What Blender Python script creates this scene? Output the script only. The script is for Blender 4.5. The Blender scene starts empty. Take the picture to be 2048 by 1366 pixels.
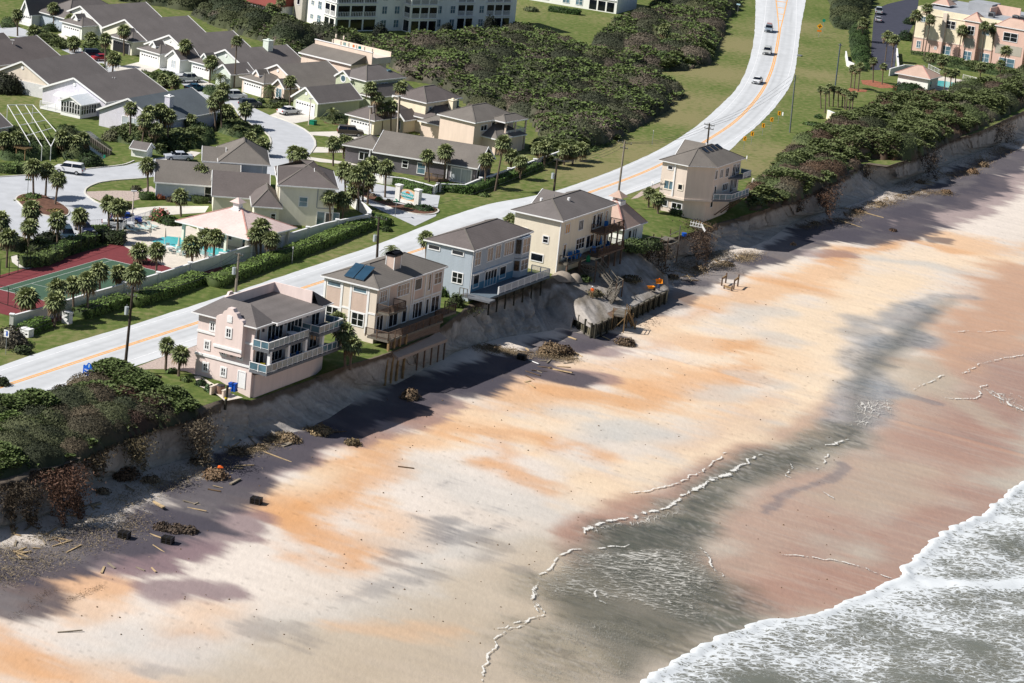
import bpy, math, random
import numpy as np
from mathutils import Vector, Matrix
from mathutils.geometry import tessellate_polygon
random.seed(7); RNG = np.random.default_rng(7)
scene = bpy.context.scene; COL = scene.collection
# ---------------------------------------------------------------- camera, sky, sun, exposure
FPX, PIT, ROLL, CAMH = 5175.0, math.radians(15.6), math.radians(6.0), 91.5
_cp, _sp, _c, _s = math.cos(PIT), math.sin(PIT), math.cos(ROLL), math.sin(ROLL)
FWD = np.array([0, _cp, -_sp]); _u0 = np.array([0, _sp, _cp]); _r0 = np.array([1.0, 0, 0])
RGT = _c*_r0 + _s*_u0; UPV = -_s*_r0 + _c*_u0; CPOS = np.array([0, 0, CAMH])
cam = bpy.data.objects.new('camera', bpy.data.cameras.new('camera')); COL.objects.link(cam)
cam.matrix_world = Matrix([[RGT[0], UPV[0], -FWD[0], 0], [RGT[1], UPV[1], -FWD[1], 0], [RGT[2], UPV[2], -FWD[2], CAMH], [0, 0, 0, 1]])
cam.data.sensor_width = 36; cam.data.lens = FPX/2048*36; cam.data.clip_start = 5; cam.data.clip_end = 12000
scene.camera = cam
SUN_TO = Vector((-0.965, -0.262, 0)).normalized(); SUN_EL = math.radians(44)
w = bpy.data.worlds.new("World"); scene.world = w; w.use_nodes = True
nt = w.node_tree; sky = nt.nodes.new('ShaderNodeTexSky'); sky.sky_type = 'NISHITA'; sky.sun_disc = False
sky.sun_elevation = SUN_EL; sky.sun_rotation = math.atan2(SUN_TO.x, SUN_TO.y); sky.altitude = 10
nt.links.new(sky.outputs[0], nt.nodes['Background'].inputs[0]); nt.nodes['Background'].inputs[1].default_value = 0.06
sd = bpy.data.lights.new('sun', 'SUN'); sd.energy = 4.95; sd.angle = math.radians(0.5); sd.color = (1, 0.955, 0.89)
so = bpy.data.objects.new('sun', sd); COL.objects.link(so)
_d = Vector((SUN_TO.x*math.cos(SUN_EL), SUN_TO.y*math.cos(SUN_EL), math.sin(SUN_EL)))
so.rotation_euler = _d.to_track_quat('Z', 'Y').to_euler(); so.location = (0, 300, 200)
vs = scene.view_settings; vs.view_transform = 'Standard'; vs.look = 'None'; vs.gamma = 1; vs.use_curve_mapping = False
vs.exposure = 0.36
try:
    scene.cycles.max_bounces = 5; scene.cycles.diffuse_bounces = 3; scene.cycles.glossy_bounces = 2
    scene.cycles.transparent_max_bounces = 24; scene.cycles.transmission_bounces = 2
except Exception: pass
# ---------------------------------------------------------------- surveying helpers
def G(px, py, z=0.0):            # world point at height z seen at photo pixel (2048 wide)
    d = (px-1024)*RGT - (py-683)*UPV + FPX*FWD
    return CPOS + (z-CAMH)/d[2]*d
def PX(p):
    v = np.array(p, float)-CPOS; k = v@FWD
    return np.array([1024+FPX*(v@RGT)/k, 683-FPX*(v@UPV)/k])
UD = np.array([0.445, 0.8955]); WD = np.array([0.8955, -0.445])   # along the road / towards the ocean
def srgb(r, g, b):
    f = lambda c: (c/255)/12.92 if c <= 10 else ((c/255+0.055)/1.055)**2.4
    return (f(r), f(g), f(b))
ALB = 0.72
def sc(r, g, b, k=ALB): return tuple(min(0.85, c*k) for c in srgb(r, g, b))
# ---------------------------------------------------------------- noise
def _hash(ix, iy, seed):
    n = (ix.astype(np.int64)*374761393 + iy.astype(np.int64)*668265263 + seed*974711) & 0xffffffff
    n = ((n ^ (n >> 13))*1274126177) & 0xffffffff
    return ((n ^ (n >> 16)) & 0xffff)/65535.0
def vn(x, y, seed=0):
    x = np.asarray(x, float); y = np.asarray(y, float)
    ix = np.floor(x); iy = np.floor(y); fx = x-ix; fy = y-iy; fx = fx*fx*(3-2*fx); fy = fy*fy*(3-2*fy)
    a = _hash(ix, iy, seed); b = _hash(ix+1, iy, seed); c = _hash(ix, iy+1, seed); d = _hash(ix+1, iy+1, seed)
    return (a*(1-fx)+b*fx)*(1-fy)+(c*(1-fx)+d*fx)*fy
def fbm(x, y, seed=0, o=4):
    t = 0; a = 0.5; n = 0
    for i in range(o):
        t = t+a*vn(np.asarray(x)*2**i, np.asarray(y)*2**i, seed+i*17); n += a; a *= 0.5
    return t/n
# ---------------------------------------------------------------- materials
def node_mat(name):
    m = bpy.data.materials.new(name); m.use_nodes = True
    return m, m.node_tree, m.node_tree.nodes['Principled BSDF']
def M(name, col, rough=0.8, var=0.15, scale=3.0, spec=0.3, bump=0.0, metal=0.0, stretch=(1, 1, 1), col2=None, detail=4):
    m, t, b = node_mat(name); N = t.nodes; L = t.links
    b.inputs['Roughness'].default_value = rough; b.inputs['Specular IOR Level'].default_value = spec; b.inputs['Metallic'].default_value = metal
    tc = N.new('ShaderNodeTexCoord'); mp = N.new('ShaderNodeMapping'); mp.inputs['Scale'].default_value = stretch
    no = N.new('ShaderNodeTexNoise'); no.inputs['Scale'].default_value = scale; no.inputs['Detail'].default_value = detail
    L.new(tc.outputs['Object'], mp.inputs[0]); L.new(mp.outputs[0], no.inputs['Vector'])
    mx = N.new('ShaderNodeMix'); mx.data_type = 'RGBA'
    c2 = col2 if col2 else tuple(max(0, c*(1-2*var)) for c in col)
    c1 = col if col2 else tuple(min(0.9, c*(1+var)) for c in col)
    mx.inputs[6].default_value = (*c1, 1); mx.inputs[7].default_value = (*c2, 1)
    cr = N.new('ShaderNodeMapRange'); cr.inputs['From Min'].default_value = 0.3; cr.inputs['From Max'].default_value = 0.7
    L.new(no.outputs['Fac'], cr.inputs[0]); L.new(cr.outputs[0], mx.inputs[0]); L.new(mx.outputs[2], b.inputs['Base Color'])
    if bump:
        bp = N.new('ShaderNodeBump'); bp.inputs['Strength'].default_value = bump; bp.inputs['Distance'].default_value = 0.1
        L.new(no.outputs['Fac'], bp.inputs['Height']); L.new(bp.outputs[0], b.inputs['Normal'])
    return m
def attr_mat(name, rough=0.9, fine=1.5, famt=0.18, wet=False, bump=0.0, spec=0.2, stretch=(1, 1, 1), rot=0.0):
    m, t, b = node_mat(name); N = t.nodes; L = t.links
    b.inputs['Roughness'].default_value = rough; b.inputs['Specular IOR Level'].default_value = spec
    at = N.new('ShaderNodeVertexColor'); at.layer_name = 'col'
    tc = N.new('ShaderNodeTexCoord'); mp = N.new('ShaderNodeMapping'); mp.inputs['Scale'].default_value = stretch; mp.inputs['Rotation'].default_value = (0, 0, rot)
    no = N.new('ShaderNodeTexNoise'); no.inputs['Scale'].default_value = fine; no.inputs['Detail'].default_value = 6; no.inputs['Roughness'].default_value = 0.65
    L.new(tc.outputs['Object'], mp.inputs[0]); L.new(mp.outputs[0], no.inputs['Vector'])
    mr = N.new('ShaderNodeMapRange'); mr.inputs['From Min'].default_value = 0.25; mr.inputs['From Max'].default_value = 0.75
    mr.inputs['To Min'].default_value = 1-famt; mr.inputs['To Max'].default_value = 1+famt*0.8
    L.new(no.outputs['Fac'], mr.inputs[0])
    vm = N.new('ShaderNodeVectorMath'); vm.operation = 'SCALE'
    L.new(at.outputs['Color'], vm.inputs[0]); L.new(mr.outputs[0], vm.inputs['Scale']); L.new(vm.outputs[0], b.inputs['Base Color'])
    if wet:
        mr2 = N.new('ShaderNodeMapRange'); mr2.inputs['To Min'].default_value = 0.95; mr2.inputs['To Max'].default_value = 0.15
        L.new(at.outputs['Alpha'], mr2.inputs[0]); L.new(mr2.outputs[0], b.inputs['Roughness'])
    if bump:
        bp = N.new('ShaderNodeBump'); bp.inputs['Strength'].default_value = bump; bp.inputs['Distance'].default_value = 0.15
        L.new(no.outputs['Fac'], bp.inputs['Height']); L.new(bp.outputs[0], b.inputs['Normal'])
    return m
# ---------------------------------------------------------------- objects
def tag(o, label=None, cat=None, group=None, kind=None):
    if label: o['label'] = label
    if cat: o['category'] = cat
    if group: o['group'] = group
    if kind: o['kind'] = kind
    return o
def thing(name, label, cat, loc=(0, 0, 0), rz=0.0, group=None):
    o = bpy.data.objects.new(name, None); COL.objects.link(o); o.location = loc; o.rotation_euler = (0, 0, rz)
    o.empty_display_size = 0.5
    return tag(o, label, cat, group)
class MB:
    def __init__(s): s.v = []; s.f = []; s.n = 0
    def add(s, vs, fs):
        k = len(s.v); s.v.extend([tuple(float(c) for c in p) for p in vs]); s.f.extend([tuple(i+k for i in f) for f in fs]); return s
    def box(s, x0, x1, y0, y1, z0, z1):
        return s.add([(x0, y0, z0), (x1, y0, z0), (x1, y1, z0), (x0, y1, z0), (x0, y0, z1), (x1, y0, z1), (x1, y1, z1), (x0, y1, z1)],
                     [(0, 3, 2, 1), (4, 5, 6, 7), (0, 1, 5, 4), (1, 2, 6, 5), (2, 3, 7, 6), (3, 0, 4, 7)])
    def prism(s, poly, z0, z1):          # poly ccw
        n = len(poly)
        return s.add([(x, y, z0) for x, y in poly]+[(x, y, z1) for x, y in poly],
                     [tuple(range(n))[::-1], tuple(range(n, 2*n))]+[(i, (i+1) % n, n+(i+1) % n, n+i) for i in range(n)])
    def quad(s, *p): return s.add(p, [tuple(range(len(p)))])
    def tube(s, a, b, r0, r1=None, n=8, cap=True):
        r1 = r0 if r1 is None else r1
        a = Vector(a); b = Vector(b); d = (b-a)
        if d.length < 1e-6: return s
        q = d.to_track_quat('Z', 'Y'); vs = []
        for c, r in ((a, r0), (b, r1)):
            for i in range(n):
                t = 2*math.pi*i/n; vs.append(tuple(c+q @ Vector((r*math.cos(t), r*math.sin(t), 0))))
        fs = [(i, (i+1) % n, n+(i+1) % n, n+i) for i in range(n)]
        if cap: fs += [tuple(range(n))[::-1], tuple(range(n, 2*n))]
        return s.add(vs, fs)
    def bar(s, a, b, w, h):              # rectangular bar along a-b, w sideways, h vertical
        a = Vector(a); b = Vector(b); d = (b-a).normalized(); up = Vector((0, 0, 1))
        sd_ = d.cross(up)
        if sd_.length < 1e-3: sd_ = Vector((1, 0, 0))
        sd_.normalize(); up = sd_.cross(d)
        vs = [c+sd_*(i*w/2)+up*(j*h/2) for c in (a, b) for i, j in ((-1, -1), (1, -1), (1, 1), (-1, 1))]
        return s.add(vs, [(0, 1, 2, 3), (7, 6, 5, 4), (0, 4, 5, 1), (1, 5, 6, 2), (2, 6, 7, 3), (3, 7, 4, 0)])
    def build(s, name, mat, parent=None, smooth=False):
        me = bpy.data.meshes.new(name); me.from_pydata(s.v, [], s.f)
        if smooth: me.polygons.foreach_set('use_smooth', [True]*len(me.polygons))
        me.materials.append(mat); me.update()
        o = bpy.data.objects.new(name, me); COL.objects.link(o)
        if parent: o.parent = parent
        return o
def np_mesh(name, V, F, mat, cols=None, smooth=False):   # V (n,3), F (m,3|4)
    me = bpy.data.meshes.new(name); V = np.asarray(V, np.float32); F = np.asarray(F, np.int32); k = F.shape[1]
    me.vertices.add(len(V)); me.vertices.foreach_set('co', V.ravel())
    me.loops.add(F.size); me.loops.foreach_set('vertex_index', F.ravel())
    me.polygons.add(len(F)); me.polygons.foreach_set('loop_start', np.arange(0, F.size, k, dtype=np.int32))
    if smooth: me.polygons.foreach_set('use_smooth', np.ones(len(F), bool))
    me.update(calc_edges=True)
    if cols is not None:
        ca = me.color_attributes.new('col', 'FLOAT_COLOR', 'POINT'); c = np.ones((len(V), 4), np.float32); c[:, :cols.shape[1]] = cols
        ca.data.foreach_set('color', c.ravel())
    me.materials.append(mat)
    o = bpy.data.objects.new(name, me); COL.objects.link(o); return o
def gridfaces(nr, nc):
    i = np.arange(nr-1)[:, None]*nc+np.arange(nc-1)[None, :]; i = i.ravel()
    return np.stack([i, i+1, i+nc+1, i+nc], 1)
def poly(name, pts, z, mat, label=None, kind='structure', zz=None):   # flat sheet from photo pixels lying at height z
    w3 = [G(x, y, z if zz is None else zz) for x, y in pts]
    mb = MB(); vs = [(p[0], p[1], z) for p in w3]
    tr = tessellate_polygon([[Vector(v) for v in vs]])
    fs = []
    for t in tr:
        a, b, c = (Vector(vs[i]) for i in t)
        fs.append(tuple(t) if (b-a).cross(c-a).z > 0 else tuple(t)[::-1])
    mb.add(vs, fs); o = mb.build(name, mat)
    if kind: o['kind'] = kind
    return o
def resample(P, step):
    P = np.asarray(P, float); d = np.r_[0, np.cumsum(np.linalg.norm(np.diff(P[:, :2], axis=0), axis=1))]
    n = max(2, int(d[-1]/step)+1); t = np.linspace(0, d[-1], n)
    return np.stack([np.interp(t, d, P[:, k]) for k in range(P.shape[1])], 1)
def smoothline(P, it=2):
    P = np.asarray(P, float)
    for _ in range(it):
        Q = [P[0]]
        for a, b in zip(P[:-1], P[1:]): Q += [0.75*a+0.25*b, 0.25*a+0.75*b]
        P = np.array(Q+[P[-1]])
    return P
# ================================================================ TERRAIN
# stations of the bluff: photo pixel of the lip (z 0), photo pixel of the toe, toe height
ST = [(-420,1110,-420,1225,-5),(-200,1020,-220,1130,-5),(-60,968,-70,1080,-5),(0,955,0,1053,-5),(40,946,50,1042,-5),(75,934,85,1030,-5),(120,926,125,1000,-5),(178,903,180,968,-5),(211,887,235,955,-5),
 (255,868,275,945,-5),(292,856,310,935,-5),(328,845,345,924,-5),(365,832,390,912,-5),(395,815,430,903,-5),(445,798,500,872,-5),(488,801,540,872,-5),(506,800,592,864,-5),(566,779,655,836,-5),(641,753,712,800,-5),(662,743,730,786,-5),
 (682,734,745,780,-5),(722,722,792,768,-5),(768,708,832,746,-5),(820,688,876,724,-5),(868,667,910,704,-5),(905,636,948,692,-5),(950,606,985,680,-5),(1000,589,1030,670,-5),(1045,576,1075,664,-5),(1080,560,1110,660,-5),
 (1096,560,1140,660,-5),(1106,558,1148,630,-3.35),(1120,557,1186,652,-3.35),(1150,540,1225,634,-3.35),(1195,520,1270,612,-3.35),(1240,503,1322,586,-3.35),(1262,497,1338,578,-3.35),(1275,494,1335,548,-5),
 (1300,488,1345,530,-5),(1340,478,1372,512,-5),(1385,464,1412,507,-5),(1410,457,1455,500,-5),(1440,444,1500,494,-5),(1475,436,1540,478,-5),(1524,420,1575,452,-5),(1560,408,1608,434,-5),(1592,398,1650,424,-5),
 (1640,372,1690,414,-5),(1678,357,1728,400,-5),(1710,330,1760,386,-5),(1740,326,1790,370,-5),(1778,331,1830,352,-5),(1825,316,1872,338,-5),(1883,284,1920,318,-5),(1952,266,1985,292,-5),(2008,240,2045,276,-5),
 (2060,216,2095,255,-5),(2160,180,2190,215,-5),(2300,120,2330,150,-5)]
def lzf(x): return -1.2*np.clip(1-(np.abs(x-565)-85)/30, 0, 1)-1.5*np.clip(1-(np.abs(x-1440)-50)/35, 0, 1)
LIP = np.array([[*G(a, b, lzf(a))[:2]] for a, b, *_ in ST])
TOE = np.array([[*G(c, d, z)[:2], z] for _, _, c, d, z in ST])
TS = TOE[:, :2]@UD; TT = TOE[:, :2]@WD
_o = np.argsort(TS); TSs, TTs = TS[_o], TT[_o]
def beachz(x, y):
    s = np.asarray(x)*UD[0]+np.asarray(y)*UD[1]; t = np.asarray(x)*WD[0]+np.asarray(y)*WD[1]
    d = t-np.interp(s, TSs, TTs)
    return -5.0-0.3*(np.clip(d, -3, 4)+3)/7+0.10-2.0*np.clip(d, 0, 95)/75
def Gb(px, py, dz=0.0):
    z = -6.0
    for _ in range(6):
        p = G(px, py, z+dz); z = float(beachz(p[0], p[1]))
    return np.array([p[0], p[1], z+dz])
# ---- bluff sheet
def dense(P, n):
    k = len(P); i = np.linspace(0, k-1, n); j = np.clip(i.astype(int), 0, k-2); f = (i-j)[:, None]
    return P[j]*(1-f)+P[j+1]*f
seg = np.linalg.norm(np.diff(LIP, axis=0), axis=1); cum = np.r_[0, np.cumsum(seg)]
NS = int(cum[-1]/0.36); tt = np.linspace(0, cum[-1], NS)
ki = np.interp(tt, cum, np.arange(len(ST)))
def atk(A, k):
    j = np.clip(k.astype(int), 0, len(A)-2); f = (k-j)[:, None]; return A[j]*(1-f)+A[j+1]*f
lipd = atk(LIP, ki); toed = atk(TOE, ki)
NV = 40; V = []; 
v = np.linspace(0, 1, NV)
# profile: horizontal fraction h(v), drop fraction q(v)
steep = 0.5+0.35*(fbm(tt/9, tt*0, 5)-0.5)*2
fill = (toed[:, 2] > -4.9).astype(float)
LZd = atk(np.array([[lzf(a[0])] for a in ST]), ki)[:, 0]; lx = np.array([PX((*p, 0))[0] for p in lipd]); gen = np.clip(fbm(tt/13, tt*0, 27, 4)*3.6-1.55, 0, 1); gen = np.maximum(gen, np.clip(1-np.abs(lx-600)/160, 0, 1)**0.5); gen = np.maximum(gen, np.clip(1-np.abs(lx-1000)/110, 0, 1)*0.8)*(1-fill)
bl = np.zeros((NS, NV, 3)); bc = np.zeros((NS, NV, 3))
outw = toed[:, :2]-lipd; ln = np.linalg.norm(outw, axis=1)[:, None]; outn = outw/np.maximum(ln, 0.1)
for j, vv in enumerate(v):
    hs = np.where(vv < 0.5, vv*0.35, 0.175+(vv-0.5)*1.65)          # scarp then talus
    ds = np.where(vv < 0.5, vv*1.35, 0.675+(vv-0.5)*0.65)
    hs = hs*(1-gen)+vv**0.92*gen; ds = ds*(1-gen)+(1-(1-vv)**1.25)*gen
    h = hs*(1-fill)+vv*fill; q = ds*(1-fill)+vv*fill
    gul = (fbm(tt/3.2, vv*1.0+tt*0, 11, 3)-0.5)*3.6+(fbm(tt/1.1, vv*1.4+tt*0, 12, 3)-0.5)*1.7+(fbm(tt/0.9, vv*7+tt*0.3, 14, 3)-0.5)*1.5+(fbm(tt/0.35, vv*12+tt*0, 15, 2)-0.5)*0.4
    amp = math.sin(math.pi*min(1, max(0, vv)))**0.6*(1-0.65*fill)
    edge = (np.abs(fbm(tt/3.0, tt*0, 21, 5)-0.45)*5.0+np.clip(fbm(tt/9.0, tt*0, 23, 3)-0.5, 0, 1)*9)*(1-vv)**0.8*(1-fill)*np.where((lx > 470)&(lx < 1110), 0.25, 1)
    gul = gul*(1-0.85*np.clip(1.4-np.abs(lx-600)/110, 0, 1)*(1-vv*0.5))
    off = (gul*amp*(1.0 if vv > 0 else 1)+edge*0.8)
    bl[:, j, :2] = lipd+outw*h[:, None] if hasattr(h, '__len__') and h.ndim else lipd+outw*h
    bl[:, j, :2] += outn*off[:, None]
    bl[:, j, 2] = LZd+q*(toed[:, 2]-LZd)+(fbm(tt/1.2, vv*5+tt*0, 31, 3)-0.5)*0.5*amp
# edge colours: darker root mat at the lip, pale sand face, grey talus
T2 = tt[:, None]+0*v[None]; V2 = v[None]+0*tt[:, None]
n1 = fbm(T2/1.2, V2*4, 41, 4); n2 = fbm(T2/0.7, V2*1.5, 43, 3)
base = np.array(sc(198, 191, 184)); dk = np.array(sc(96, 82, 66)); gr = np.array(sc(178, 172, 166))
wdk = np.clip(((0.10+0.16*n1)-V2)/0.08, 0, 1)
n3 = fbm(T2/0.28, V2*1.6, 44, 3); n4 = fbm(T2/1.6, V2*1.2+T2*0.05, 45, 4); bc[:] = base*(0.60+0.75*n2[..., None]*0.5+0.55*(n3[..., None]-0.2))*(0.72+0.5*n4[..., None]); m = np.clip(n1*2-0.75, 0, 1)[..., None]*0.4
crev_shade = np.clip((0.42-fbm(T2/0.9, V2*7+T2*0.3, 14, 3))*5, 0, 1)[..., None]*0.45; bc = bc*(1-m)+gr*m; bc = bc*(1-crev_shade)+bc*crev_shade*0.5; bc = bc*(1-wdk[..., None]*0.85)+dk*wdk[..., None]*0.85  # shade of the crevices is painted into the sand colour
fm = (fill[:, None]*np.clip(fbm(T2/3, V2*4, 47, 4)*3-1.2, 0, 1))[..., None]*0.75
bc = bc*(1-fm)+np.array(sc(112, 100, 80))*fm
# a flat sandy verge behind the lip
back = bl[:, :1, :].copy(); back[:, 0, :2] -= outn*1.6; back[..., 2] = (LZd-0.02)[:, None]
bl[:, 0, 2] = LZd+0.01
bl = np.concatenate([back, bl], 1); bc = np.concatenate([bc[:, :1], bc], 1)
toe2 = bl[:, -1:, :].copy(); toe2[:, 0, :2] += np.where(fill[:, None] > 0, 0.02, outn*1.5); toe2[..., 2] -= np.where(fill[:, None] > 0, 0.5, 0.8)
bl = np.concatenate([bl, toe2], 1); bc = np.concatenate([bc, bc[:, -1:]], 1)
bluff = np_mesh('sand_bluff', bl.reshape(-1, 3), gridfaces(NS, NV+2)[:, ::-1], attr_mat('bluff_sand', 0.95, 2.5, 0.22, bump=0.5, spec=0.1), bc.reshape(-1, 3), True)
bluff['kind'] = 'structure'
from mathutils.bvhtree import BVHTree
BVT = BVHTree.FromPolygons([Vector(v) for v in bl.reshape(-1, 3)], [tuple(f) for f in gridfaces(NS, NV+2).tolist()])
def Gt(px, py, dz=0.0):
    d = (px-1024)*RGT - (py-683)*UPV + FPX*FWD; h_ = BVT.ray_cast(Vector(CPOS), Vector(d).normalized())[0]
    return np.array(h_)+[0, 0, dz] if h_ else G(px, py, -3)
# ---- lawn: one sheet to the horizon, ending at the lip
grass_m, t_, b_ = node_mat('lawn_grass'); N = t_.nodes; L = t_.links
b_.inputs['Roughness'].default_value = 0.95; b_.inputs['Specular IOR Level'].default_value = 0.1
tc = N.new('ShaderNodeTexCoord')
def nz(scale, det=5, src=None):
    n = N.new('ShaderNodeTexNoise'); n.inputs['Scale'].default_value = scale; n.inputs['Detail'].default_value = det; L.new((src or tc.outputs['Object']), n.inputs['Vector']); return n
ca = N.new('ShaderNodeValToRGB'); ca.color_ramp.elements[0].position = 0.30; ca.color_ramp.elements[1].position = 0.72
ca.color_ramp.elements[0].color = (*sc(80, 98, 50), 1); ca.color_ramp.elements[1].color = (*sc(146, 140, 98), 1)
e = ca.color_ramp.elements.new(0.5); e.color = (*sc(104, 120, 62), 1)
at = N.new('ShaderNodeVertexColor'); at.layer_name = 'col'
n1_ = nz(0.05, 6); n2_ = nz(0.9, 6); ad = N.new('ShaderNodeMath'); ad.operation = 'MULTIPLY_ADD'; ad.inputs[1].default_value = 0.68
L.new(n2_.outputs['Fac'], ad.inputs[0]); 
m2 = N.new('ShaderNodeMath'); m2.operation = 'MULTIPLY'; m2.inputs[1].default_value = 0.38; L.new(n1_.outputs['Fac'], m2.inputs[0]); L.new(m2.outputs[0], ad.inputs[2])
ad2 = N.new('ShaderNodeMath'); ad2.operation = 'ADD'; L.new(ad.outputs[0], ad2.inputs[0])
sx = N.new('ShaderNodeSeparateColor'); L.new(at.outputs['Color'], sx.inputs[0]); L.new(sx.outputs[0], ad2.inputs[1]); L.new(ad2.outputs[0], ca.inputs[0])
n3_ = nz(9.0, 3); mr = N.new('ShaderNodeMapRange'); mr.inputs['To Min'].default_value = 0.55; mr.inputs['To Max'].default_value = 1.4; L.new(n3_.outputs['Fac'], mr.inputs[0])
vm = N.new('ShaderNodeVectorMath'); vm.operation = 'SCALE'; L.new(ca.outputs[0], vm.inputs[0]); L.new(mr.outputs[0], vm.inputs['Scale']); L.new(vm.outputs[0], b_.inputs['Base Color'])
lip2 = lipd[::4]+0*outn[::4]; S = lip2@UD; 
rows = []; cs = []
offs = [0.0, 2, 5, 10, 16, 24, 34, 46, 60, 76, 95, 120, 150, 190, 240, 300, 400, 700, 3000]
DRY = [(0.0, [(1300,200,14),(1380,240,10),(1450,150,10),(1470,90,10),(1250,300,9),(1200,340,8)], 0.27), (0.0, [(1620,60,8),(1640,150,7),(1500,330,7),(1540,300,7),(1560,350,6)], 0.22),
       (0, [(60,725,3),(200,680,3),(330,640,2.5),(500,590,2),(700,520,2)], 0.12), (0, [(1100,30,14),(1160,60,12)], 0.05)]
for k, o_ in enumerate(offs):
    p = lip2-WD[None]*o_
    rows.append(np.c_[p, np.zeros(len(p))])
LV = np.array(rows); LV[0, :, 2] = LZd[::4]; LV[1, :, 2] = LZd[::4]*0.7
# extend ends of the sheet far along the coast
def ext(A): 
    a = A[:, :1].copy(); a[:, 0, :2] -= UD*2500; b = A[:, -1:].copy(); b[:, 0, :2] += UD*3500; return np.concatenate([a, A, b], 1)
LV = ext(LV); nr, ncn = LV.shape[:2]
lc = np.zeros((nr*ncn, 3)); flat = LV.reshape(-1, 3)
for _, pts, val in DRY:
    for x, y, r in pts:
        g = G(x, y); d = np.hypot(flat[:, 0]-g[0], flat[:, 1]-g[1]); lc[:, 0] = np.maximum(lc[:, 0], val*np.exp(-(d/(r*1.3))**2))
lawn = np_mesh('ground', flat, gridfaces(nr, ncn), grass_m, lc); lawn['kind'] = 'structure'
# ---- beach sheet with its sand colours
s_ = np.arange(120, 640, 0.36); t_a = np.arange(-168, -30, 0.4)
SS, TG = np.meshgrid(s_, t_a, indexing='ij'); X = SS*UD[0]+TG*WD[0]; Y = SS*UD[1]+TG*WD[1]
Z = beachz(X, Y)+(fbm(SS/5, TG/9, 3, 3)-0.5)*0.12+(fbm(SS/0.9, TG/2.5, 4, 2)-0.5)*0.04
# streaky domain warp (swash runs down the beach)
wx = (fbm(SS/6, TG/14, 51, 4)-0.5)*9; wy = (fbm(SS/6, TG/14, 61, 4)-0.5)*9
stk = fbm(SS/0.75, TG/6.0, 71, 4); stk2 = fbm(SS/2.6, TG/7.0, 73, 4); blot = fbm(SS/6, TG/7, 75, 5)
WX = X+wx*0.55; WY = Y+wy*0.55
col = np.ones((*X.shape, 4)); 
tsea = TG-np.interp(SS, TSs, TTs)
b0 = np.array(sc(236, 224, 212)); b1 = np.array(sc(205, 192, 174)); k = np.clip((tsea-25)/35, 0, 1)[..., None]
col[..., :3] = b0*(1-k)+b1*k; wet = np.clip((tsea-38)/22, 0, 1)*0.9
C_ = dict(D=(78,74,84), P=(136,112,118), O=(224,168,116), o=(230,186,144), Cc=(242,218,188), g=(206,203,197), K=(112,110,116), W=(182,142,122), w=(196,162,140), V=(166,168,170), v=(176,168,158), Q=(108,108,92), q=(146,138,116), t=(205,188,164), B=(224,216,208), r=(214,168,134))
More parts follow.
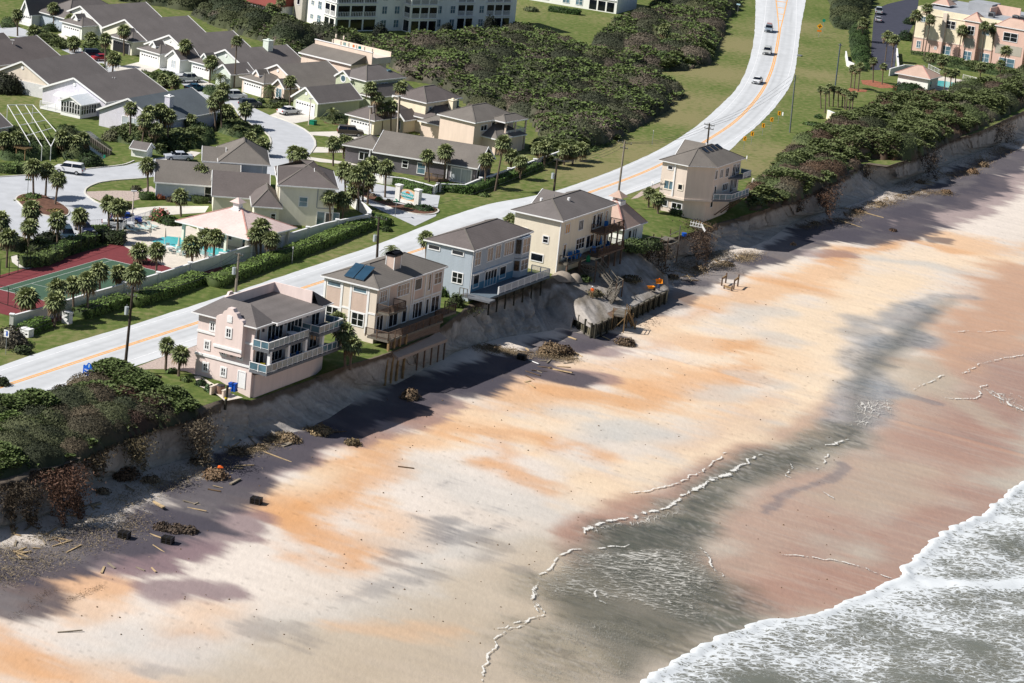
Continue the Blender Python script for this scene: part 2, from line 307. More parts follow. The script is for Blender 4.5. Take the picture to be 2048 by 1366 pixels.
STK = [
 ('Cc',.75,17,[(930,850),(1150,830),(1400,770),(1580,660),(1760,540),(1900,500)],0),('Cc',.5,9,[(560,1010),(680,980),(780,890)],0),
 ('B',.7,7,[(0,1090),(150,1060),(300,1000),(420,930)],0),
 ('o',.75,7,[(560,1020),(640,1000),(700,950),(760,880)],0),('o',.7,8,[(-20,1330),(60,1340),(180,1345),(300,1350)],0),('o',.5,6,[(350,1260),(430,1230)],0),
 ('O',.75,5,[(60,1185),(130,1170),(200,1168)],0),('o',.6,5,[(80,1210),(180,1225),(150,1240)],0),('O',.7,6,[(-20,1240),(40,1290),(60,1320)],0),
 ('O',.55,3,[(330,1270),(380,1265)],0),('O',.8,6,[(600,1050),(650,1080),(700,1105),(730,1110)],0),('O',.6,5,[(560,1020),(620,1110),(700,1130)],0),('o',.6,6,[(770,1050),(800,1080)],0),
 ('O',.65,5,[(700,930),(760,960),(770,900),(720,980),(680,1020)],0),('o',.7,6,[(780,890),(840,880)],0),
 ('O',.7,5,[(830,835),(900,850),(1000,870),(1080,880)],0),('O',.55,5,[(1000,790),(1060,760)],0),('o',.7,8,[(900,830),(1050,810),(1150,790),(1280,800)],0),
 ('O',.65,6,[(1140,790),(1220,790),(1300,800),(1400,770),(1500,745)],0),('o',.6,7,[(1050,740),(1200,740),(1350,730)],0),('O',.5,5,[(1270,690),(1350,680),(1450,700),(1560,690)],0),
 ('O',.7,5,[(1090,900),(1160,890),(1190,910)],0),('O',.75,4,[(990,930),(1050,965),(1100,985)],0),('O',.6,4,[(1000,890),(1010,920)],0),('o',.6,5,[(1180,960),(1250,1000)],0),
 ('o',.75,6,[(1420,610),(1520,590),(1640,560),(1700,520)],0),('O',.75,4,[(1640,520),(1720,500),(1810,478),(1900,500)],0),('O',.6,5,[(1560,560),(1660,590)],0),('O',.5,4,[(1320,650),(1400,620)],0),
 ('O',.65,5,[(1500,700),(1570,720)],0),('O',.6,5,[(1500,760),(1580,740)],0),('o',.7,8,[(1900,480),(2000,500),(2060,500)],0),('o',.5,9,[(1560,800),(1500,850),(1400,900)],0),
 ('Cc',.8,8,[(1800,560),(1700,620),(1620,680),(1610,740),(1630,790)],0),('Cc',.75,7,[(1610,830),(1500,880),(1400,930),(1280,970),(1180,1000)],0),('Cc',.6,5,[(1050,900),(1120,930),(1180,970)],0),('Cc',.5,6,[(1100,730),(1200,700),(1300,660),(1420,640)],0),
 ('Cc',.5,5,[(1900,530),(2040,520)],0),('Cc',.5,5,[(850,810),(950,830),(1060,840)],0),('Cc',.5,5,[(620,970),(680,940)],0),
 ('g',.8,6,[(1180,870),(1250,860),(1320,870)],0),('g',.7,4,[(1120,820),(1170,830)],0),('g',.6,5,[(1430,790),(1500,780)],0),('g',.7,4,[(1760,520),(1850,530),(1920,550)],0),('g',.6,5,[(1460,640),(1540,620)],0),('g',.6,5,[(1520,670),(1550,680)],0),('g',.6,3,[(1230,870)],0),
 ('g',.5,4,[(1500,750),(1560,770)],0),('g',.5,10,[(850,950),(950,1000),(1050,1010)],0.2),('g',.6,9,[(250,1290),(420,1310),(600,1280),(760,1230),(900,1170)],0.2),('g',.6,8,[(850,1090),(950,1090),(1060,1080)],0.4),
 ('t',.8,12,[(560,1360),(800,1290),(950,1230),(1060,1180),(1120,1120)],0.7),('t',.8,10,[(800,1370),(1000,1330),(1150,1340)],0.9),('B',.6,5,[(150,1280),(260,1270),(350,1300)],0),
 ('o',.5,4,[(700,1250),(900,1260)],0.4),
 ('K',.55,2.6,[(860,1070),(900,1045),(950,1025)],0.2),('K',.5,2.2,[(900,1080),(960,1070),(1010,1050)],0.2),('K',.5,2.2,[(790,1130),(820,1110)],0.2),('K',.4,2.2,[(690,1190),(730,1180),(800,1165),(850,1150)],0.2),('K',.35,2.5,[(520,1260),(600,1265),(620,1290)],0.2),('K',.4,2,[(1050,1135),(1090,1125)],0.4),('K',.3,2.5,[(960,1110),(1010,1095)],0.3),('K',.3,2,[(300,1340),(350,1330)],0.2),
 ('K',.45,2,[(850,980),(885,965)],0),
 # dark heavy mineral sand along the toe
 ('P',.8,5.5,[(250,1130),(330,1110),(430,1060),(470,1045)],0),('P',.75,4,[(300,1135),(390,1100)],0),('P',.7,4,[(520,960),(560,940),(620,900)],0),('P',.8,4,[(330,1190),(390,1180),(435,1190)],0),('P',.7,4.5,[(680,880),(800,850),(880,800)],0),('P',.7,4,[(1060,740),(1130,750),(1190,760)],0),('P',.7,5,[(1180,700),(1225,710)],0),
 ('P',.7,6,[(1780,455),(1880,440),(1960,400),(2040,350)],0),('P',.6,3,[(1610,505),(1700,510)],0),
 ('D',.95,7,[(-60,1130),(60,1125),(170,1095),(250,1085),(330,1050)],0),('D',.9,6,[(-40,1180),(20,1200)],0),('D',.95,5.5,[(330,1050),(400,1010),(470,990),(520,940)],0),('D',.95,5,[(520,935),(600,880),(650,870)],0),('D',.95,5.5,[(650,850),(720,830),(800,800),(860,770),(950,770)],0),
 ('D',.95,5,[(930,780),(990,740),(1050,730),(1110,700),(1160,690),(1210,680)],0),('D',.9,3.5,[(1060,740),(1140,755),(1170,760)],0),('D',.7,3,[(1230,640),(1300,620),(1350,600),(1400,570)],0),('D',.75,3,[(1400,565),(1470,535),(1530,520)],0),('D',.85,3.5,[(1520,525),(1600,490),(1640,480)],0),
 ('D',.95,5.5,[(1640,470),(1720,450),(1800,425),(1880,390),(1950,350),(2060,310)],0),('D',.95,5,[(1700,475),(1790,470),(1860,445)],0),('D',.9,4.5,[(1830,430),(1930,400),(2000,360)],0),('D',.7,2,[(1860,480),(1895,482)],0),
 # wet lower beach
 ('W',.85,5,[(1170,1060),(1260,1020),(1360,985),(1450,940),(1530,900)],0.8),('w',.7,5,[(1560,870),(1680,840),(1740,800)],0.7),('W',.5,4,[(1180,1040),(1160,1080),(1180,1120)],0.8),
 ('r',.9,14,[(2090,560),(2000,620),(1960,680),(1960,740)],0.8),('w',.9,13,[(2070,740),(1960,800),(1870,880),(1800,980)],0.9),('W',.6,10,[(2060,760),(1990,830),(1930,900)],0.9),('w',.85,12,[(1650,980),(1550,1060),(1500,1150),(1640,1150)],0.95),('W',.75,8,[(1980,1000),(1860,1080),(1780,1150),(1640,1190),(1500,1200)],0.95),('W',.5,6,[(1700,1060),(1600,1120)],0.9),
 ('W',.5,6,[(2020,840),(1960,880)],0.9),('t',.5,7,[(1800,980),(1700,1000),(1800,940)],0.9),('t',.6,4,[(1850,720),(1900,790),(2000,850)],0.9),
 ('t',.6,6,[(1760,780),(1860,760),(1800,740)],0.8),
 ('V',.75,5,[(1830,610),(1800,650),(1850,680),(1760,690)],0.9),('V',.6,5,[(1720,640),(1740,700),(1720,740),(1760,780)],0.9),('V',.5,3,[(1930,590),(1880,590),(1830,610)],0.9),('V',.7,5,[(1720,770),(1730,820),(1700,870)],1),
 ('q',.8,6,[(1700,870),(1620,890),(1520,930),(1440,980),(1350,1020)],1),('Q',.6,4,[(1540,910),(1460,960),(1380,1010)],1),
 ('Q',.9,7,[(1260,1070),(1340,1060),(1300,1100)],1),('Q',.9,10,[(1260,1130),(1340,1150),(1400,1200),(1440,1240)],1),('q',.7,8,[(1150,1180),(1220,1230),(1350,1290)],1),('q',.6,9,[(1100,1290),(1200,1330)],1),
 ('K',.5,1.1,[(1680,925),(1660,960),(1600,985),(1570,1005),(1530,1020)],1),('K',.5,1.3,[(1780,785),(1830,795),(1880,810)],1),('K',.35,1.5,[(1760,720),(1800,735)],1),
]
chm = np.zeros(X.shape)
def segd(PX_, PY_, a, b):
    d = b-a; L2 = max(1e-6, d@d); t = np.clip(((PX_-a[0])*d[0]+(PY_-a[1])*d[1])/L2, 0, 1)
    return np.hypot(PX_-a[0]-t*d[0], PY_-a[1]-t*d[1])
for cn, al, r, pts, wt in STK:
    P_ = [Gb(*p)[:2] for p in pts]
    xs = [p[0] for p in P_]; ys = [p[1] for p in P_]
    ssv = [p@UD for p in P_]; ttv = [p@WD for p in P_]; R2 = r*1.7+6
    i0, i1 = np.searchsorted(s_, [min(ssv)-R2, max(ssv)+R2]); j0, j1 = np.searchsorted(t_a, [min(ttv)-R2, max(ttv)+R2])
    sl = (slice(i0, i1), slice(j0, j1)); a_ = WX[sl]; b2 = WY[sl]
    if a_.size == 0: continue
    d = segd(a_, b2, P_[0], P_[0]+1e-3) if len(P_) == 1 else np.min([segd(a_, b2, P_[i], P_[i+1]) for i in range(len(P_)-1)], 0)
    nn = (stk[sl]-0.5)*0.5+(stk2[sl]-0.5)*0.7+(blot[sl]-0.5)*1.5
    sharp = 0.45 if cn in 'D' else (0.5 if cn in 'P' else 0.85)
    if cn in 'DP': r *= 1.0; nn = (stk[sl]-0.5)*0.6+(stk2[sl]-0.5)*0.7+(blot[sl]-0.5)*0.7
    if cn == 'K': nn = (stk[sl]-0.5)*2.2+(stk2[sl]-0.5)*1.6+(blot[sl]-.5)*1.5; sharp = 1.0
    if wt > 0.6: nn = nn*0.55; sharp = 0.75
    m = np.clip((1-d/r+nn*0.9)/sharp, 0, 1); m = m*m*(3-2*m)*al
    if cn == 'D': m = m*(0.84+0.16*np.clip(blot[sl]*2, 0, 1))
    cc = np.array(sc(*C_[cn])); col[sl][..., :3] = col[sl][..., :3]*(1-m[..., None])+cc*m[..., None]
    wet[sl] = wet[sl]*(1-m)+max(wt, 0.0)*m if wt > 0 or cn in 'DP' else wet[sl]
    if cn in 'VqQ': chm[sl] = np.maximum(chm[sl], m)
col[..., :3] *= (0.93+0.14*stk)[..., None]*(0.95+0.1*blot)[..., None]
# pale flecks and rivulet ripples on the wet flat
rp = fbm(SS/0.55, TG/5.5, 91, 3); wm = np.clip(wet-0.45, 0, 1)[..., None]
col[..., :3] = col[..., :3]*(1-wm*0.5*np.clip((rp-0.52)*4, 0, 1)[..., None])+np.array(sc(214, 196, 178))*wm*0.5*np.clip((rp-0.52)*4, 0, 1)[..., None]
br = 1-np.abs(2*fbm(SS/1.1+wx*0.15, TG/3.2+wy*0.2, 97, 5)-1); br = np.clip((br-0.80)/0.14, 0, 1)[..., None]*chm[..., None]*np.clip(fbm(SS/5, TG/6, 98, 3)*2.4-0.5, 0, 1)[..., None]
col[..., :3] = col[..., :3]*(1-br*0.45)
br2 = 1-np.abs(2*fbm(SS/0.8+40, TG/2.6, 99, 4)-1); br2 = np.clip((br2-0.88)/0.1, 0, 1)[..., None]*np.clip(chm[..., None]*1.2, 0, 1); col[..., :3] = col[..., :3]*(1-br2*0.45)+np.array(sc(206, 198, 188))*br2*0.45
hi = fbm(SS/0.35, TG/0.5, 93, 2); spk = (hi > 0.83)&(wet < 0.3); col[spk, :3] *= 0.8
col[..., 3] = wet
beach = np_mesh('beach', np.stack([X, Y, Z], -1).reshape(-1, 3), gridfaces(*X.shape)[:, ::-1], attr_mat('beach_sand', 0.9, 2.2, 0.08, wet=True, bump=0.25, spec=0.35, stretch=(1, 0.35, 1), rot=math.radians(26)), col.reshape(-1, 4), True)
beach['kind'] = 'structure'
# ================================================================ ROADS AND PAVED SURFACES
def road_mat(name, col, tracks=True):
    m, t, b = node_mat(name); N = t.nodes; L = t.links; b.inputs['Roughness'].default_value = 0.9; b.inputs['Specular IOR Level'].default_value = 0.15
    at = N.new('ShaderNodeVertexColor'); at.layer_name = 'col'; tc = N.new('ShaderNodeTexCoord')
    n = N.new('ShaderNodeTexNoise'); n.inputs['Scale'].default_value = 0.35; n.inputs['Detail'].default_value = 8; n.inputs['Roughness'].default_value = 0.7; L.new(tc.outputs['Object'], n.inputs['Vector'])
    mr = N.new('ShaderNodeMapRange'); mr.inputs['From Min'].default_value = 0.3; mr.inputs['From Max'].default_value = 0.7; mr.inputs['To Min'].default_value = 0.9; mr.inputs['To Max'].default_value = 1.07; L.new(n.outputs['Fac'], mr.inputs[0])
    vm = N.new('ShaderNodeVectorMath'); vm.operation = 'SCALE'; L.new(at.outputs['Color'], vm.inputs[0]); L.new(mr.outputs[0], vm.inputs['Scale']); L.new(vm.outputs[0], b.inputs['Base Color'])
    return m
YEL = [(-500,930),(-200,840),(0,775),(200,709),(400,644),(630,568.4),(846,497.3),(1000,447),(1180,385),(1282,348),(1345,318),(1391,295),(1425,274),(1458,253),(1483,232),(1507,206),(1526,180),(1540,150),(1549,122),(1556,82),(1560,54),(1562,20),(1563,0),(1566,-60),(1570,-160)]
UPE = [(-500,890),(-200,795),(0,733),(61,711),(143,685),(256,653),(307,636),(420,601),(500,574),(650,524),(739,495),(822,463),(900,432),(986,405),(1042,397),(1087,388.5),(1120,379.5),(1200,352),(1277,320),(1336,290),(1394,253),(1441,211),(1476,176),(1497,131),(1508,82),(1511,30),(1511,0),(1510,-60),(1508,-160)]
LOE = [(-500,985),(-200,885),(0,821),(56,803),(164,767),(245,741),(330,712),(399,688),(520,648),(700,590),(860,537),(1000,491),(1100,452),(1223,400),(1290,377),(1350,352),(1400,330),(1440,312),(1465,298),(1482,278),(1505,260),(1527,240),(1558,206),(1586,164),(1594,117),(1601,58),(1607,25),(1612,0),(1622,-60),(1636,-160)]
def tog(P): return np.array([G(*p)[:2] for p in P])
yl = smoothline(tog(YEL), 2); yl = resample(yl, 1.0)
nrm = np.gradient(yl, axis=0); nrm /= np.linalg.norm(nrm, axis=1)[:, None]; nrm = np.stack([nrm[:, 1], -nrm[:, 0]], 1)   # towards the ocean
def side_off(E, sgn):
    E = resample(smoothline(tog(E), 1), 0.5); out = []
    for p, n in zip(yl, nrm):
        r = E-p; al = np.abs(r@np.array([-n[1], n[0]])); k = al < 0.9; c = (r[k]@n) if k.any() else np.array([sgn*6.0])
        c = c[np.sign(c) == sgn]; out.append(np.median(c) if len(c) else sgn*6.0)
    out = np.array(out); k = np.ones(7)/7; return np.convolve(np.pad(out, 3, mode='edge'), k, 'valid')
up = side_off(UPE, -1); lo = side_off(LOE, 1)
fr = np.linspace(0, 1, 22); rz = []; rc = []
cr0 = np.array(sc(224, 227, 230)); 
for f in fr:
    o = up+(lo-up)*f; p = yl+nrm*o[:, None]
    j = (fbm(np.arange(len(yl))/3.0, o*0+f*9, 5)-0.5)*0.22 if f in (0.0, 1.0) else 0
    p = p+nrm*np.atleast_1d(j)[:, None] if f in (0.0, 1.0) else p
    rz.append(np.c_[p, np.full(len(p), 0.03)])
    # tyre tracks at +-1.0/2.7 m from the centre line
    a = np.abs(o); tr = np.exp(-((a-1.15)/0.35)**2)+np.exp(-((a-2.75)/0.35)**2)+0.5*np.exp(-((a-1.9)/0.5)**2)
    sh = np.where(a > 4.6, 1.03, 1.0); n = fbm(np.arange(len(yl))/14.0, o*1.2, 8, 4)
    rc.append(cr0*(sh*(1-0.17*tr*(0.5+n))*(0.92+0.14*n))[:, None])
rz = np.array(rz); rc = np.array(rc)
rd_m = road_mat('concrete_road', None)
road = np_mesh('road', rz.reshape(-1, 3), gridfaces(len(fr), len(yl))[:, ::-1], rd_m, rc.reshape(-1, 3)); road['kind'] = 'structure'
paint_y = M('yellow_road_paint', sc(248, 184, 104, .8), 0.8, 0.12, 2.0); paint_w = M('white_road_paint', sc(240, 241, 243, .8), 0.8, 0.1, 2.0)
def stripe(name, mat, off, w, z=0.036, i0=0, i1=None, line=None, nn=None):
    P = (yl if line is None else line)[i0:i1]; n = (nrm if nn is None else nn)[i0:i1]; off = np.broadcast_to(off, len(yl) if line is None else len(line))[i0:i1]
    a = P+n*(off-w/2)[:, None]; b = P+n*(off+w/2)[:, None]
    Vv = np.concatenate([np.c_[a, np.full(len(a), z)], np.c_[b, np.full(len(a), z)]])
    o = np_mesh(name, Vv, gridfaces(2, len(a))[:, ::-1], mat); o['kind'] = 'structure'; return o
ysp = np.array([PX((*p, 0))[1] for p in yl]); isp = int(np.argmin(np.abs(ysp-58)))
dsp = np.clip((np.arange(len(yl))-isp)/70.0, 0, 1)*1.7
stripe('centre_line', paint_y, -0.19-dsp, 0.26); stripe('centre_line', paint_y, 0.19+dsp, 0.26)
for k in range(isp+14, len(yl)-3, 12):
    stripe('centre_line', paint_y, 0.0, dsp[k]*2, 0.034, k, k+2)
stripe('edge_line', paint_w, np.minimum(lo-0.5, 4.0), 0.14); 
k0 = int(np.argmin(np.abs(np.array([PX((*p, 0))[0] for p in yl])-820))); k1 = int(np.argmin(np.abs(np.array([PX((*p, 0))[0] for p in yl])-1090)))
stripe('edge_line', paint_w, np.maximum(up+0.5, -4.0), 0.14, 0.036, 0, k0); stripe('edge_line', paint_w, np.maximum(up+0.5, -4.0), 0.14, 0.036, k1, None)
st_m = M('street_concrete', sc(206, 209, 214), 0.9, 0.05, 0.5, detail=8); dw_m = M('driveway_concrete', sc(236, 230, 220), 0.9, 0.05, 0.6, detail=8)
br_m = M('brick_pavers', sc(206, 188, 178), 0.9, 0.16, 4.0); deckc_m = M('pool_deck_concrete', sc(236, 226, 212), 0.9, 0.05, 0.8); cb_m = M('kerb_concrete', sc(232, 228, 218), 0.85, 0.06, 1.0)
poly('street', [(-40,357),(68,350),(160,340),(250,331),(300,318),(345,312),(380,330),(330,350),(287,356),(205,362),(178,372),(170,381),(174,393),(199,408),(240,416),(262,432),(240,462),(196,468),(150,492),(90,486),(30,470),(-40,470)], 0.020, st_m)
poly('street', [(462,208),(478,232),(495,247),(523,258),(535,266),(543,276),(545,287),(538,300),(528,318),(500,345),(560,352),(640,374),(720,400),(760,420),(800,438),(830,452),(872,432),(880,391),(835,385),(786,374),(734,364),(671,352),(640,344),(600,330),(612,315),(626,303),(633,290),(630,280),(615,262),(577,244),(545,233),(500,212),(480,195)], 0.020, st_m)
poly('street', [(300,125),(330,145),(370,172),(420,200),(462,212),(500,212),(470,188),(420,165),(385,152),(350,130),(320,112)], 0.016, st_m)
poly('street', [(100,88),(150,112),(200,140),(250,165),(300,185),(330,175),(280,150),(215,118),(150,92)], 0.016, st_m)
poly('street', [(-30,45),(30,52),(60,62),(100,80),(90,95),(40,75),(-30,66)], 0.016, st_m)
def drive(*p): return poly('driveway', p, 0.028, dw_m)
drive((77,82),(122,66),(135,75),(130,85),(100,92)); drive((225,137),(277,124),(320,136),(300,145),(270,143),(240,146)); drive((395,160),(420,166),(430,172),(400,178)); drive((480,195),(520,205),(510,218),(480,210))
drive((538,231),(580,214),(634,232),(625,240),(592,246),(577,244)); drive((615,264),(700,262),(740,275),(720,284),(650,272),(622,270)); drive((629,294),(640,294),(745,298),(742,308),(680,305),(622,305)); drive((605,312),(650,318),(700,325),(720,331),(640,324),(604,316))
drive((440,308),(480,300),(520,315),(470,320)); drive((318,322),(345,315),(382,302),(402,305),(370,325)); drive((240,428),(262,417),(320,412),(418,412),(410,425),(300,432),(262,432))
poly('paver_drive', [(172,383),(230,381),(275,382),(302,372),(315,382),(280,398),(265,402),(205,404),(176,392)], 0.028, br_m)
poly('paver_drive', [(252,742),(330,712),(396,690),(394,700),(430,720),(396,752),(372,742),(330,738),(300,738)], 0.026, br_m)
poly('paver_drive', [(1290,377),(1330,362),(1322,372),(1275,396),(1262,398)], 0.026, br_m)
poly('path', [(22,512),(34,510),(37,520),(50,528),(66,534),(60,538),(40,536),(24,524)], 0.022, dw_m)
poly('path', [(388,752),(400,752),(440,775),(470,790),(486,795),(450,802),(430,786),(398,772)], 0.03, deckc_m)
poly('sandy_path', [(1505,355),(1520,365),(1535,380),(1548,396),(1530,402),(1508,398),(1500,376)], 0.012, M('sand_path', sc(228, 220, 206), 0.95, 0.1, 1.5))
poly('car_park', [(1728,150),(1738,100),(1742,60),(1745,40),(1755,20),(1780,8),(1850,-2),(2048,-30),(2048,-80),(1700,-60),(1735,0),(1728,60),(1722,100),(1722,155)], 0.02, M('dark_asphalt', sc(60, 62, 74, 1), 0.9, 0.08, 0.5)) if False else None
asph = M('dark_asphalt', sc(66, 68, 82, 0.8), 0.9, 0.06, 0.5)
poly('car_park', [(1741,140),(1743,90),(1747,40),(1752,18),(1775,8),(1800,2),(1832,-6),(1960,-40),(1960,-60),(1840,-40),(1836,15),(1826,50),(1815,70),(1795,85),(1790,135),(1775,140)], 0.02, asph)
poly('mulch_bed', [(1722,160),(1745,160),(1790,172),(1788,176),(1760,176),(1725,168)], 0.014, M('pine_mulch', sc(176, 112, 86), 0.95, 0.2, 2)); 
mul = bpy.data.materials['pine_mulch']
poly('mulch_bed', [(1690,180),(1700,176),(1735,180),(1732,184),(1695,184)], 0.014, mul); poly('mulch_bed', [(1785,175),(1800,170),(1850,186),(1850,190),(1825,190),(1795,185)], 0.014, mul)
poly('mulch_bed', [(640,236),(700,238),(735,252),(700,254),(650,246)], 0.012, M('brown_mulch', sc(120, 86, 70), 0.95, 0.2, 2)); bmul = bpy.data.materials['brown_mulch']
# kerbs as raised strips
def kerb(pts, w=0.25, h=0.14, closed=False):
    P = [Vector((*G(*p)[:2], 0)) for p in pts]; mb = MB()
    if closed: P.append(P[0])
    P = [Vector((*q, 0)) for q in resample(smoothline([(p.x, p.y) for p in P], 1), 1.0)]
    for a, b in zip(P[:-1], P[1:]): mb.bar(a+Vector((0, 0, h/2)), b+Vector((0, 0, h/2)), w, h)
    o = mb.build('kerb', cb_m); o['kind'] = 'structure'
kerb([(287,357),(205,363),(178,373),(169,381),(171,391),(199,409),(240,417)]); kerb([(462,207),(495,247),(523,259),(543,277),(539,300)]); kerb([(545,232),(577,243),(619,264),(634,288),(622,306)])
kerb([(-30,356),(68,350),(90,347)]); kerb([(160,340),(215,334),(250,330),(268,322)])
# planted islands in the street
def island(pts, mat, h=0.16):
    P = [G(*p)[:2] for p in pts]; P = smoothline(P+[P[0]], 2)[:-1]; 
    if sum(P[i-1][0]*P[i][1]-P[i][0]*P[i-1][1] for i in range(len(P))) < 0: P = P[::-1]
    kb = MB().prism([tuple(p) for p in P], 0.0, h).build('kerb', cb_m); kb['kind'] = 'structure'
    c = P.mean(0); Q = c+(P-c)*0.955
    o = MB().prism([tuple(p) for p in Q], h, h+0.05).build('planting_soil', mat); o['kind'] = 'structure'
island([(30,399),(34,393),(50,388),(85,390),(109,402),(130,413),(141,424),(136,434),(112,436),(80,430),(50,420)], bmul)
island([(714,387),(720,383),(735,388),(752,396),(800,412),(850,414),(876,418),(880,424),(868,430),(840,431),(800,422),(760,409),(725,395)], bmul)
# tennis court
crt = M('court_green', sc(74, 104, 84), 0.9, 0.05, 1.5); crr = M('court_red', sc(132, 62, 66), 0.9, 0.06, 1.2); cl = M('court_line', sc(225, 228, 225), 0.9, 0.03, 1)
A = G(-5.7, 577.9)[:2]; u = G(205.3, 517.7)[:2]-A; Lc = 23.77; u = u/np.linalg.norm(u); v_ = np.array([u[1], -u[0]])
def cp(a, b): p = A+u*a+v_*b; return (p[0], p[1])
def rect(name, a0, a1, b0, b1, z, mat):
    m = MB(); pts = [cp(a0, b0), cp(a0, b1), cp(a1, b1), cp(a1, b0)]; m.quad(*[(x, y, z) for x, y in pts]); o = m.build(name, mat); o['kind'] = 'structure'
rect('tennis_court', -9, Lc+8.5, -4.0, 14.6, 0.02, crr); rect('tennis_court', 0, Lc, 0, 10.97, 0.026, crt)
lw = 0.07
for b in (0, 1.37, 9.6, 10.97): rect('court_line', 0, Lc, b-lw/2, b+lw/2, 0.032, cl)
for a in (0, Lc): rect('court_line', a-lw, a+lw, 0, 10.97, 0.036, cl)
for a in (5.485, Lc-5.485): rect('court_line', a-lw/2, a+lw/2, 1.37, 9.6, 0.036, cl)
rect('court_line', 5.485, Lc-5.485, 5.45, 5.52, 0.034, cl)
# pool deck and pool
poly('pool_deck', [(248,492),(232,470),(252,458),(270,442),(300,440),(335,452),(378,452),(420,470),(500,495),(600,470),(590,505),(470,528),(413,530),(370,545),(320,528),(262,500)], 0.024, deckc_m)
def water_mat(name, col, rough=0.05, sc_=1.5, st=0.15):
    m, t, b = node_mat(name); b.inputs['Base Color'].default_value = (*col, 1); b.inputs['Roughness'].default_value = rough; b.inputs['IOR'].default_value = 1.33
    n = t.nodes.new('ShaderNodeTexNoise'); n.inputs['Scale'].default_value = sc_; n.inputs['Detail'].default_value = 4; bp = t.nodes.new('ShaderNodeBump'); bp.inputs['Strength'].default_value = st; bp.inputs['Distance'].default_value = 0.1
    tc = t.nodes.new('ShaderNodeTexCoord'); t.links.new(tc.outputs['Object'], n.inputs['Vector']); t.links.new(n.outputs['Fac'], bp.inputs['Height']); t.links.new(bp.outputs[0], b.inputs['Normal']); return m
pw = water_mat('pool_water', sc(90, 196, 200, 0.8), 0.08)
def pool(pts, coping=0.35):
    P = [G(*p)[:2] for p in pts]; P = smoothline(P+[P[0]], 1)[:-1]; c = P.mean(0)
    if sum(P[i-1][0]*P[i][1]-P[i][0]*P[i-1][1] for i in range(len(P))) < 0: P = P[::-1]
    o = MB().prism([tuple(p) for p in c+(P-c)*1.035], 0.0, 0.075).build('pool_coping', cb_m); o['kind'] = 'structure'
    o = MB().prism([tuple(p) for p in P], 0.05, 0.09).build('pool_water', pw); o['kind'] = 'structure'
pool([(302,484),(330,473),(350,475),(372,478),(388,484),(405,490),(440,498),(466,503),(440,510),(420,515),(400,508),(340,492)])
poly('pool_deck', [(1868,158),(1880,152),(1975,168),(1965,185),(1870,180)], 0.02, deckc_m); pool([(1871,161),(1900,164),(1930,171),(1925,178),(1900,178),(1870,172)])
# pond between the left gardens
poly('pond', [(150,262),(180,262),(225,296),(222,310),(205,318),(182,300),(140,285)], 0.012, water_mat('pond_water', sc(52, 62, 44), 0.06))
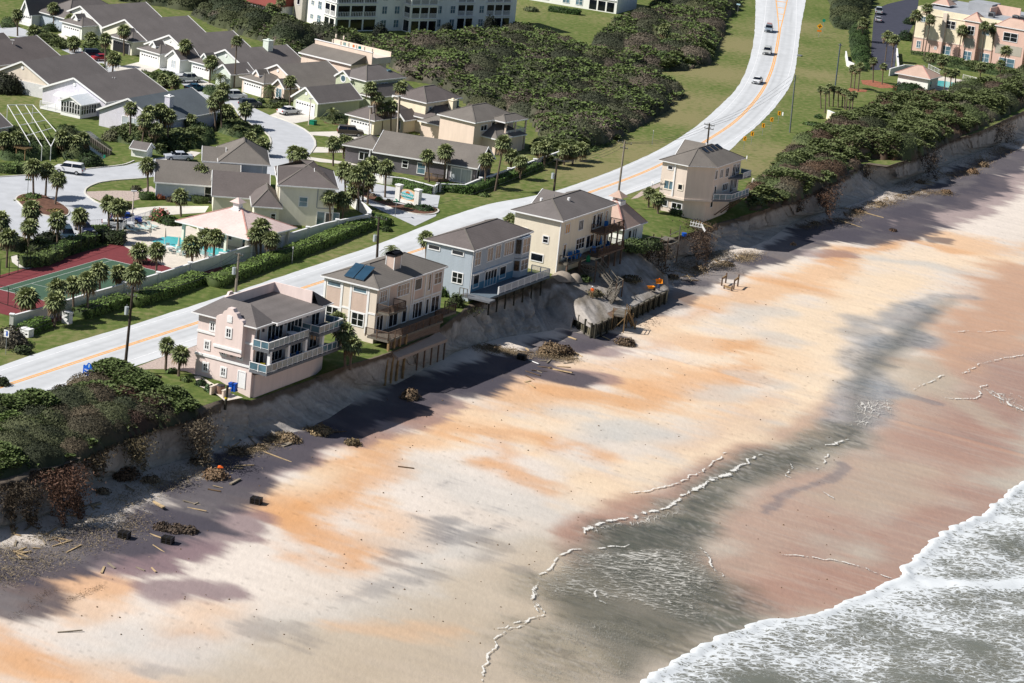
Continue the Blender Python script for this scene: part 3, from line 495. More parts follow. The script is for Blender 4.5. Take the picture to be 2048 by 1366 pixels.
# ================================================================ SEA, SWASH AND FOAM
def foam_mat(name, water, foam, cover, scale=1.0, alpha=False, rough=0.25, stretch=(1, 0.35, 1), w2=None, thr=0.1):
    m, t, b = node_mat(name); N = t.nodes; L = t.links; tc = N.new('ShaderNodeTexCoord'); mp = N.new('ShaderNodeMapping'); mp.inputs['Scale'].default_value = stretch; mp.inputs['Rotation'].default_value = (0, 0, math.radians(-20))
    L.new(tc.outputs['Object'], mp.inputs[0])
    n0 = N.new('ShaderNodeTexNoise'); n0.inputs['Scale'].default_value = 0.55*scale; n0.inputs['Detail'].default_value = 4; L.new(mp.outputs[0], n0.inputs['Vector'])
    mxv = N.new('ShaderNodeMix'); mxv.data_type = 'VECTOR'; mxv.inputs[0].default_value = 0.65
    cv = N.new('ShaderNodeVectorMath'); cv.operation = 'MULTIPLY_ADD'; cv.inputs[1].default_value = (3.2/scale, 3.2/scale, 0); L.new(n0.outputs['Color'], cv.inputs[0]); L.new(mp.outputs[0], cv.inputs[2])
    vo = N.new('ShaderNodeTexVoronoi'); vo.feature = 'DISTANCE_TO_EDGE'; vo.inputs['Scale'].default_value = 0.75*scale; L.new(cv.outputs[0], vo.inputs['Vector'])
    vo2 = N.new('ShaderNodeTexVoronoi'); vo2.feature = 'DISTANCE_TO_EDGE'; vo2.inputs['Scale'].default_value = 2.1*scale; L.new(cv.outputs[0], vo2.inputs['Vector'])
    nb = N.new('ShaderNodeTexNoise'); nb.inputs['Scale'].default_value = 0.12; nb.inputs['Detail'].default_value = 5; L.new(tc.outputs['Object'], nb.inputs['Vector'])
    nf = N.new('ShaderNodeTexNoise'); nf.inputs['Scale'].default_value = 2.5*scale; nf.inputs['Detail'].default_value = 5; L.new(cv.outputs[0], nf.inputs['Vector'])
    at = N.new('ShaderNodeVertexColor'); at.layer_name = 'col'; se = N.new('ShaderNodeSeparateColor'); L.new(at.outputs['Color'], se.inputs[0])
    # threshold = cover*attr*noise ; foam where edge distance < threshold
    def mth(op, a, b_, c=None):
        q = N.new('ShaderNodeMath'); q.operation = op
        for i, x in enumerate((a, b_, c)):
            if x is None: continue
            if isinstance(x, (int, float)): q.inputs[i].default_value = x
            else: L.new(x, q.inputs[i])
        return q.outputs[0]
    base = mth('MULTIPLY_ADD', nb.outputs['Fac'], 0.8 if alpha else 1.7, 0.02 if alpha else -0.45); th = mth('MULTIPLY', base, cover); th = mth('MULTIPLY', th, se.outputs[0]); th = mth('ADD', th, mth('MULTIPLY', se.outputs[1], 0.45))
    th = mth('MULTIPLY', th, mth('MULTIPLY_ADD', nf.outputs['Fac'], 1.6, 0.1))
    e1 = mth('SUBTRACT', th, vo.outputs['Distance']); e2 = mth('SUBTRACT', mth('MULTIPLY', th, 0.8), vo2.outputs['Distance'])
    f1 = mth('MULTIPLY', e1, 1/thr); f2 = mth('MULTIPLY', e2, 0.8/thr); fm_ = mth('MAXIMUM', f1, f2); cl_ = N.new('ShaderNodeClamp'); L.new(fm_, cl_.inputs[0])
    mx = N.new('ShaderNodeMix'); mx.data_type = 'RGBA'; mx.inputs[7].default_value = (*foam, 1); L.new(cl_.outputs[0], mx.inputs[0])
    mw = N.new('ShaderNodeMix'); mw.data_type = 'RGBA'; mw.inputs[6].default_value = (*water, 1); mw.inputs[7].default_value = (*(w2 or water), 1); L.new(nb.outputs['Fac'], mw.inputs[0]); L.new(mw.outputs[2], mx.inputs[6])
    L.new(mx.outputs[2], b.inputs['Base Color'])
    mr = N.new('ShaderNodeMapRange'); mr.inputs['To Min'].default_value = rough; mr.inputs['To Max'].default_value = 0.9; L.new(cl_.outputs[0], mr.inputs[0]); L.new(mr.outputs[0], b.inputs['Roughness'])
    bp = N.new('ShaderNodeBump'); bp.inputs['Strength'].default_value = 0.05 if alpha else 0.5; bp.inputs['Distance'].default_value = 0.15; L.new(mth('ADD', n0.outputs['Fac'], mth('MULTIPLY', cl_.outputs[0], 0.4)), bp.inputs['Height']); L.new(bp.outputs[0], b.inputs['Normal'])
    if alpha:
        al = mth('MULTIPLY', cl_.outputs[0], 0.8); al = mth('ADD', al, mth('MULTIPLY', se.outputs[2], 1.0)); cc = N.new('ShaderNodeClamp'); L.new(al, cc.inputs[0]); L.new(cc.outputs[0], b.inputs['Alpha'])
    return m
SEA_E = [(1180,1420),(1290,1366),(1340,1322),(1400,1288),(1470,1262),(1510,1243),(1600,1239),(1660,1224),(1720,1190),(1780,1165),(1800,1158),(1801,1140),(1840,1108),(1866,1076),(1900,1055),(1946,1044),(1965,1025),(2000,1002),(2048,962),(2120,900),(2300,790),(2600,640)]
def inside(P, x, y):
    P = np.asarray(P); c = np.zeros(np.shape(x), bool)
    for (x0, y0), (x1, y1) in zip(P, np.roll(P, -1, 0)):
        m = ((y0 > y) != (y1 > y)) & (x < (x1-x0)*(y-y0)/(y1-y0+1e-12)+x0); c ^= m
    return c
def edged(P, x, y):
    return np.min([segd(x, y, np.array(P[i]), np.array(P[i+1])) for i in range(len(P)-1)], 0)
SE = resample(smoothline([Gb(*p)[:2] for p in SEA_E], 1), 0.5)
jit = (fbm(np.arange(len(SE))/3.0, np.zeros(len(SE)), 77, 4)-0.5)*1.6; SE = SE+np.c_[-WD[1]*0+WD[0]*jit, WD[1]*jit]
# sea sheet: rows march seaward from the swash edge
rows = []; at_ = []
dirs = np.tile(WD, (len(SE), 1))
offs = np.r_[np.arange(0, 3, 0.3), np.arange(3, 50, 0.6), 60, 80, 120, 200, 400, 1000, 4000]
Sx = np.arange(len(SE))
for o in offs:
    p = SE+dirs*o; z = beachz(p[:, 0], p[:, 1])+0.02; z = np.maximum(z, -7.3)+0.12*min(1, o/6)
    lipw = 0.28*np.exp(-((o-0.7)/0.7)**2)*(0.6+0.8*fbm(Sx/4, Sx*0, 88, 3)) if o < 4 else 0
    wv = 0.16*np.sin(o*0.55+fbm(Sx/40, Sx*0+o/14, 5)*9)*min(1, o/8)+(fbm(p[:, 0]/1.5, p[:, 1]/1.5, 6, 3)-0.5)*0.22*min(1, o/2)
    z = z+lipw+wv*(1 if o < 60 else 0)+(0.05+0.1*min(1, o/3) if o > 0 else 0)
    rows.append(np.c_[p, z]); 
    edge = np.exp(-o/1.6); a = np.zeros((len(SE), 3)); a[:, 0] = 0.55+0.6*np.exp(-o/26)+0.5*fbm(p[:, 0]/9, p[:, 1]/9, 66, 3); a[:, 1] = edge*0.9
    at_.append(a)
rows = np.array(rows); at_ = np.array(at_)
# two breaking crests running through the foam
for cre, wd in (([(1800,1166),(1880,1172),(1960,1180),(2020,1178),(2080,1165)], 1.3), ([(1946,1044),(2000,1045),(2060,1046)], 0.35)):
    Cp = [Gb(*p)[:2] for p in cre]; d = edged(Cp, rows[..., 0], rows[..., 1]); at_[..., 1] = np.maximum(at_[..., 1], 0.9*np.exp(-(d/wd)**2)); rows[..., 2] += 0.3*np.exp(-(d/wd)**2)
sea_m = foam_mat('sea_water', sc(112, 116, 104), sc(226, 231, 234, .74), 0.25, 1.9, w2=sc(138, 132, 116), stretch=(0.5, 1.0, 1))
sea = np_mesh('sea', rows.reshape(-1, 3), gridfaces(*rows.shape[:2])[:, ::-1], sea_m, at_.reshape(-1, 3), True); sea['kind'] = 'structure'
# thin swash films: mesh laid 3 cm over the sand, transparent between the foam strands
def film(name, outline, mat, step=0.6, fade=2.0, attr=(1.0, 0.0, 0.0), edge=None, edgew=0.5, edges=0.9):
    P = [Gb(*p)[:2] for p in outline]; P = smoothline(P+[P[0]], 1); x0, y0 = P.min(0); x1, y1 = P.max(0)
    gx, gy = np.meshgrid(np.arange(x0-1, x1+1, step), np.arange(y0-1, y1+1, step), indexing='ij')
    wxx = gx+(fbm(gx/3, gy/3, 7, 3)-0.5)*2; wyy = gy+(fbm(gx/3, gy/3, 9, 3)-0.5)*2
    ins = inside(P, wxx, wyy); d = edged(P, wxx, wyy)*np.where(ins, 1, -1); k = np.clip(d/fade, 0, 1)
    A_ = np.zeros((*gx.shape, 3)); A_[..., 0] = attr[0]*k; A_[..., 2] = attr[2]*k
    if edge is not None:
        E = [Gb(*p)[:2] for p in edge]; de = edged(E, gx, gy); A_[..., 1] = edges*np.exp(-(de/edgew)**2)
    gz = beachz(gx, gy)+0.13
    F_ = gridfaces(*gx.shape); keep = (ins.ravel()[F_].any(1)) if edge is None else ((ins|(A_[..., 1] > 0.03)).ravel()[F_].any(1))
    cen = np.ones(len(F_), bool)
    o = np_mesh(name, np.stack([gx, gy, gz], -1).reshape(-1, 3), F_[keep], mat, A_.reshape(-1, 3), True); o['kind'] = 'stuff'; return o
foam_a = foam_mat('foam_film', sc(120, 120, 104), sc(226, 224, 216, .8), 0.30, 1.7, alpha=True, w2=sc(150, 135, 115), thr=0.16, stretch=(0.45, 1.3, 1))
tw_m = foam_mat('tidal_water', sc(104, 106, 88), sc(200, 200, 190), 0.0, 1.0, alpha=True, rough=0.1, w2=sc(112, 112, 98))
foam_b_ = foam_mat('foam_flecks', sc(120, 120, 104), sc(226, 222, 210, .8), 0.2, 5.0, alpha=True, thr=0.10)
film('swash_foam', [(1120,1098),(1180,1100),(1250,1094),(1330,1092),(1390,1090),(1430,1110),(1440,1150),(1450,1200),(1440,1240),(1400,1262),(1330,1240),(1230,1210),(1130,1200),(1080,1225),(1068,1200),(1072,1160),(1095,1120)], foam_a, attr=(1.15, 0, 0.0), step=0.45)
film('swash_foam', [(1010,1270),(1090,1232),(1200,1230),(1330,1260),(1400,1270),(1340,1310),(1290,1350),(1260,1380),(980,1380)], foam_b_, attr=(0.62, 0, 0))
film('swash_foam', [(1380,1090),(1430,1095),(1470,1130),(1470,1200),(1420,1240),(1380,1240)], foam_a, attr=(0.7, 0, 0))
foam_b = foam_mat('foam_strands', sc(120, 120, 104), sc(236, 232, 224, .85), 0.24, 1.6, alpha=True, thr=0.08)
film('swash_foam', [(1180,1060),(1230,1040),(1300,1030),(1350,1015),(1400,985),(1360,1030),(1300,1050),(1230,1060),(1180,1080)], foam_b, attr=(1.1, 0, 0), fade=1.0)
film('swash_foam', [(1700,800),(1790,790),(1810,820),(1760,850),(1690,870)], foam_b, attr=(0.9, 0, 0), fade=2)
film('swash_foam', [(1950,770),(2060,800),(2060,840),(1980,800)], foam_b, attr=(0.9, 0, 0), fade=1)
tw = film('tidal_water', [(1168,1072),(1182,1054),(1262,1040),(1330,1024),(1374,994),(1440,958),(1525,910),(1600,884),(1672,846),(1690,800),(1684,740),(1716,700),(1796,640),(1850,604),(1905,588),(1935,602),(1885,640),(1850,680),(1830,722),(1768,760),(1745,800),(1760,840),(1706,890),(1640,912),(1600,950),(1500,985),(1420,1030),(1402,1080),(1442,1140),(1458,1200),(1432,1262),(1340,1322),(1290,1366),(1230,1425),(1200,1330),(1130,1260),(1082,1226),(1064,1180),(1100,1140),(1150,1110)], tw_m, step=0.5, fade=4.0, attr=(0, 0, 0.42)); tw['kind'] = 'structure'; tw.location.z = -0.03
fo_m = foam_mat('foam_lace', sc(120, 120, 104), sc(240, 238, 232, .85), 0.0, 2.6, alpha=True, thr=0.12)
def foamline(pts, w=0.28, n=1):
    P = resample(smoothline([Gb(*p)[:2] for p in pts], 2), 0.18); k = np.arange(len(P)); tn = np.gradient(P, axis=0); tn /= np.linalg.norm(tn, axis=1)[:, None]; nn = np.c_[tn[:, 1], -tn[:, 0]]
    sd_ = random.randint(0, 999); P = P+nn*((fbm(k/9.0, k*0, sd_, 5)-0.5)*1.3)[:, None]; amp = np.clip(fbm(k/14.0, k*0, sd_+5, 4)*2.4-0.45, 0.3, 1.2)*np.minimum(1, np.minimum(k, len(k)-k)/8.0)
    Vv = []; A_ = []
    for u in np.linspace(-1, 1, 9):
        w_ = w*0.7; hw = (0.22+w_*1.7)*(0.6+0.6*amp); q = P+nn*(hw*u)[:, None]; Vv.append(np.c_[q, beachz(q[:, 0], q[:, 1])+0.15+0.02*(1-abs(u))]); g_ = np.exp(-(u*hw/(0.06+w*0.6*amp))**2)*np.minimum(1, np.minimum(k, len(k)-k)/8.0); A_.append(np.c_[0*g_, (g_*0.5+0.6*np.exp(-(u*hw/0.08)**2))*np.clip(fbm(k/4.0, k*0+u*2, sd_+9, 4)*3.2-0.9, 0.1, 1), 0*g_])
    o = np_mesh('foam_line', np.concatenate(Vv), gridfaces(9, len(P)), fo_m, np.concatenate(A_)); o['kind'] = 'stuff'
foamline([(1164,1068),(1180,1052),(1220,1046),(1260,1036),(1262,1040),(1300,1026),(1330,1020),(1345,1005),(1370,990),(1400,972),(1440,958),(1470,940),(1500,920),(1525,908)], 0.75)
foamline([(1240,985),(1300,984),(1350,970),(1400,945),(1430,925),(1455,907)], 0.2); foamline([(1072,1225),(1066,1190),(1070,1165),(1100,1140),(1112,1125),(1130,1105),(1180,1100),(1260,1093)], 0.3)
foamline([(1084,1228),(1068,1200),(1068,1170)], 0.25); foamline([(1000,1262),(1030,1246),(1060,1240),(1084,1230)], 0.15); foamline([(968,1370),(975,1330),(985,1290),(1000,1270),(1060,1245)], 0.15)
foamline([(1650,893),(1680,885),(1700,882)], 0.45); foamline([(1632,940),(1645,935),(1652,915),(1665,900)], 0.4); foamline([(1832,782),(1860,765),(1888,752)], 0.22); foamline([(1925,750),(1950,735),(1980,722),(2048,712)], 0.25)
foamline([(1890,800),(1930,800),(1955,797),(1960,780),(1975,770)], 0.22); foamline([(1980,790),(2010,805),(2048,825)], 0.6); foamline([(2022,788),(2060,806)], 0.4); foamline([(1560,1110),(1620,1115),(1700,1130),(1740,1145),(1790,1160)], 0.16)
foamline([(1190,1180),(1195,1200),(1210,1215)], 0.3); foamline([(1390,1095),(1420,1115),(1440,1155)], 0.15); foamline([(1905,665),(1960,664),(2010,663)], 0.1); foamline([(1640,985),(1665,1000)], 0.15); foamline([(1585,930),(1572,950),(1590,960)], 0.15)
# ================================================================ BUILDINGS
def shingle(name, c, k=0.9):
    m, t, b = node_mat(name); N = t.nodes; L = t.links; b.inputs['Roughness'].default_value = 0.92; b.inputs['Specular IOR Level'].default_value = 0.15
    tc = N.new('ShaderNodeTexCoord'); n = N.new('ShaderNodeTexNoise'); n.inputs['Scale'].default_value = 3.5; n.inputs['Detail'].default_value = 6; n.inputs['Roughness'].default_value = 0.8; L.new(tc.outputs['Object'], n.inputs['Vector'])
    n2 = N.new('ShaderNodeTexNoise'); n2.inputs['Scale'].default_value = 0.35; n2.inputs['Detail'].default_value = 3; L.new(tc.outputs['Object'], n2.inputs['Vector'])
    wv = N.new('ShaderNodeTexWave'); wv.bands_direction = 'Z'; wv.inputs['Scale'].default_value = 2.6; wv.inputs['Distortion'].default_value = 0.6; L.new(tc.outputs['Object'], wv.inputs['Vector'])
    a = N.new('ShaderNodeMath'); a.operation = 'MULTIPLY_ADD'; a.inputs[1].default_value = 0.7; L.new(n.outputs['Fac'], a.inputs[0])
    a2 = N.new('ShaderNodeMath'); a2.operation = 'MULTIPLY_ADD'; a2.inputs[1].default_value = 0.45; L.new(n2.outputs['Fac'], a2.inputs[0]); a2.inputs[2].default_value = 0.42
    a3 = N.new('ShaderNodeMath'); a3.operation = 'MULTIPLY_ADD'; a3.inputs[1].default_value = 0.10; L.new(wv.outputs['Fac'], a3.inputs[0]); L.new(a2.outputs[0], a3.inputs[2]); L.new(a3.outputs[0], a.inputs[2])
    vm = N.new('ShaderNodeVectorMath'); vm.operation = 'SCALE'; vm.inputs[0].default_value = tuple(x*k for x in c); L.new(a.outputs[0], vm.inputs['Scale']); L.new(vm.outputs[0], b.inputs['Base Color']); return m
def stucco(name, c, var=0.04, siding=False, streak=0.1):
    mx_ = max(c); g_ = min(0.8, mx_*1.18); c = tuple(min(0.84, (x*1.18*0.8+g_*0.2)) for x in c)
    m, t, b = node_mat(name); N = t.nodes; L = t.links; b.inputs['Roughness'].default_value = 0.88; b.inputs['Specular IOR Level'].default_value = 0.2
    tc = N.new('ShaderNodeTexCoord'); mp = N.new('ShaderNodeMapping'); mp.inputs['Scale'].default_value = (1.3, 1.3, 0.25); L.new(tc.outputs['Object'], mp.inputs[0])
    n = N.new('ShaderNodeTexNoise'); n.inputs['Scale'].default_value = 1.0; n.inputs['Detail'].default_value = 7; n.inputs['Roughness'].default_value = 0.7; L.new(mp.outputs[0], n.inputs['Vector'])
    mr = N.new('ShaderNodeMapRange'); mr.inputs['From Min'].default_value = 0.3; mr.inputs['From Max'].default_value = 0.7; mr.inputs['To Min'].default_value = 1-streak; mr.inputs['To Max'].default_value = 1.05; L.new(n.outputs['Fac'], mr.inputs[0])
    vm = N.new('ShaderNodeVectorMath'); vm.operation = 'SCALE'; vm.inputs[0].default_value = c; L.new(mr.outputs[0], vm.inputs['Scale']); L.new(vm.outputs[0], b.inputs['Base Color'])
    if siding:
        wv = N.new('ShaderNodeTexWave'); wv.bands_direction = 'Z'; wv.wave_profile = 'SAW'; wv.inputs['Scale'].default_value = 1.6; L.new(tc.outputs['Object'], wv.inputs['Vector'])
        bp = N.new('ShaderNodeBump'); bp.inputs['Strength'].default_value = 0.6; bp.inputs['Distance'].default_value = 0.04; L.new(wv.outputs['Fac'], bp.inputs['Height']); L.new(bp.outputs[0], b.inputs['Normal'])
    return m
RF = shingle('shingle_grey', sc(128, 122, 120)); RF2 = shingle('shingle_brown', sc(122, 114, 112)); RF3 = shingle('shingle_slate', sc(112, 120, 126)); RF4 = shingle('shingle_warm', sc(134, 128, 122)); RFP = shingle('pink_tile', sc(232, 208, 202), 1.0); RFP2 = shingle('terracotta_tile', sc(206, 178, 162), 1.0); RFW = M('white_metal_roof', sc(240, 246, 250, .8), 0.4, 0.03); RFR = shingle('red_tile', sc(150, 84, 76))
WH = M('white_trim', sc(250, 250, 250, .8), 0.6, 0.03, 2); W_PINK = stucco('pink_stucco', sc(238, 214, 206)); W_TAN = stucco('tan_siding', sc(222, 192, 174), siding=True); W_BEI = stucco('beige_panel', sc(230, 214, 194)); W_BLU = stucco('blue_siding', sc(178, 192, 206), siding=True)
W_TEAL = stucco('teal_base', sc(60, 130, 165)); W_YEL = stucco('cream_yellow_siding', sc(246, 232, 206), siding=True); W_CRM = stucco('cream_stucco', sc(238, 232, 210)); W_GRY = stucco('grey_siding', sc(122, 116, 122), siding=True); W_LBL = stucco('light_blue_siding', sc(186, 200, 216), siding=True)
W_GRN = stucco('sage_siding', sc(206, 214, 178), siding=True); W_PCH = stucco('peach_stucco', sc(238, 212, 190)); W_WHT = stucco('white_stucco', sc(250, 244, 236, .8)); W_BG = stucco('sand_stucco', sc(234, 214, 196)); W_BY = stucco('butter_stucco', sc(252, 236, 200)); W_COR = stucco('coral_stucco', sc(232, 186, 164)); W_PGR = stucco('pale_green_siding', sc(226, 238, 226), siding=True); W_LAV = stucco('lavender_siding', sc(226, 222, 236), siding=True)
GLD = M('dark_glass', sc(26, 32, 42), 0.12, 0.4, 0.6, spec=0.6); GLB = M('blinds_glass', sc(150, 132, 122), 0.2, 0.12, 1.2, spec=0.6); GLG = M('sky_glass', sc(108, 142, 158), 0.12, 0.3, 0.5, spec=0.6); GLC = M('curtain_glass', sc(205, 214, 220), 0.2, 0.1, 1.5, spec=0.6, stretch=(3, 3, 0.2))
WDG = M('grey_deck_wood', sc(128, 122, 112), 0.9, 0.18, 2, stretch=(1, 4, 1)); WDB = M('brown_weathered_wood', sc(118, 98, 84), 0.9, 0.2, 2); WDY = M('treated_wood', sc(166, 138, 100), 0.9, 0.2, 2); WDD = M('dark_timber', sc(74, 72, 62), 0.9, 0.25, 2); DKB = M('slate_deck', sc(120, 124, 130), 0.8, 0.08, 2); MTL = M('grey_metal', sc(160, 164, 168), 0.45, 0.1, 2, metal=0.3); BLUEP = M('blue_plastic', sc(20, 90, 200), 0.5, 0.1); DOORW = M('garage_white', sc(252, 252, 252, .8), 0.6, 0.02, 1); DKM = M('dark_metal', sc(50, 50, 56), 0.5, 0.1)
ORG = M('orange_fabric', sc(255, 110, 30), 0.7, 0.06); ORP = M('orange_plastic', sc(255, 160, 30), 0.5, 0.05); YLP = M('yellow_paint', sc(240, 214, 40), 0.6, 0.05); LAT = M('white_lattice', sc(232, 232, 232), 0.7, 0.05)
class House:
    def __init__(s, name, label, anchor, ang, cat='house', group=None, z0=0.0):
        a = math.radians(ang); s.ex = np.array([math.cos(a), math.sin(a)]); s.ey = np.array([-s.ex[1], s.ex[0]]); s.o = G(*anchor)[:2]; s.a = a
        s.root = thing(name, label, cat, (s.o[0], s.o[1], z0), a, group); s.walls = {}; s.z0 = z0; s.roofo = None
    def L(s, px, py, z=0.0):
        p = G(px, py, z)[:2]-s.o; return float(p@s.ex), float(p@s.ey)
    def part(s, name, mat, mb, parent=None, smooth=False): return mb.build(name, mat, parent or s.root, smooth)
    def body(s, x0, x1, y0, y1, z1, mat, z0=-0.3, name='wall'):
        return s.part(name, mat, MB().box(x0, x1, y0, y1, z0, z1))
    def hip(s, x0, x1, y0, y1, z, rise, oh=0.5, mat=RF, axis=None, inset=None, trim=True, name='roof'):
        X0, X1, Y0, Y1 = x0-oh, x1+oh, y0-oh, y1+oh; w, d = X1-X0, Y1-Y0; cx, cy = (X0+X1)/2, (Y0+Y1)/2
        axis = axis or ('y' if d > w else 'x'); i = inset if inset is not None else min(w, d)/2
        ra, rb = ((cx, Y0+i), (cx, Y1-i)) if axis == 'y' else ((X0+i, cy), (X1-i, cy))
        if abs(ra[0]-rb[0])+abs(ra[1]-rb[1]) < 0.05: ra = (cx-0.02, cy-0.02); rb = (cx+0.02, cy+0.02)
        th = 0.12; P = [(X0, Y0, z), (X1, Y0, z), (X1, Y1, z), (X0, Y1, z)]; Rr = [(ra[0], ra[1], z+rise), (rb[0], rb[1], z+rise)]
        m = MB(); vs = P+Rr
        if axis == 'y': f = [(0, 1, 4), (1, 2, 5, 4), (2, 3, 5), (3, 0, 4, 5)]
        else: f = [(0, 1, 5, 4), (1, 2, 5), (2, 3, 4, 5), (3, 0, 4)]
        m.add([(a, b, c+th) for a, b, c in vs], f); m.quad((X0, Y1, z+th-0.02), (X1, Y1, z+th-0.02), (X1, Y0, z+th-0.02), (X0, Y0, z+th-0.02))
        r = s.part(name, mat, m); s.roofo = r
        cap = MB()
        for a_, b_ in ((P[0], Rr[0]), (P[1], Rr[0 if axis == 'y' else 1]), (P[2], Rr[1]), (P[3], Rr[1 if axis == 'y' else 0]), (Rr[0], Rr[1])):
            cap.bar((a_[0], a_[1], a_[2]+th+0.015), (b_[0], b_[1], b_[2]+th+0.015), 0.22, 0.05)
        s.part('ridge_cap', RFPc if mat in (RFP, RFP2) else RF4, cap, r)
        if trim:
            t = MB(); t.box(X0-0.06, X1+0.06, Y0-0.08, Y0+0.02, z-0.08, z+th-0.015); t.box(X1-0.02, X1+0.08, Y0+0.021, Y1-0.021, z-0.08, z+th-0.015); t.box(X0-0.06, X1+0.06, Y1-0.02, Y1+0.08, z-0.08, z+th-0.015); t.box(X0-0.08, X0+0.02, Y0+0.021, Y1-0.021, z-0.08, z+th-0.015)
            s.part('gutter', WH, t)
            s.part('soffit', SOF, MB().box(X0+0.03, X1-0.03, Y0+0.03, Y1-0.03, z-0.06, z-0.005))
        return r
    def gable(s, x0, x1, y0, y1, z, rise, oh=0.4, mat=RF, axis='y', wall=None, trim=True, ohe=0.45, name='roof'):
        th = 0.14; m = MB(); t = MB()
        def T(a, b, c): return (a, b, c) if axis == 'y' else (b, a, c)
        if axis == 'y': u0, u1, v0, v1 = x0, x1, y0, y1
        else: u0, u1, v0, v1 = y0, y1, x0, x1
        c = (u0+u1)/2; hw = (u1-u0)/2; sl = rise/hw; zz = z-sl*ohe
        for sg, ue in ((-1, u0-ohe), (1, u1+ohe)):
            q = [T(ue, v0-oh, zz), T(ue, v1+oh, zz), T(c, v1+oh, z+rise), T(c, v0-oh, z+rise)]
            m.add(q+[(a, b, w_+th) for a, b, w_ in q], [(0, 1, 2, 3), (7, 6, 5, 4), (0, 4, 5, 1), (1, 5, 6, 2), (2, 6, 7, 3), (3, 7, 4, 0)])
        r = s.part(name, mat, m); s.roofo = r
        if wall:
            for vv0, vv1 in ((v0, v0+0.12), (v1-0.12, v1)):
                g = MB()
                a = [T(u0+.01, vv0, z-0.02), T(u1-.01, vv0, z-0.02), T(c, vv0, z+rise-0.02), T(u0+.01, vv1, z-0.02), T(u1-.01, vv1, z-0.02), T(c, vv1, z+rise-0.02)]
                g.add(a, [(0, 1, 2), (5, 4, 3), (0, 3, 4, 1), (1, 4, 5, 2), (2, 5, 3, 0)])
                s.part('gable_wall', wall, g)
        if trim:
            for vv in (v0-oh-0.05, v1+oh+0.05):
                for sg, ue in ((-1, u0-ohe), (1, u1+ohe)):
                    t.bar(T(ue, vv, zz+0.04), T(c, vv, z+rise+0.04), 0.08, 0.3)
            for ue in (u0-ohe-0.05, u1+ohe+0.05): t.bar(T(ue, v0-oh, zz+0.03), T(ue, v1+oh, zz+0.03), 0.09, 0.2)
            s.part('rake_trim', WH, t)
        return r
    def win(s, face, u, z, w, h, at, nv=1, nh=1, glass=None, trim=0.13, frame=None, name='window', sill=True):
        glass = glass or GLD; frame = frame or WH; m = MB(); p = MB(); d0 = 0.002
        def B(u0, u1, z0, z1, d1, mb=m, dd=0.0):
            if face == 'F': mb.box(u0, u1, at-d1, at-dd-d0, z0, z1)
            elif face == 'B': mb.box(u0, u1, at+dd+d0, at+d1, z0, z1)
            elif face == 'R': mb.box(at+dd+d0, at+d1, u0, u1, z0, z1)
            else: mb.box(at-d1, at-dd-d0, u0, u1, z0, z1)
        a, b = u-w/2, u+w/2
        B(a-trim, a, z-trim, z+h+trim, 0.075); B(b, b+trim, z-trim, z+h+trim, 0.075); B(a, b, z+h, z+h+trim, 0.072); B(a, b, z-trim, z, 0.09 if sill else 0.072)
        for i in range(1, nv): q = a+w*i/nv; B(q-0.05, q+0.05, z, z+h, 0.06)
        for i in range(1, nh): q = z+h*i/nh; B(a, b, q-0.025, q+0.025, 0.055)
        B(a, b, z, z+h, 0.03, p)
        f = s.part(name, frame, m); s.part('pane', glass, p, f); return f
    def door(s, face, u, z, w, h, at, mat=None, name='door'):
        m = MB(); t = MB()
        def B(mb, u0, u1, z0, z1, d1):
            if face == 'F': mb.box(u0, u1, at-d1, at-0.002, z0, z1)
            elif face == 'R': mb.box(at+0.002, at+d1, u0, u1, z0, z1)
            elif face == 'L': mb.box(at-d1, at-0.002, u0, u1, z0, z1)
            else: mb.box(u0, u1, at+0.002, at+d1, z0, z1)
        B(m, u-w/2, u+w/2, z+0.02, z+h, 0.04); B(t, u-w/2-0.12, u-w/2, z, z+h+0.12, 0.08); B(t, u+w/2, u+w/2+0.12, z, z+h+0.12, 0.08); B(t, u-w/2, u+w/2, z+h, z+h+0.12, 0.078)
        d = s.part(name, mat or DOORW, m); s.part('door_frame', WH, t, d)
        if name == 'garage_door':
            q = MB(); n = int(w/0.62)
            for i in range(n): B(q, u-w/2+0.14+i*(w-0.2)/n, u-w/2+0.14+i*(w-0.2)/n+0.38, z+h-0.52, z+h-0.26, 0.052)
            s.part('window_row', GLD, q, d)
            q = MB()
            for i in (1, 2, 3): B(q, u-w/2+0.02, u+w/2-0.02, z+h*i/4-0.012, z+h*i/4+0.012, 0.045)
            s.part('panel_groove', SOF, q, d)
        return d
    def rail(s, pts, z, h=1.0, mat=None, post=1.5, fill='bal', fmat=None, name='railing', pw=0.09):
        mat = mat or WH; m = MB(); f = MB()
        for (ax, ay), (bx, by) in zip(pts[:-1], pts[1:]):
            a = Vector((ax, ay, z)); b = Vector((bx, by, z)); n = max(1, round((b-a).length/post))
            m.bar(a+Vector((0, 0, h)), b+Vector((0, 0, h)), 0.12, 0.07); m.bar(a+Vector((0, 0, 0.12)), b+Vector((0, 0, 0.12)), 0.06, 0.05)
            for i in range(n+1):
                p = a+(b-a)*(i/n); m.box(p.x-pw/2, p.x+pw/2, p.y-pw/2, p.y+pw/2, z-0.1, z+h+0.02)
            if fill == 'bal':
                k = int((b-a).length/0.16)
                for i in range(k): p = a+(b-a)*((i+0.5)/k); f.box(p.x-0.02, p.x+0.02, p.y-0.02, p.y+0.02, z+0.12, z+h-0.03)
            elif fill == 'panel': f.bar(a+Vector((0, 0, h/2+0.04)), b+Vector((0, 0, h/2+0.04)), 0.03, h-0.2)
        r = s.part(name, mat, m)
        if f.v: s.part('infill', fmat or mat, f, r)
        return r
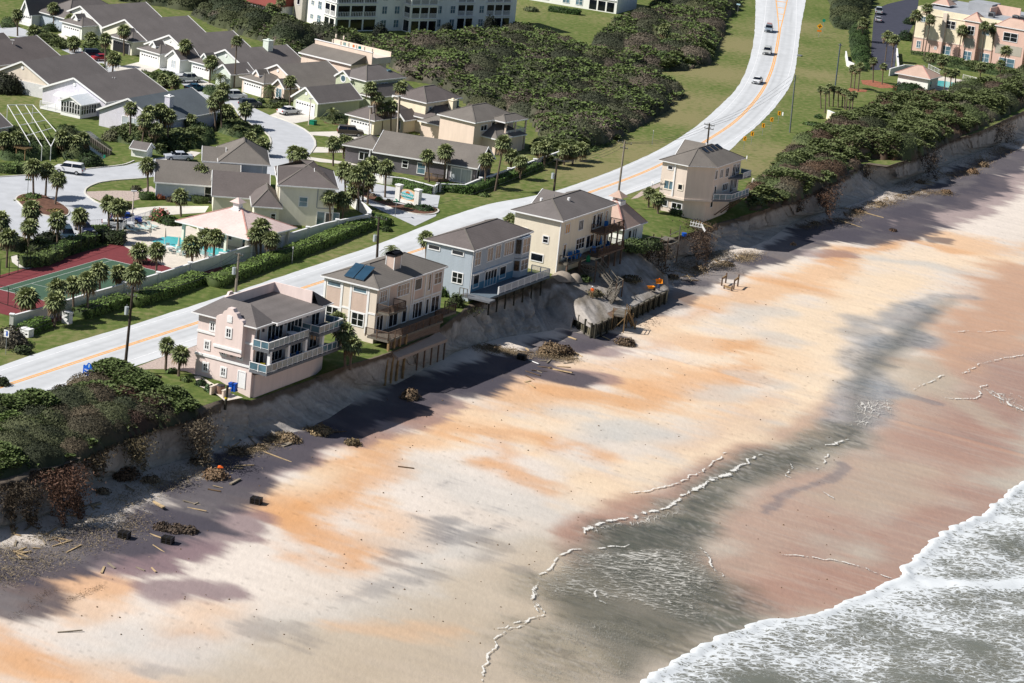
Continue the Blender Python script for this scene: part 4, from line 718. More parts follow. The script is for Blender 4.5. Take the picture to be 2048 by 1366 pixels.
    def deck(s, x0, x1, y0, y1, z, mat=None, th=0.22, name='deck'): return s.part(name, mat or WDG, MB().box(x0, x1, y0, y1, z-th, z))
    def post(s, x, y, z0, z1, r=0.1, mat=None, name='post'): return s.part(name, mat or WH, MB().box(x-r, x+r, y-r, y+r, z0, z1))
    def chimney(s, x, y, w, d, z0, z1, mat, cap=None):
        c = s.part('chimney', mat, MB().box(x-w/2, x+w/2, y-d/2, y+d/2, z0, z1), s.roofo)
        s.part('chimney_cap', cap or WH, MB().box(x-w/2-0.1, x+w/2+0.1, y-d/2-0.1, y+d/2+0.1, z1, z1+0.14).box(x-0.2, x+0.2, y-0.2, y+0.2, z1+0.14, z1+0.4), c); return c
    def vent(s, x, y, z, r=0.1, h=0.5, mat=None): s.part('roof_vent', mat or MTL, MB().tube((x, y, z-0.5), (x, y, z+h), r, r, 8), s.roofo)
SOF = M('soffit_grey', sc(176, 178, 184), 0.8, 0.03); RFPc = M('ridge_tile', sc(222, 168, 156), 0.85, 0.1, 3)
TH0 = -27.0
# ---------------------------------------------------------------- 1 pink house
h = House('beach_house', 'pink three-storey stucco beach house with curved mission gable and glass-railed balconies', (389.5, 621.8, 8), TH0)
W, D = 8.1, 15.6; O = 0.6
h.o = G(513.2, 656.5, 7.8)[:2]-h.ex*(W+O)+h.ey*O; h.root.location = (*h.o, -0.2)
wl = h.body(0, W, 0, D, 8.0, W_PINK, -3.0)
h.part('foundation', W_PINK, MB().box(W+0.003, W+0.3, 0.4, D-0.2, -2.6, 2.2))
bd = MB().box(-0.12, W+0.12, -0.14, -0.002, 2.75, 3.05).box(-0.12, -0.002, 0, D, 2.75, 3.05).box(-0.1, 3.0, -0.12, -0.002, 5.6, 5.85).box(6.9, W+0.1, -0.12, -0.002, 5.6, 5.85); h.part('moulding', WH, bd)
# mission gable bay
gp = [(3.0, 4.0), (6.9, 4.0), (6.9, 8.2), (6.7, 8.45), (6.3, 8.55), (6.05, 8.75), (5.85, 9.15), (5.5, 9.3), (5.3, 9.65), (4.6, 9.65), (4.4, 9.3), (4.05, 9.15), (3.85, 8.75), (3.6, 8.55), (3.2, 8.45), (3.0, 8.2)]
def mission(y0, y1):
    m = MB(); n = len(gp); m.add([(x, y0, z) for x, z in gp]+[(x, y1, z) for x, z in gp], [tuple(range(n)), tuple(range(n, 2*n))[::-1]]+[(i, n+i, n+(i+1) % n, (i+1) % n) for i in range(n)]); return m
bay = h.part('mission_gable', W_PINK, mission(-0.75, -0.003))
h.part('bay_moulding', WH, MB().box(2.9, 7.0, -0.9, -0.753, 4.55, 4.85), bay); h.part('niche', WH, MB().box(4.6, 5.3, -0.82, -0.753, 7.9, 8.75).tube((4.95, -0.83, 8.3), (4.95, -0.753, 8.3), 0.38, 0.38, 12), bay)
for u, z in ((1.5, 1.0), (4.1, 1.0), (1.5, 3.75), (3.95, 3.6), (6.3, 3.6), (2.1, 6.2)): h.win('F', u, z, 0.5, 0.85, 0, 2, 2, trim=0.22)
h.win('F', 4.95, 6.15, 0.55, 0.95, -0.75, 2, 2, trim=0.2); h.door('F', 6.75, 0, 0.95, 2.0, 0); h.part('wall_lamp', MTL, MB().box(5.1, 5.35, -0.3, -0.003, 3.6, 3.95))
# roof skirt, sunken flat roof open to the ocean
X0, X1, Y0, Y1, z, zt = -O, W+O, -O, D+O, 8.0, 9.75; k = 3.1
sk = MB(); P0 = [(X1, Y0, z), (X0, Y0, z), (X0, Y1, z), (X1, Y1, z)]; P1 = [(X1-k, Y0+k, zt), (X0+k*0.75, Y0+k, zt), (X0+k*0.75, Y1-k*.9, zt), (X1-k*0.4, Y1-k*.9, zt)]
sk.quad(P0[1], P0[0], P1[0], P1[1]); sk.quad(P0[2], P0[1], P1[1], P1[2]); sk.quad(P0[3], P0[2], P1[2], P1[3]); sk.quad(P0[0], (X1, Y0+k*1.25, z), P1[0]); sk.quad((X1, Y1-k, z), P0[3], P1[3]); sk.quad((X0, Y0, z-0.02), (X0, Y1, z-0.02), (X1, Y1, z-0.02), (X1, Y0, z-0.02))
h.part('roof', RF, sk); yA, yB = Y0+k, Y1-k*.9
h.part('flat_roof', RF, MB().add([(X0+k*0.75+.2, yA, 8.6), (W+1.2, yA+0.5, 8.12), (W+1.2, yB, 8.12), (X0+k*0.75+.2, yB, 8.6)], [(0, 1, 2, 3)]))
h.part('fascia', WH, MB().box(W+1.15, W+1.3, yA+0.3, yB, 7.75, 8.1).box(0.5, W+1.15, yA+0.3, yA+0.42, 8.0, 8.1)); xi = X0+k*0.75
h.part('parapet', W_PINK, MB().box(xi, xi+0.2, yA, yB, 8.0, zt+0.02).box(xi+0.2, X1-k*0.4, yB-0.2, yB, 8.0, zt+0.02)); h.part('gable_wall', W_PINK, MB().add([(xi, yA, 8), (X1-k, yA, 8), (X1-k, yA, zt), (xi, yA, zt)], [(0, 1, 2, 3), (3, 2, 1, 0)]))
gt = MB().box(X0-.08, X1+.08, Y0-.1, Y0, z-0.12, z+0.02).box(X0-.1, X0, Y0, Y1, z-0.12, z+0.02).box(X0-.08, X1+.08, Y1, Y1+.1, z-0.12, z+0.02).box(X1, X1+.1, Y0, Y0+4, z-0.12, z+0.02).box(X1, X1+.1, Y1-3, Y1, z-0.12, z+0.02); h.part('gutter', WH, gt)
mg = mission(-0.15, 0.15); mg2 = MB(); mg2.add([(X0+0.5+y, x+1.6, z_-0.3) for x, y, z_ in mg.v], [f[::-1] for f in mg.f]); h.part('mission_gable', W_PINK, mg2)
# decks and columns, ocean side
dk = h.deck(W, W+2.5, -0.6, D+0.6, 2.75, DKB, 0.3); h.rail([(W, -0.55), (W+2.4, -0.55), (W+2.4, D+0.5)], 2.75, 1.0, fill='panel', fmat=GLG, post=1.1)
h.part('beam', WDB, MB().add([(W, 0.3, 2.4), (W+2.3, 0.3, 2.4), (W, 0.3, 1.9)], [(0, 1, 2)]))
for y in (0.3, 4.2, 8.0, 11.8, 15.4): h.post(W+2.15, y, 2.75, 5.3 if y < 9 or y > 11 else 5.3, 0.2, WH, 'column')
h.deck(W, W+2.3, -0.2, 8.6, 5.5, DKB, 0.35, 'balcony'); h.rail([(W, -0.15), (W+2.2, -0.15), (W+2.2, 8.5), (W, 8.5)], 5.5, 0.95, fill='panel', fmat=GLG, post=1.1)
h.deck(W, W+2.6, 10.4, D+0.3, 5.5, DKB, 0.35, 'balcony'); h.rail([(W, 10.5), (W+2.5, 10.5), (W+2.5, D+0.2), (W, D+0.2)], 5.5, 0.95, fill='panel', fmat=GLG, post=1.1)
for y, w_, n in ((0.7, 0.7, 1), (4.4, 3.2, 4), (8.6, 3.2, 4), (13.3, 1.7, 2)): h.win('R', y, 5.55, w_, 1.9, W, n, 1, GLD if n > 1 else GLB)
for y, w_, n in ((1.4, 1.7, 2), (4.7, 3.1, 4), (9.0, 2.9, 4), (13.2, 1.5, 2)): h.win('R', y, 2.85, w_, 1.9, W, n, 1)
for y in (1.6, 6.4, 11.2): h.part('lantern', DKM, MB().box(W+0.003, W+0.2, y, y+0.2, 7.0, 7.35))
# ---------------------------------------------------------------- 2 tan house
h = House('beach_house', 'tan panelled beach house with solar panels and chimney on its hip roof', (757, 580, 5.9), TH0); O = 0.35
W, D = 8.0, 17.0; h.o = G(757, 580, 7.3)[:2]-h.ex*(W+O)+h.ey*O; h.root.location = (*h.o, 1.4)
h.body(0, W, 0, D, 5.9, W_BEI, -2.6); h.hip(0, W, 0, D, 5.9, 1.75, O, RF4); rf = h.roofo
for x0, x1 in ((0.5, 2.6), (4.3, 6.6)): h.part('siding_panel', W_TAN, MB().box(x0, x1, -0.03, -0.002, 2.3, 4.9))
st = MB()
for x in (0.15, 2.75, 4.1, 6.75): st.box(x-0.15, x+0.15, -0.07, -0.003, -0.3, 5.78)
st.box(2.9, 3.95, -0.06, -0.003, 2.35, 2.6).box(6.9, W, -0.06, -0.003, 2.35, 2.6).box(0.3, 2.6, -0.05, -0.031, 2.2, 2.35).box(4.25, 6.6, -0.05, -0.031, 2.2, 2.35); h.part('wall_trim', WH, st)
for u in (1.55, 5.45): h.win('F', u, 4.95, 1.9, 0.55, 0, 1, 1, GLG); h.win('F', u, 0.5, 1.7, 1.6, 0, 2, 2)
for u0, u1 in ((3.6, 5.3), (9.0, 11.4), (14.2, 16.6)): h.part('siding_panel', W_TAN, MB().box(W+0.002, W+0.03, u0-0.3, u1+0.5, 2.7, 5.8))
for y, w_, n, g in ((1.6, 1.6, 3, GLB), (6.6, 2.9, 4, GLB), (15.6, 1.8, 2, GLB)): h.win('R', y, 3.9, w_, 1.45, W, n, 2, g)
h.win('R', 10.4, 4.0, 1.7, 1.4, W, 1, 1, M('boarded_pane', sc(150, 146, 140), 0.7)); h.win('R', 13.4, 3.4, 0.5, 2.1, W)
for y, w_, n in ((1.2, 1.5, 2), (4.6, 2.1, 2), (7.4, 1.0, 1), (10.6, 2.6, 3), (13.3, 0.6, 1), (15.4, 1.9, 2)): h.win('R', y, 0.1, w_, 2.0, W, n, 1)
vt = MB()
for y in (3.0, 8.9, 9.5, 12.4, 14.3, 16.8): vt.box(W+0.003, W+0.07, y-0.1, y+0.1, 0, 5.78)
vt.box(W+0.031, W+0.065, 9.6, 16.7, 2.45, 2.65); h.part('wall_trim', WH, vt)
h.deck(W, W+1.9, 0.2, 4.4, 2.9, WDG, 0.25, 'balcony'); h.rail([(W, 0.25), (W+1.85, 0.25), (W+1.85, 4.35), (W, 4.35)], 2.9, 1.0, WDB, 1.9)
h.deck(W, W+3.2, -1.6, 12.4, 0.0, WDG, 0.3); h.deck(W, W+2.0, 12.4, D+1, 0.0, WDG, 0.3); h.rail([(W-0.3, -1.55), (W+3.1, -1.55), (W+3.1, 9.0)], 0.0, 1.05, WDB, 1.8, pw=0.12); h.rail([(W+3.1, 9), (W+3.1, 12.3), (W+1.9, 12.4), (W+1.9, D+0.9), (W+0.2, D+0.9)], 0, 1.05, WDB, 1.8, pw=0.12)
h.part('retaining_wall', M('plank_wall', sc(124, 108, 98), 0.9, 0.15, 1.5, stretch=(1, 1, 6)), MB().box(W+2.9, W+3.0, -0.6, 12.0, -1.9, -0.32)); h.part('lower_deck', stucco('dim_slab', sc(170, 150, 136)), MB().add([(W+3.0, -0.6, -1.5), (W+4.3, -0.6, -2.2), (W+4.3, 12, -2.2), (W+3.0, 12, -1.5), (W+3.0, -0.6, -1.9), (W+4.3, -0.6, -2.6), (W+4.3, 12, -2.6), (W+3.0, 12, -1.9)], [(0, 1, 2, 3), (7, 6, 5, 4), (0, 4, 5, 1), (1, 5, 6, 2), (2, 6, 7, 3), (3, 7, 4, 0)]))
for y in (-1.4, 0.0, 1.4, 3.0): h.post(W+3.15, y, -6.0, 0.0, 0.13, WDY, 'pile')
for y in (4.6, 6.4, 8.2, 10, 11.6): h.post(W+4.2, y, -5.0, -2.4, 0.08, WDB, 'pile')
ch = h.chimney(5.6, 7.6, 1.3, 1.7, 6.2, 8.6, W_TAN, DKM); t = MB()
for i in range(9):
    a0, a1 = math.pi*i/9, math.pi*(i+1)/9; t.add([(5.6-0.8*math.cos(a0), 6.65, 8.75+0.45*math.sin(a0)), (5.6-0.8*math.cos(a1), 6.65, 8.75+0.45*math.sin(a1)), (5.6-0.8*math.cos(a1), 8.55, 8.75+0.45*math.sin(a1)), (5.6-0.8*math.cos(a0), 8.55, 8.75+0.45*math.sin(a0))], [(0, 1, 2, 3), (3, 2, 1, 0)])
t.box(4.8, 6.4, 6.65, 8.55, 8.7, 8.76); h.part('chimney_hood', DKM, t, ch); h.part('corner_trim', WH, MB().box(4.93, 5.03, 6.7, 6.76, 6.3, 8.6).box(6.17, 6.27, 6.7, 6.76, 6.3, 8.6).box(6.25, 6.29, 8.3, 8.45, 6.3, 8.6), ch)
SOL = M('solar_glass', sc(52, 84, 108), 0.15, 0.1, 1, spec=0.6)
for i, x in enumerate((2.7, 4.25)):
    zb = 6.55; q = MB().add([(x, 0.3, zb), (x+1.4, 0.3, zb), (x+1.4, 2.9, zb+1.25), (x, 2.9, zb+1.25), (x, 0.3, zb-0.12), (x+1.4, 0.3, zb-0.12), (x+1.4, 2.9, zb+1.1), (x, 2.9, zb+1.1)], [(0, 1, 2, 3), (7, 6, 5, 4), (0, 4, 5, 1), (1, 5, 6, 2), (2, 6, 7, 3), (3, 7, 4, 0)]); h.part('solar_panel', SOL, q, rf)
# ---------------------------------------------------------------- 3 blue house
h = House('beach_house', 'pale blue beach house with bay windows and white railed deck over eroded bluff', (947, 503, 6), TH0); O = 0.35
W, D = 7.3, 16.7; h.o = G(948, 503, 7.3)[:2]-h.ex*(W+O)+h.ey*O; h.root.location = (*h.o, 1.3)
h.body(0, W, 0, D, 6.0, W_BLU, -2.4); h.hip(0, W, 0, D, 6.0, 1.7, O, RF2)
h.win('F', 1.2, 4.95, 1.7, 0.5, 0, 1, 1); h.win('F', 5.0, 4.95, 1.7, 0.5, 0, 1, 1); h.win('F', 5.3, 1.0, 1.55, 1.4, 0, 2, 2)
h.part('teal_base', W_TEAL, MB().box(W+0.003, W+0.05, 0.2, D-0.2, 0, 1.0)); h.part('drip_moulding', WH, MB().box(W+0.003, W+0.35, 0.2, 3.4, 2.45, 2.6).box(W+0.003, W+0.3, 4.0, 11.6, 2.45, 2.6))
for y, w_, n in ((1.6, 1.5, 2), (5.1, 1.5, 2), (7.4, 1.4, 2), (10.6, 2.7, 4)): h.win('R', y, 3.7, w_, 1.8, W, n, 2 if n == 2 and y < 2 else 1, GLB)
h.win('R', 1.7, 0.5, 1.5, 1.7, W); h.win('R', 5.9, 0.05, 3.3, 2.1, W, 4, 1); h.win('R', 9.4, 0.5, 1.7, 1.6, W)
for z0_, z1_ in ((0.9, 2.7), (3.4, 5.8)):
    bw = h.part('bay_window', W_BLU, MB().prism([(W-0.1, 12.4), (W+0.75, 13.1), (W+0.75, 15.7), (W-0.1, 16.4)], z0_-0.9 if z0_ < 1 else z0_-0.6, z1_))
    h.win('R', 14.4, z0_+0.1, 2.0, z1_-z0_-0.35, W+0.75, 2, 2, GLB); f = MB().add([(W+0.12, 12.52, z0_+.1), (W+0.7, 13.0, z0_+.1), (W+0.7, 13.0, z1_-.25), (W+0.12, 12.52, z1_-.25)], [(3, 2, 1, 0), (0, 1, 2, 3)]); f.v = [(x+0.03, y-0.03, z_) for x, y, z_ in f.v]; h.part('pane', GLD, f, bw)
h.deck(W, W+3.3, 0.1, D+1.2, -0.05, M('blue_deck', sc(110, 124, 136), 0.8, 0.08), 0.3); h.deck(W-0.5, W+4.2, -1.6, 0.05, -0.12, DKB, 0.25); h.rail([(W+3.2, 2.6), (W+3.2, D+1.1), (W+0.3, D+1.1)], -0.05, 1.05, WH, 1.9, pw=0.13); h.rail([(W-0.6, -1.6), (W+0.6, -1.6)], -0.1, 1.0, WDG, 0.6, None)
for y in (0.6, 3, 5.4, 8, 10.6, 13.2, 16): h.post(W+3.0, y, -2.7, -0.3, 0.09, WDD, 'pile')
h.part('skirt', WDD, MB().box(W+2.7, W+2.8, 0.2, D+1, -1.2, -0.35))
h.part('downpipe', WH, MB().box(W+0.0, W+0.12, 0.05, 0.17, -0.2, 5.9))
# ---------------------------------------------------------------- 4 yellow house
h = House('beach_house', 'pale yellow beach house with wooden decks above the zigzag beach stairs', (1126, 444, 7.8), TH0); O = 0.55
W, D = 7.6, 16.7; h.o = G(1126, 444, 8.1)[:2]-h.ex*(W+O)+h.ey*O; h.root.location = (*h.o, 0.3)
h.body(0, W, 0, D, 7.8, W_YEL, -0.8); h.hip(0, W, 0, D, 7.8, 1.9, O, RF); h.gable(-0.6, 4.0, 6.5, 12.5, 7.75, 1.7, 0.1, RF, 'x', None, True)
h.win('F', 0.4+5.0, 4.1, 0.8, 0.9, 0, 1, 2); h.win('F', 4.3, 1.1, 1.9, 1.0, 0, 1, 1); h.win('F', 1.8, 4.2, 0.8, 1.3, 0, 1, 2); h.vent(2.0, 4.0, 9.2, 0.22, 0.3, WH); h.vent(5.0, 7.0, 9.4, 0.22, 0.3, WH); h.vent(3.3, 5.5, 9.6, 0.05, 0.5)
h.part('corner_trim', WH, MB().box(W-0.08, W+0.05, -0.05, 0.1, -0.6, 7.75))
h.win('R', 2.3, 5.6, 1.3, 1.3, W, 2, 1, M('amber_glass', sc(214, 160, 100), 0.2)); h.win('R', 6.6, 5.4, 1.3, 1.4, W, 3, 1); h.win('R', 10.9, 4.95, 0.8, 2.0, W); h.win('R', 12.7, 4.95, 1.7, 2.0, W, 2); h.win('R', 14.9, 5.4, 0.8, 1.6, W, 1, 1, GLB)
h.win('R', 2.0, 1.9, 0.8, 2.0, W); h.win('R', 7.0, 2.5, 2.6, 1.5, W, 3, 2); h.win('R', 10.2, 2.2, 2.4, 1.8, W, 2); h.win('R', 13.0, 1.9, 1.7, 2.1, W, 2); h.win('R', 15.2, 2.4, 1.0, 1.6, W)
h.deck(W, W+2.3, 10.2, D+0.2, 4.7, WDB, 0.3, 'balcony'); h.rail([(W, 10.3), (W+2.2, 10.3), (W+2.2, D+0.1), (W, D+0.1)], 4.7, 1.0, WDB, 1.5, pw=0.12)
h.deck(W, W+2.6, 8.2, D+0.4, 1.6, WDB, 0.3); h.rail([(W+1.4, 8.3), (W+2.5, 8.3), (W+2.5, D+0.3), (W, D+0.3)], 1.6, 1.0, WDB, 2.0, pw=0.12); h.deck(W, W+1.4, 0.6, 8.2, 1.5, WDG, 0.3); h.rail([(W+0.1, 0.7), (W+1.3, 0.7), (W+1.3, 4.6)], 1.5, 1.0, WDG, 1.4, None)
for y in (10.4, 12.5, 14.6, 16.6): h.post(W+2.4, y, -3.5, 4.6, 0.1, WDB, 'pile')
for y in (0.8, 4.8, 7.6): h.post(W+1.3, y, -4.0, 1.4, 0.11, WDB, 'pile')
YH = h
# ---------------------------------------------------------------- 5 pavilion with pink tile roof
h = House('garden_pavilion', 'small white pavilion with steep pink tiled roof and cupola between two tall houses', (1248.5, 461, 2.5), TH0, 'pavilion'); O = 0.45
W, D = 6.3, 7.4; h.o = G(1248.5, 461, 2.5)[:2]-h.ex*(W+O)+h.ey*O; h.root.location = (*h.o, 0)
h.body(0, W, 0, D, 2.5, W_WHT, -0.3); h.hip(0, W, 0, D, 2.5, 3.7, O, RFP2)
cx, cy = W/2, D/2; c = h.part('cupola', WH, MB().box(cx-0.95, cx+0.95, cy-0.95, cy+0.95, 5.2, 6.0).box(cx-0.6, cx+0.6, cy-0.6, cy+0.6, 6.0, 6.6)); m = MB().add([(cx-1.2, cy-1.2, 6.6), (cx+1.2, cy-1.2, 6.6), (cx+1.2, cy+1.2, 6.6), (cx-1.2, cy+1.2, 6.6), (cx, cy, 7.6)], [(0, 1, 4), (1, 2, 4), (2, 3, 4), (3, 0, 4), (3, 2, 1, 0)]); h.part('cupola_roof', RFP2, m, c)
h.win('R', 2.6, 0.3, 0.9, 1.6, W); h.win('R', 4.0, 0.3, 0.4, 1.6, W); h.win('R', 4.8, 0.3, 0.4, 1.6, W); h.door('R', 1.2, 0, 0.9, 2.0, W)
# ---------------------------------------------------------------- 6 sand coloured house
h = House('beach_house', 'sand coloured stucco beach house with cut corner and four skylights beside the scrub', (1317.8, 320.2, 8.4), TH0)
P8 = [h.L(1317.8, 320.2, 8.4), h.L(1362, 333, 8.4), h.L(1388.3, 341, 8.4), h.L(1416.6, 340.6, 8.4), h.L(1495, 317, 8.4)]
W = P8[3][0]-0.5; D = P8[4][1]-0.6; y0 = 0.5; x0 = 0.5; c1 = W-3.4; c2 = y0+3.2
wallp = [(x0, y0), (c1, y0), (W, c2), (W, D), (x0, D)]; lowp = [(x0+.3, y0+.4), (c1-0.2, y0+.4), (W-1.0, c2+.3), (W-1.0, D-0.5), (x0+.3, D-.5)]
def prsm(P, a, b): return MB().prism(P, a, b)
h.part('wall', W_BG, prsm(wallp, 2.6, 8.35)); h.part('ground_floor_wall', W_BG, prsm(lowp, -3.4, 2.6)); h.part('moulding', W_BG, prsm([(x0-.12, y0-.12), (c1+.05, y0-.12), (W+.12, c2-.05), (W+.12, D+.1), (x0-.12, D+.1)], 2.45, 2.8)); h.part('pilaster', WH, MB().box(c1-0.3-2.0, c1-0.05-2.0, y0-0.12, y0-0.002, 2.8, 8.3))
e_ = [(0, 0), (c1+0.3, 0), (W+0.55, c2-0.3), (W+0.55, D+0.6), (0, D+0.6)]; cx = (W+0.55)/2; ra, rb = (cx, 4.9), (cx, D-4.0); zt = 10.6; ze = 8.45
m = MB().add([(x, y, ze) for x, y in e_]+[(ra[0], ra[1], zt), (rb[0], rb[1], zt)], [(0, 1, 5), (1, 2, 5), (2, 3, 6, 5), (3, 4, 6), (4, 0, 5, 6)]); r6 = h.part('roof', RF4, m); h.roofo = r6
h.part('gutter', WH, MB().prism([(x*1.005-.03, y*1.005-.03) for x, y in e_], ze-0.16, ze-0.01)); cp_ = MB()
for a, b in ((0, ra), (1, ra), (2, ra), (3, rb), (4, rb)): cp_.bar((*e_[a], ze+0.03), (*b, zt+0.03), 0.2, 0.05)
cp_.bar((*ra, zt+.03), (*rb, zt+.03), 0.2, 0.05); h.part('ridge_cap', RF4, cp_, r6); h.gable(-0.4, 3.4, 8.0, 13.4, 8.4, 1.9, 0.1, RF4, 'x', None, True)
for i in range(4):
    y = 5.6+i*1.75; xx = cx+0.9; zz = zt-(0.9/(W+0.55-cx))*(zt-ze)+0.02; sl = (zt-ze)/(W+0.55-cx); h.part('skylight', GLD, MB().add([(xx-.5, y, zz+.5*sl+.12), (xx+.5, y, zz-.5*sl+.12), (xx+.5, y+1.1, zz-.5*sl+.12), (xx-.5, y+1.1, zz+.5*sl+.12), (xx-.5, y, zz+.5*sl-.1), (xx+.5, y, zz-.5*sl-.1), (xx+.5, y+1.1, zz-.5*sl-.1), (xx-.5, y+1.1, zz+.5*sl-.1)], [(0, 1, 2, 3), (0, 4, 5, 1), (1, 5, 6, 2), (2, 6, 7, 3), (3, 7, 4, 0)]), r6)
W_BG2 = stucco('sand_trim', sc(244, 230, 208))
h.win('F', x0+1.5, 7.2, 0.8, 0.5, y0); h.win('F', x0+1.6, 3.9, 1.6, 1.3, y0, 2, 1, GLG, 0.16, W_BG2); h.win('F', c1-0.9, 4.2, 0.7, 0.8, y0, 1, 1, GLD, 0.18, W_BG2); h.win('F', x0+1.1, 0.9, 0.8, 0.9, y0+.4); h.win('F', c1-1.3, 0.9, 1.7, 0.8, y0+.4, 2)
for y, z_, w_, h_, n in ((c2+0.9, 6.2, 0.8, 1.4, 1), (c2+3.0, 6.2, 1.1, 1.3, 2), (c2+5.4, 6.0, 1.1, 1.4, 2), (c2+8.2, 5.7, 1.2, 2.0, 2), (D-1.3, 6.2, 1.4, 1.3, 2), (c2+1.2, 2.9, 0.6, 2.0, 1), (c2+5.2, 3.7, 2.0, 1.1, 3), (c2+8.0, 3.0, 1.3, 2.1, 2), (D-1.6, 3.5, 1.4, 1.6, 2)): h.win('R', y, z_, w_, h_, W, n, 1)
h.part('deck', DKB, MB().prism([(W, c2+0.2), (W+2.4, c2+3.0), (W+2.4, D-0.6), (W, D+0.4)], 2.5, 2.78)); h.rail([(W+0.2, c2+0.5), (W+2.3, c2+3.1), (W+2.3, D-0.7)], 2.78, 0.95, WH, 1.3, 'panel', GLG); h.part('balcony', DKB, MB().prism([(W, c2+6.2), (W+1.6, D-3.0), (W+1.9, D+0.6), (W, D+0.6)], 5.4, 5.65)); h.rail([(W+1.8, D-2.6), (W+1.8, D+0.5), (W, D+0.5)], 5.65, 0.9, WH, 1.3, 'panel', GLG)
for y in (c2+4.5, c2+7.0, c2+9.5): h.part('brace', WDB, MB().bar((W-0.9, y, -0.6), (W+2.2, y+0.3, 2.5), 0.16, 0.2))
h.win('R', c2+2.8, 1.0, 0.8, 1.0, W-1.0)
# ---------------------------------------------------------------- inland houses
def gblock(h, x0, x1, y0, y1, ze, rise, wall, roof=RF, axis='y', oh=0.35, **k):
    h.body(x0, x1, y0, y1, ze, wall); return h.gable(x0, x1, y0, y1, ze, rise, oh, roof, axis, wall, **k)
def hblock(h, x0, x1, y0, y1, ze, rise, wall, roof=RF, oh=0.45, z0=-0.3, **k):
    h.body(x0, x1, y0, y1, ze, wall, z0); return h.hip(x0, x1, y0, y1, ze, rise, oh, roof, **k)
def rowhouse(label, apex, eave, D, ang, wall, roof=RF, zr=5.8, ze=2.9, garage=None, wing=None, gl=GLG, gshift=0.0, hwk=None):
    h = House('house', label, (*apex, zr), ang); h.a0 = apex
    hw = hwk or (abs(h.L(*eave, ze)[0])-0.45); gblock(h, -hw, hw, 0.4, D, ze, zr-ze, wall, roof)
    h.part('gable_vent', WH, MB().tube((0, 0.39, zr-1.1), (0, 0.3, zr-1.1), 0.3, 0.3, 12)); h.hw = hw
    if garage:
        (a, b) = garage; xa, ya = h.L(*a, 0); xb, yb = h.L(*b, 0); yf = (ya+yb)/2
        hblock(h, xa, xb, yf, 1.5 if yf < 1 else yf+5, 2.75, 1.5, wall, roof, 0.4, axis='y', inset=min(3, (xb-xa)/2+.4)); h.door('F', (xa+xb)/2, 0, min(4.9, xb-xa-0.9), 2.15, yf, name='garage_door')
        xm = (xa+xb)/2+gshift; h.body(xm-0.75, xm+0.75, yf+0.7, yf+2.6, 3.9, wall, 3.0, 'dormer_wall'); h.gable(xm-0.75, xm+0.75, yf+0.7, yf+2.9, 3.9, 0.75, 0.15, roof, 'y', wall, name='dormer_roof', ohe=0.2)
        h.gy = yf; h.gx = (xa, xb)
    if wing:
        (a, b) = wing; xa, ya = h.L(*a, 0); xb, yb = h.L(*b, 0); yf = (ya+yb)/2; gblock(h, xa, xb, yf, max(1.2, yf+3), 2.8, 1.3, wall, roof, oh=0.3)
        h.win('F', (xa+xb)/2, 0.7, 1.0, 1.4, yf, 2, 2, GLC)
    return h
h = rowhouse('house with white gabled sunroom and screened porch behind the screened pool cage', (147, 157), (198, 207), 17.5, -28, W_LAV, RF)
sx0, sx1 = h.L(113, 240)[0], h.L(153, 248)[0]; sy = -4.2
gblock(h, 0.9, 5.2, sy, 0.39, 2.6, 1.0, WH, RFW, oh=0.3)
for i in range(7): h.win('F', 1.25+i*0.6, 0.7, 0.42, 1.7+ (0.25 if 1 < i < 5 else 0), sy, 1, 2, trim=0.05)
for i in range(6): h.win('R', sy+0.5+i*0.7, 0.7, 0.5, 1.6, 5.2, 1, 2, trim=0.06)
h.win('F', -2.0, 1.0, 1.3, 1.1, 0.4, 2, 1, GLG); h.part('awning', WH, MB().add([(-3.6, -0.9, 2.2), (0.2, -0.9, 2.2), (0.2, 0.39, 2.7), (-3.6, 0.39, 2.7), (-3.6, -0.9, 2.35), (0.2, -0.9, 2.35), (0.2, 0.39, 2.85), (-3.6, 0.39, 2.85)], [(0, 3, 2, 1), (4, 5, 6, 7), (0, 1, 5, 4), (1, 2, 6, 5), (2, 3, 7, 6), (3, 0, 4, 7)])); h.deck(-4.2, 0.9, -3.6, 0.39, 0.5, WH, 0.4, 'patio'); h.rail([(-4.2, -3.6), (0.9, -3.6)], 0.5, 1.0, WH, 1.5); h.vent(1.6, 9, 5.0, 0.07, 0.4, WH); h.vent(1.8, 9.4, 5.0, 0.07, 0.4, WH)
h = rowhouse('house with peach gable end and white board fence behind a dark spreading tree', (43, 124), (89, 170), 17.5, -28, W_BEI, RF); h.part('screen_wall', LAT, MB().box(-1.5, h.hw, 0.2, 0.39, 0, 2.4))
h = rowhouse('brown roofed house cut by the left edge with a white satellite dish', (-28, 92), (-2, 140), 22, -30, W_BEI, RF2, hwk=6.2); h.o = G(70, 72, 5.8)[:2]-h.ey*22; h.root.location = (*h.o, 0)
sdm = MB()
for k in range(8): a, b = k*math.pi/4, (k+1)*math.pi/4; sdm.add([(1.6, 14, 5.9), (1.6+.45*math.cos(a), 13.9+.45*math.sin(a), 6.0), (1.6+.45*math.cos(b), 13.9+.45*math.sin(b), 6.0)], [(0, 1, 2), (2, 1, 0)])
sdm.tube((1.6, 14, 5.0), (1.6, 14, 5.9), 0.05, 0.05, 6); h.part('satellite_dish', WH, sdm)
h = rowhouse('brown roofed house corner at the left edge above the satellite dish house', (-50, 70), (-30, 90), 18, -30, W_BEI, RF2, hwk=5); h.o = G(19, 65, 5.8)[:2]-h.ey*20; h.root.location = (*h.o, 0)
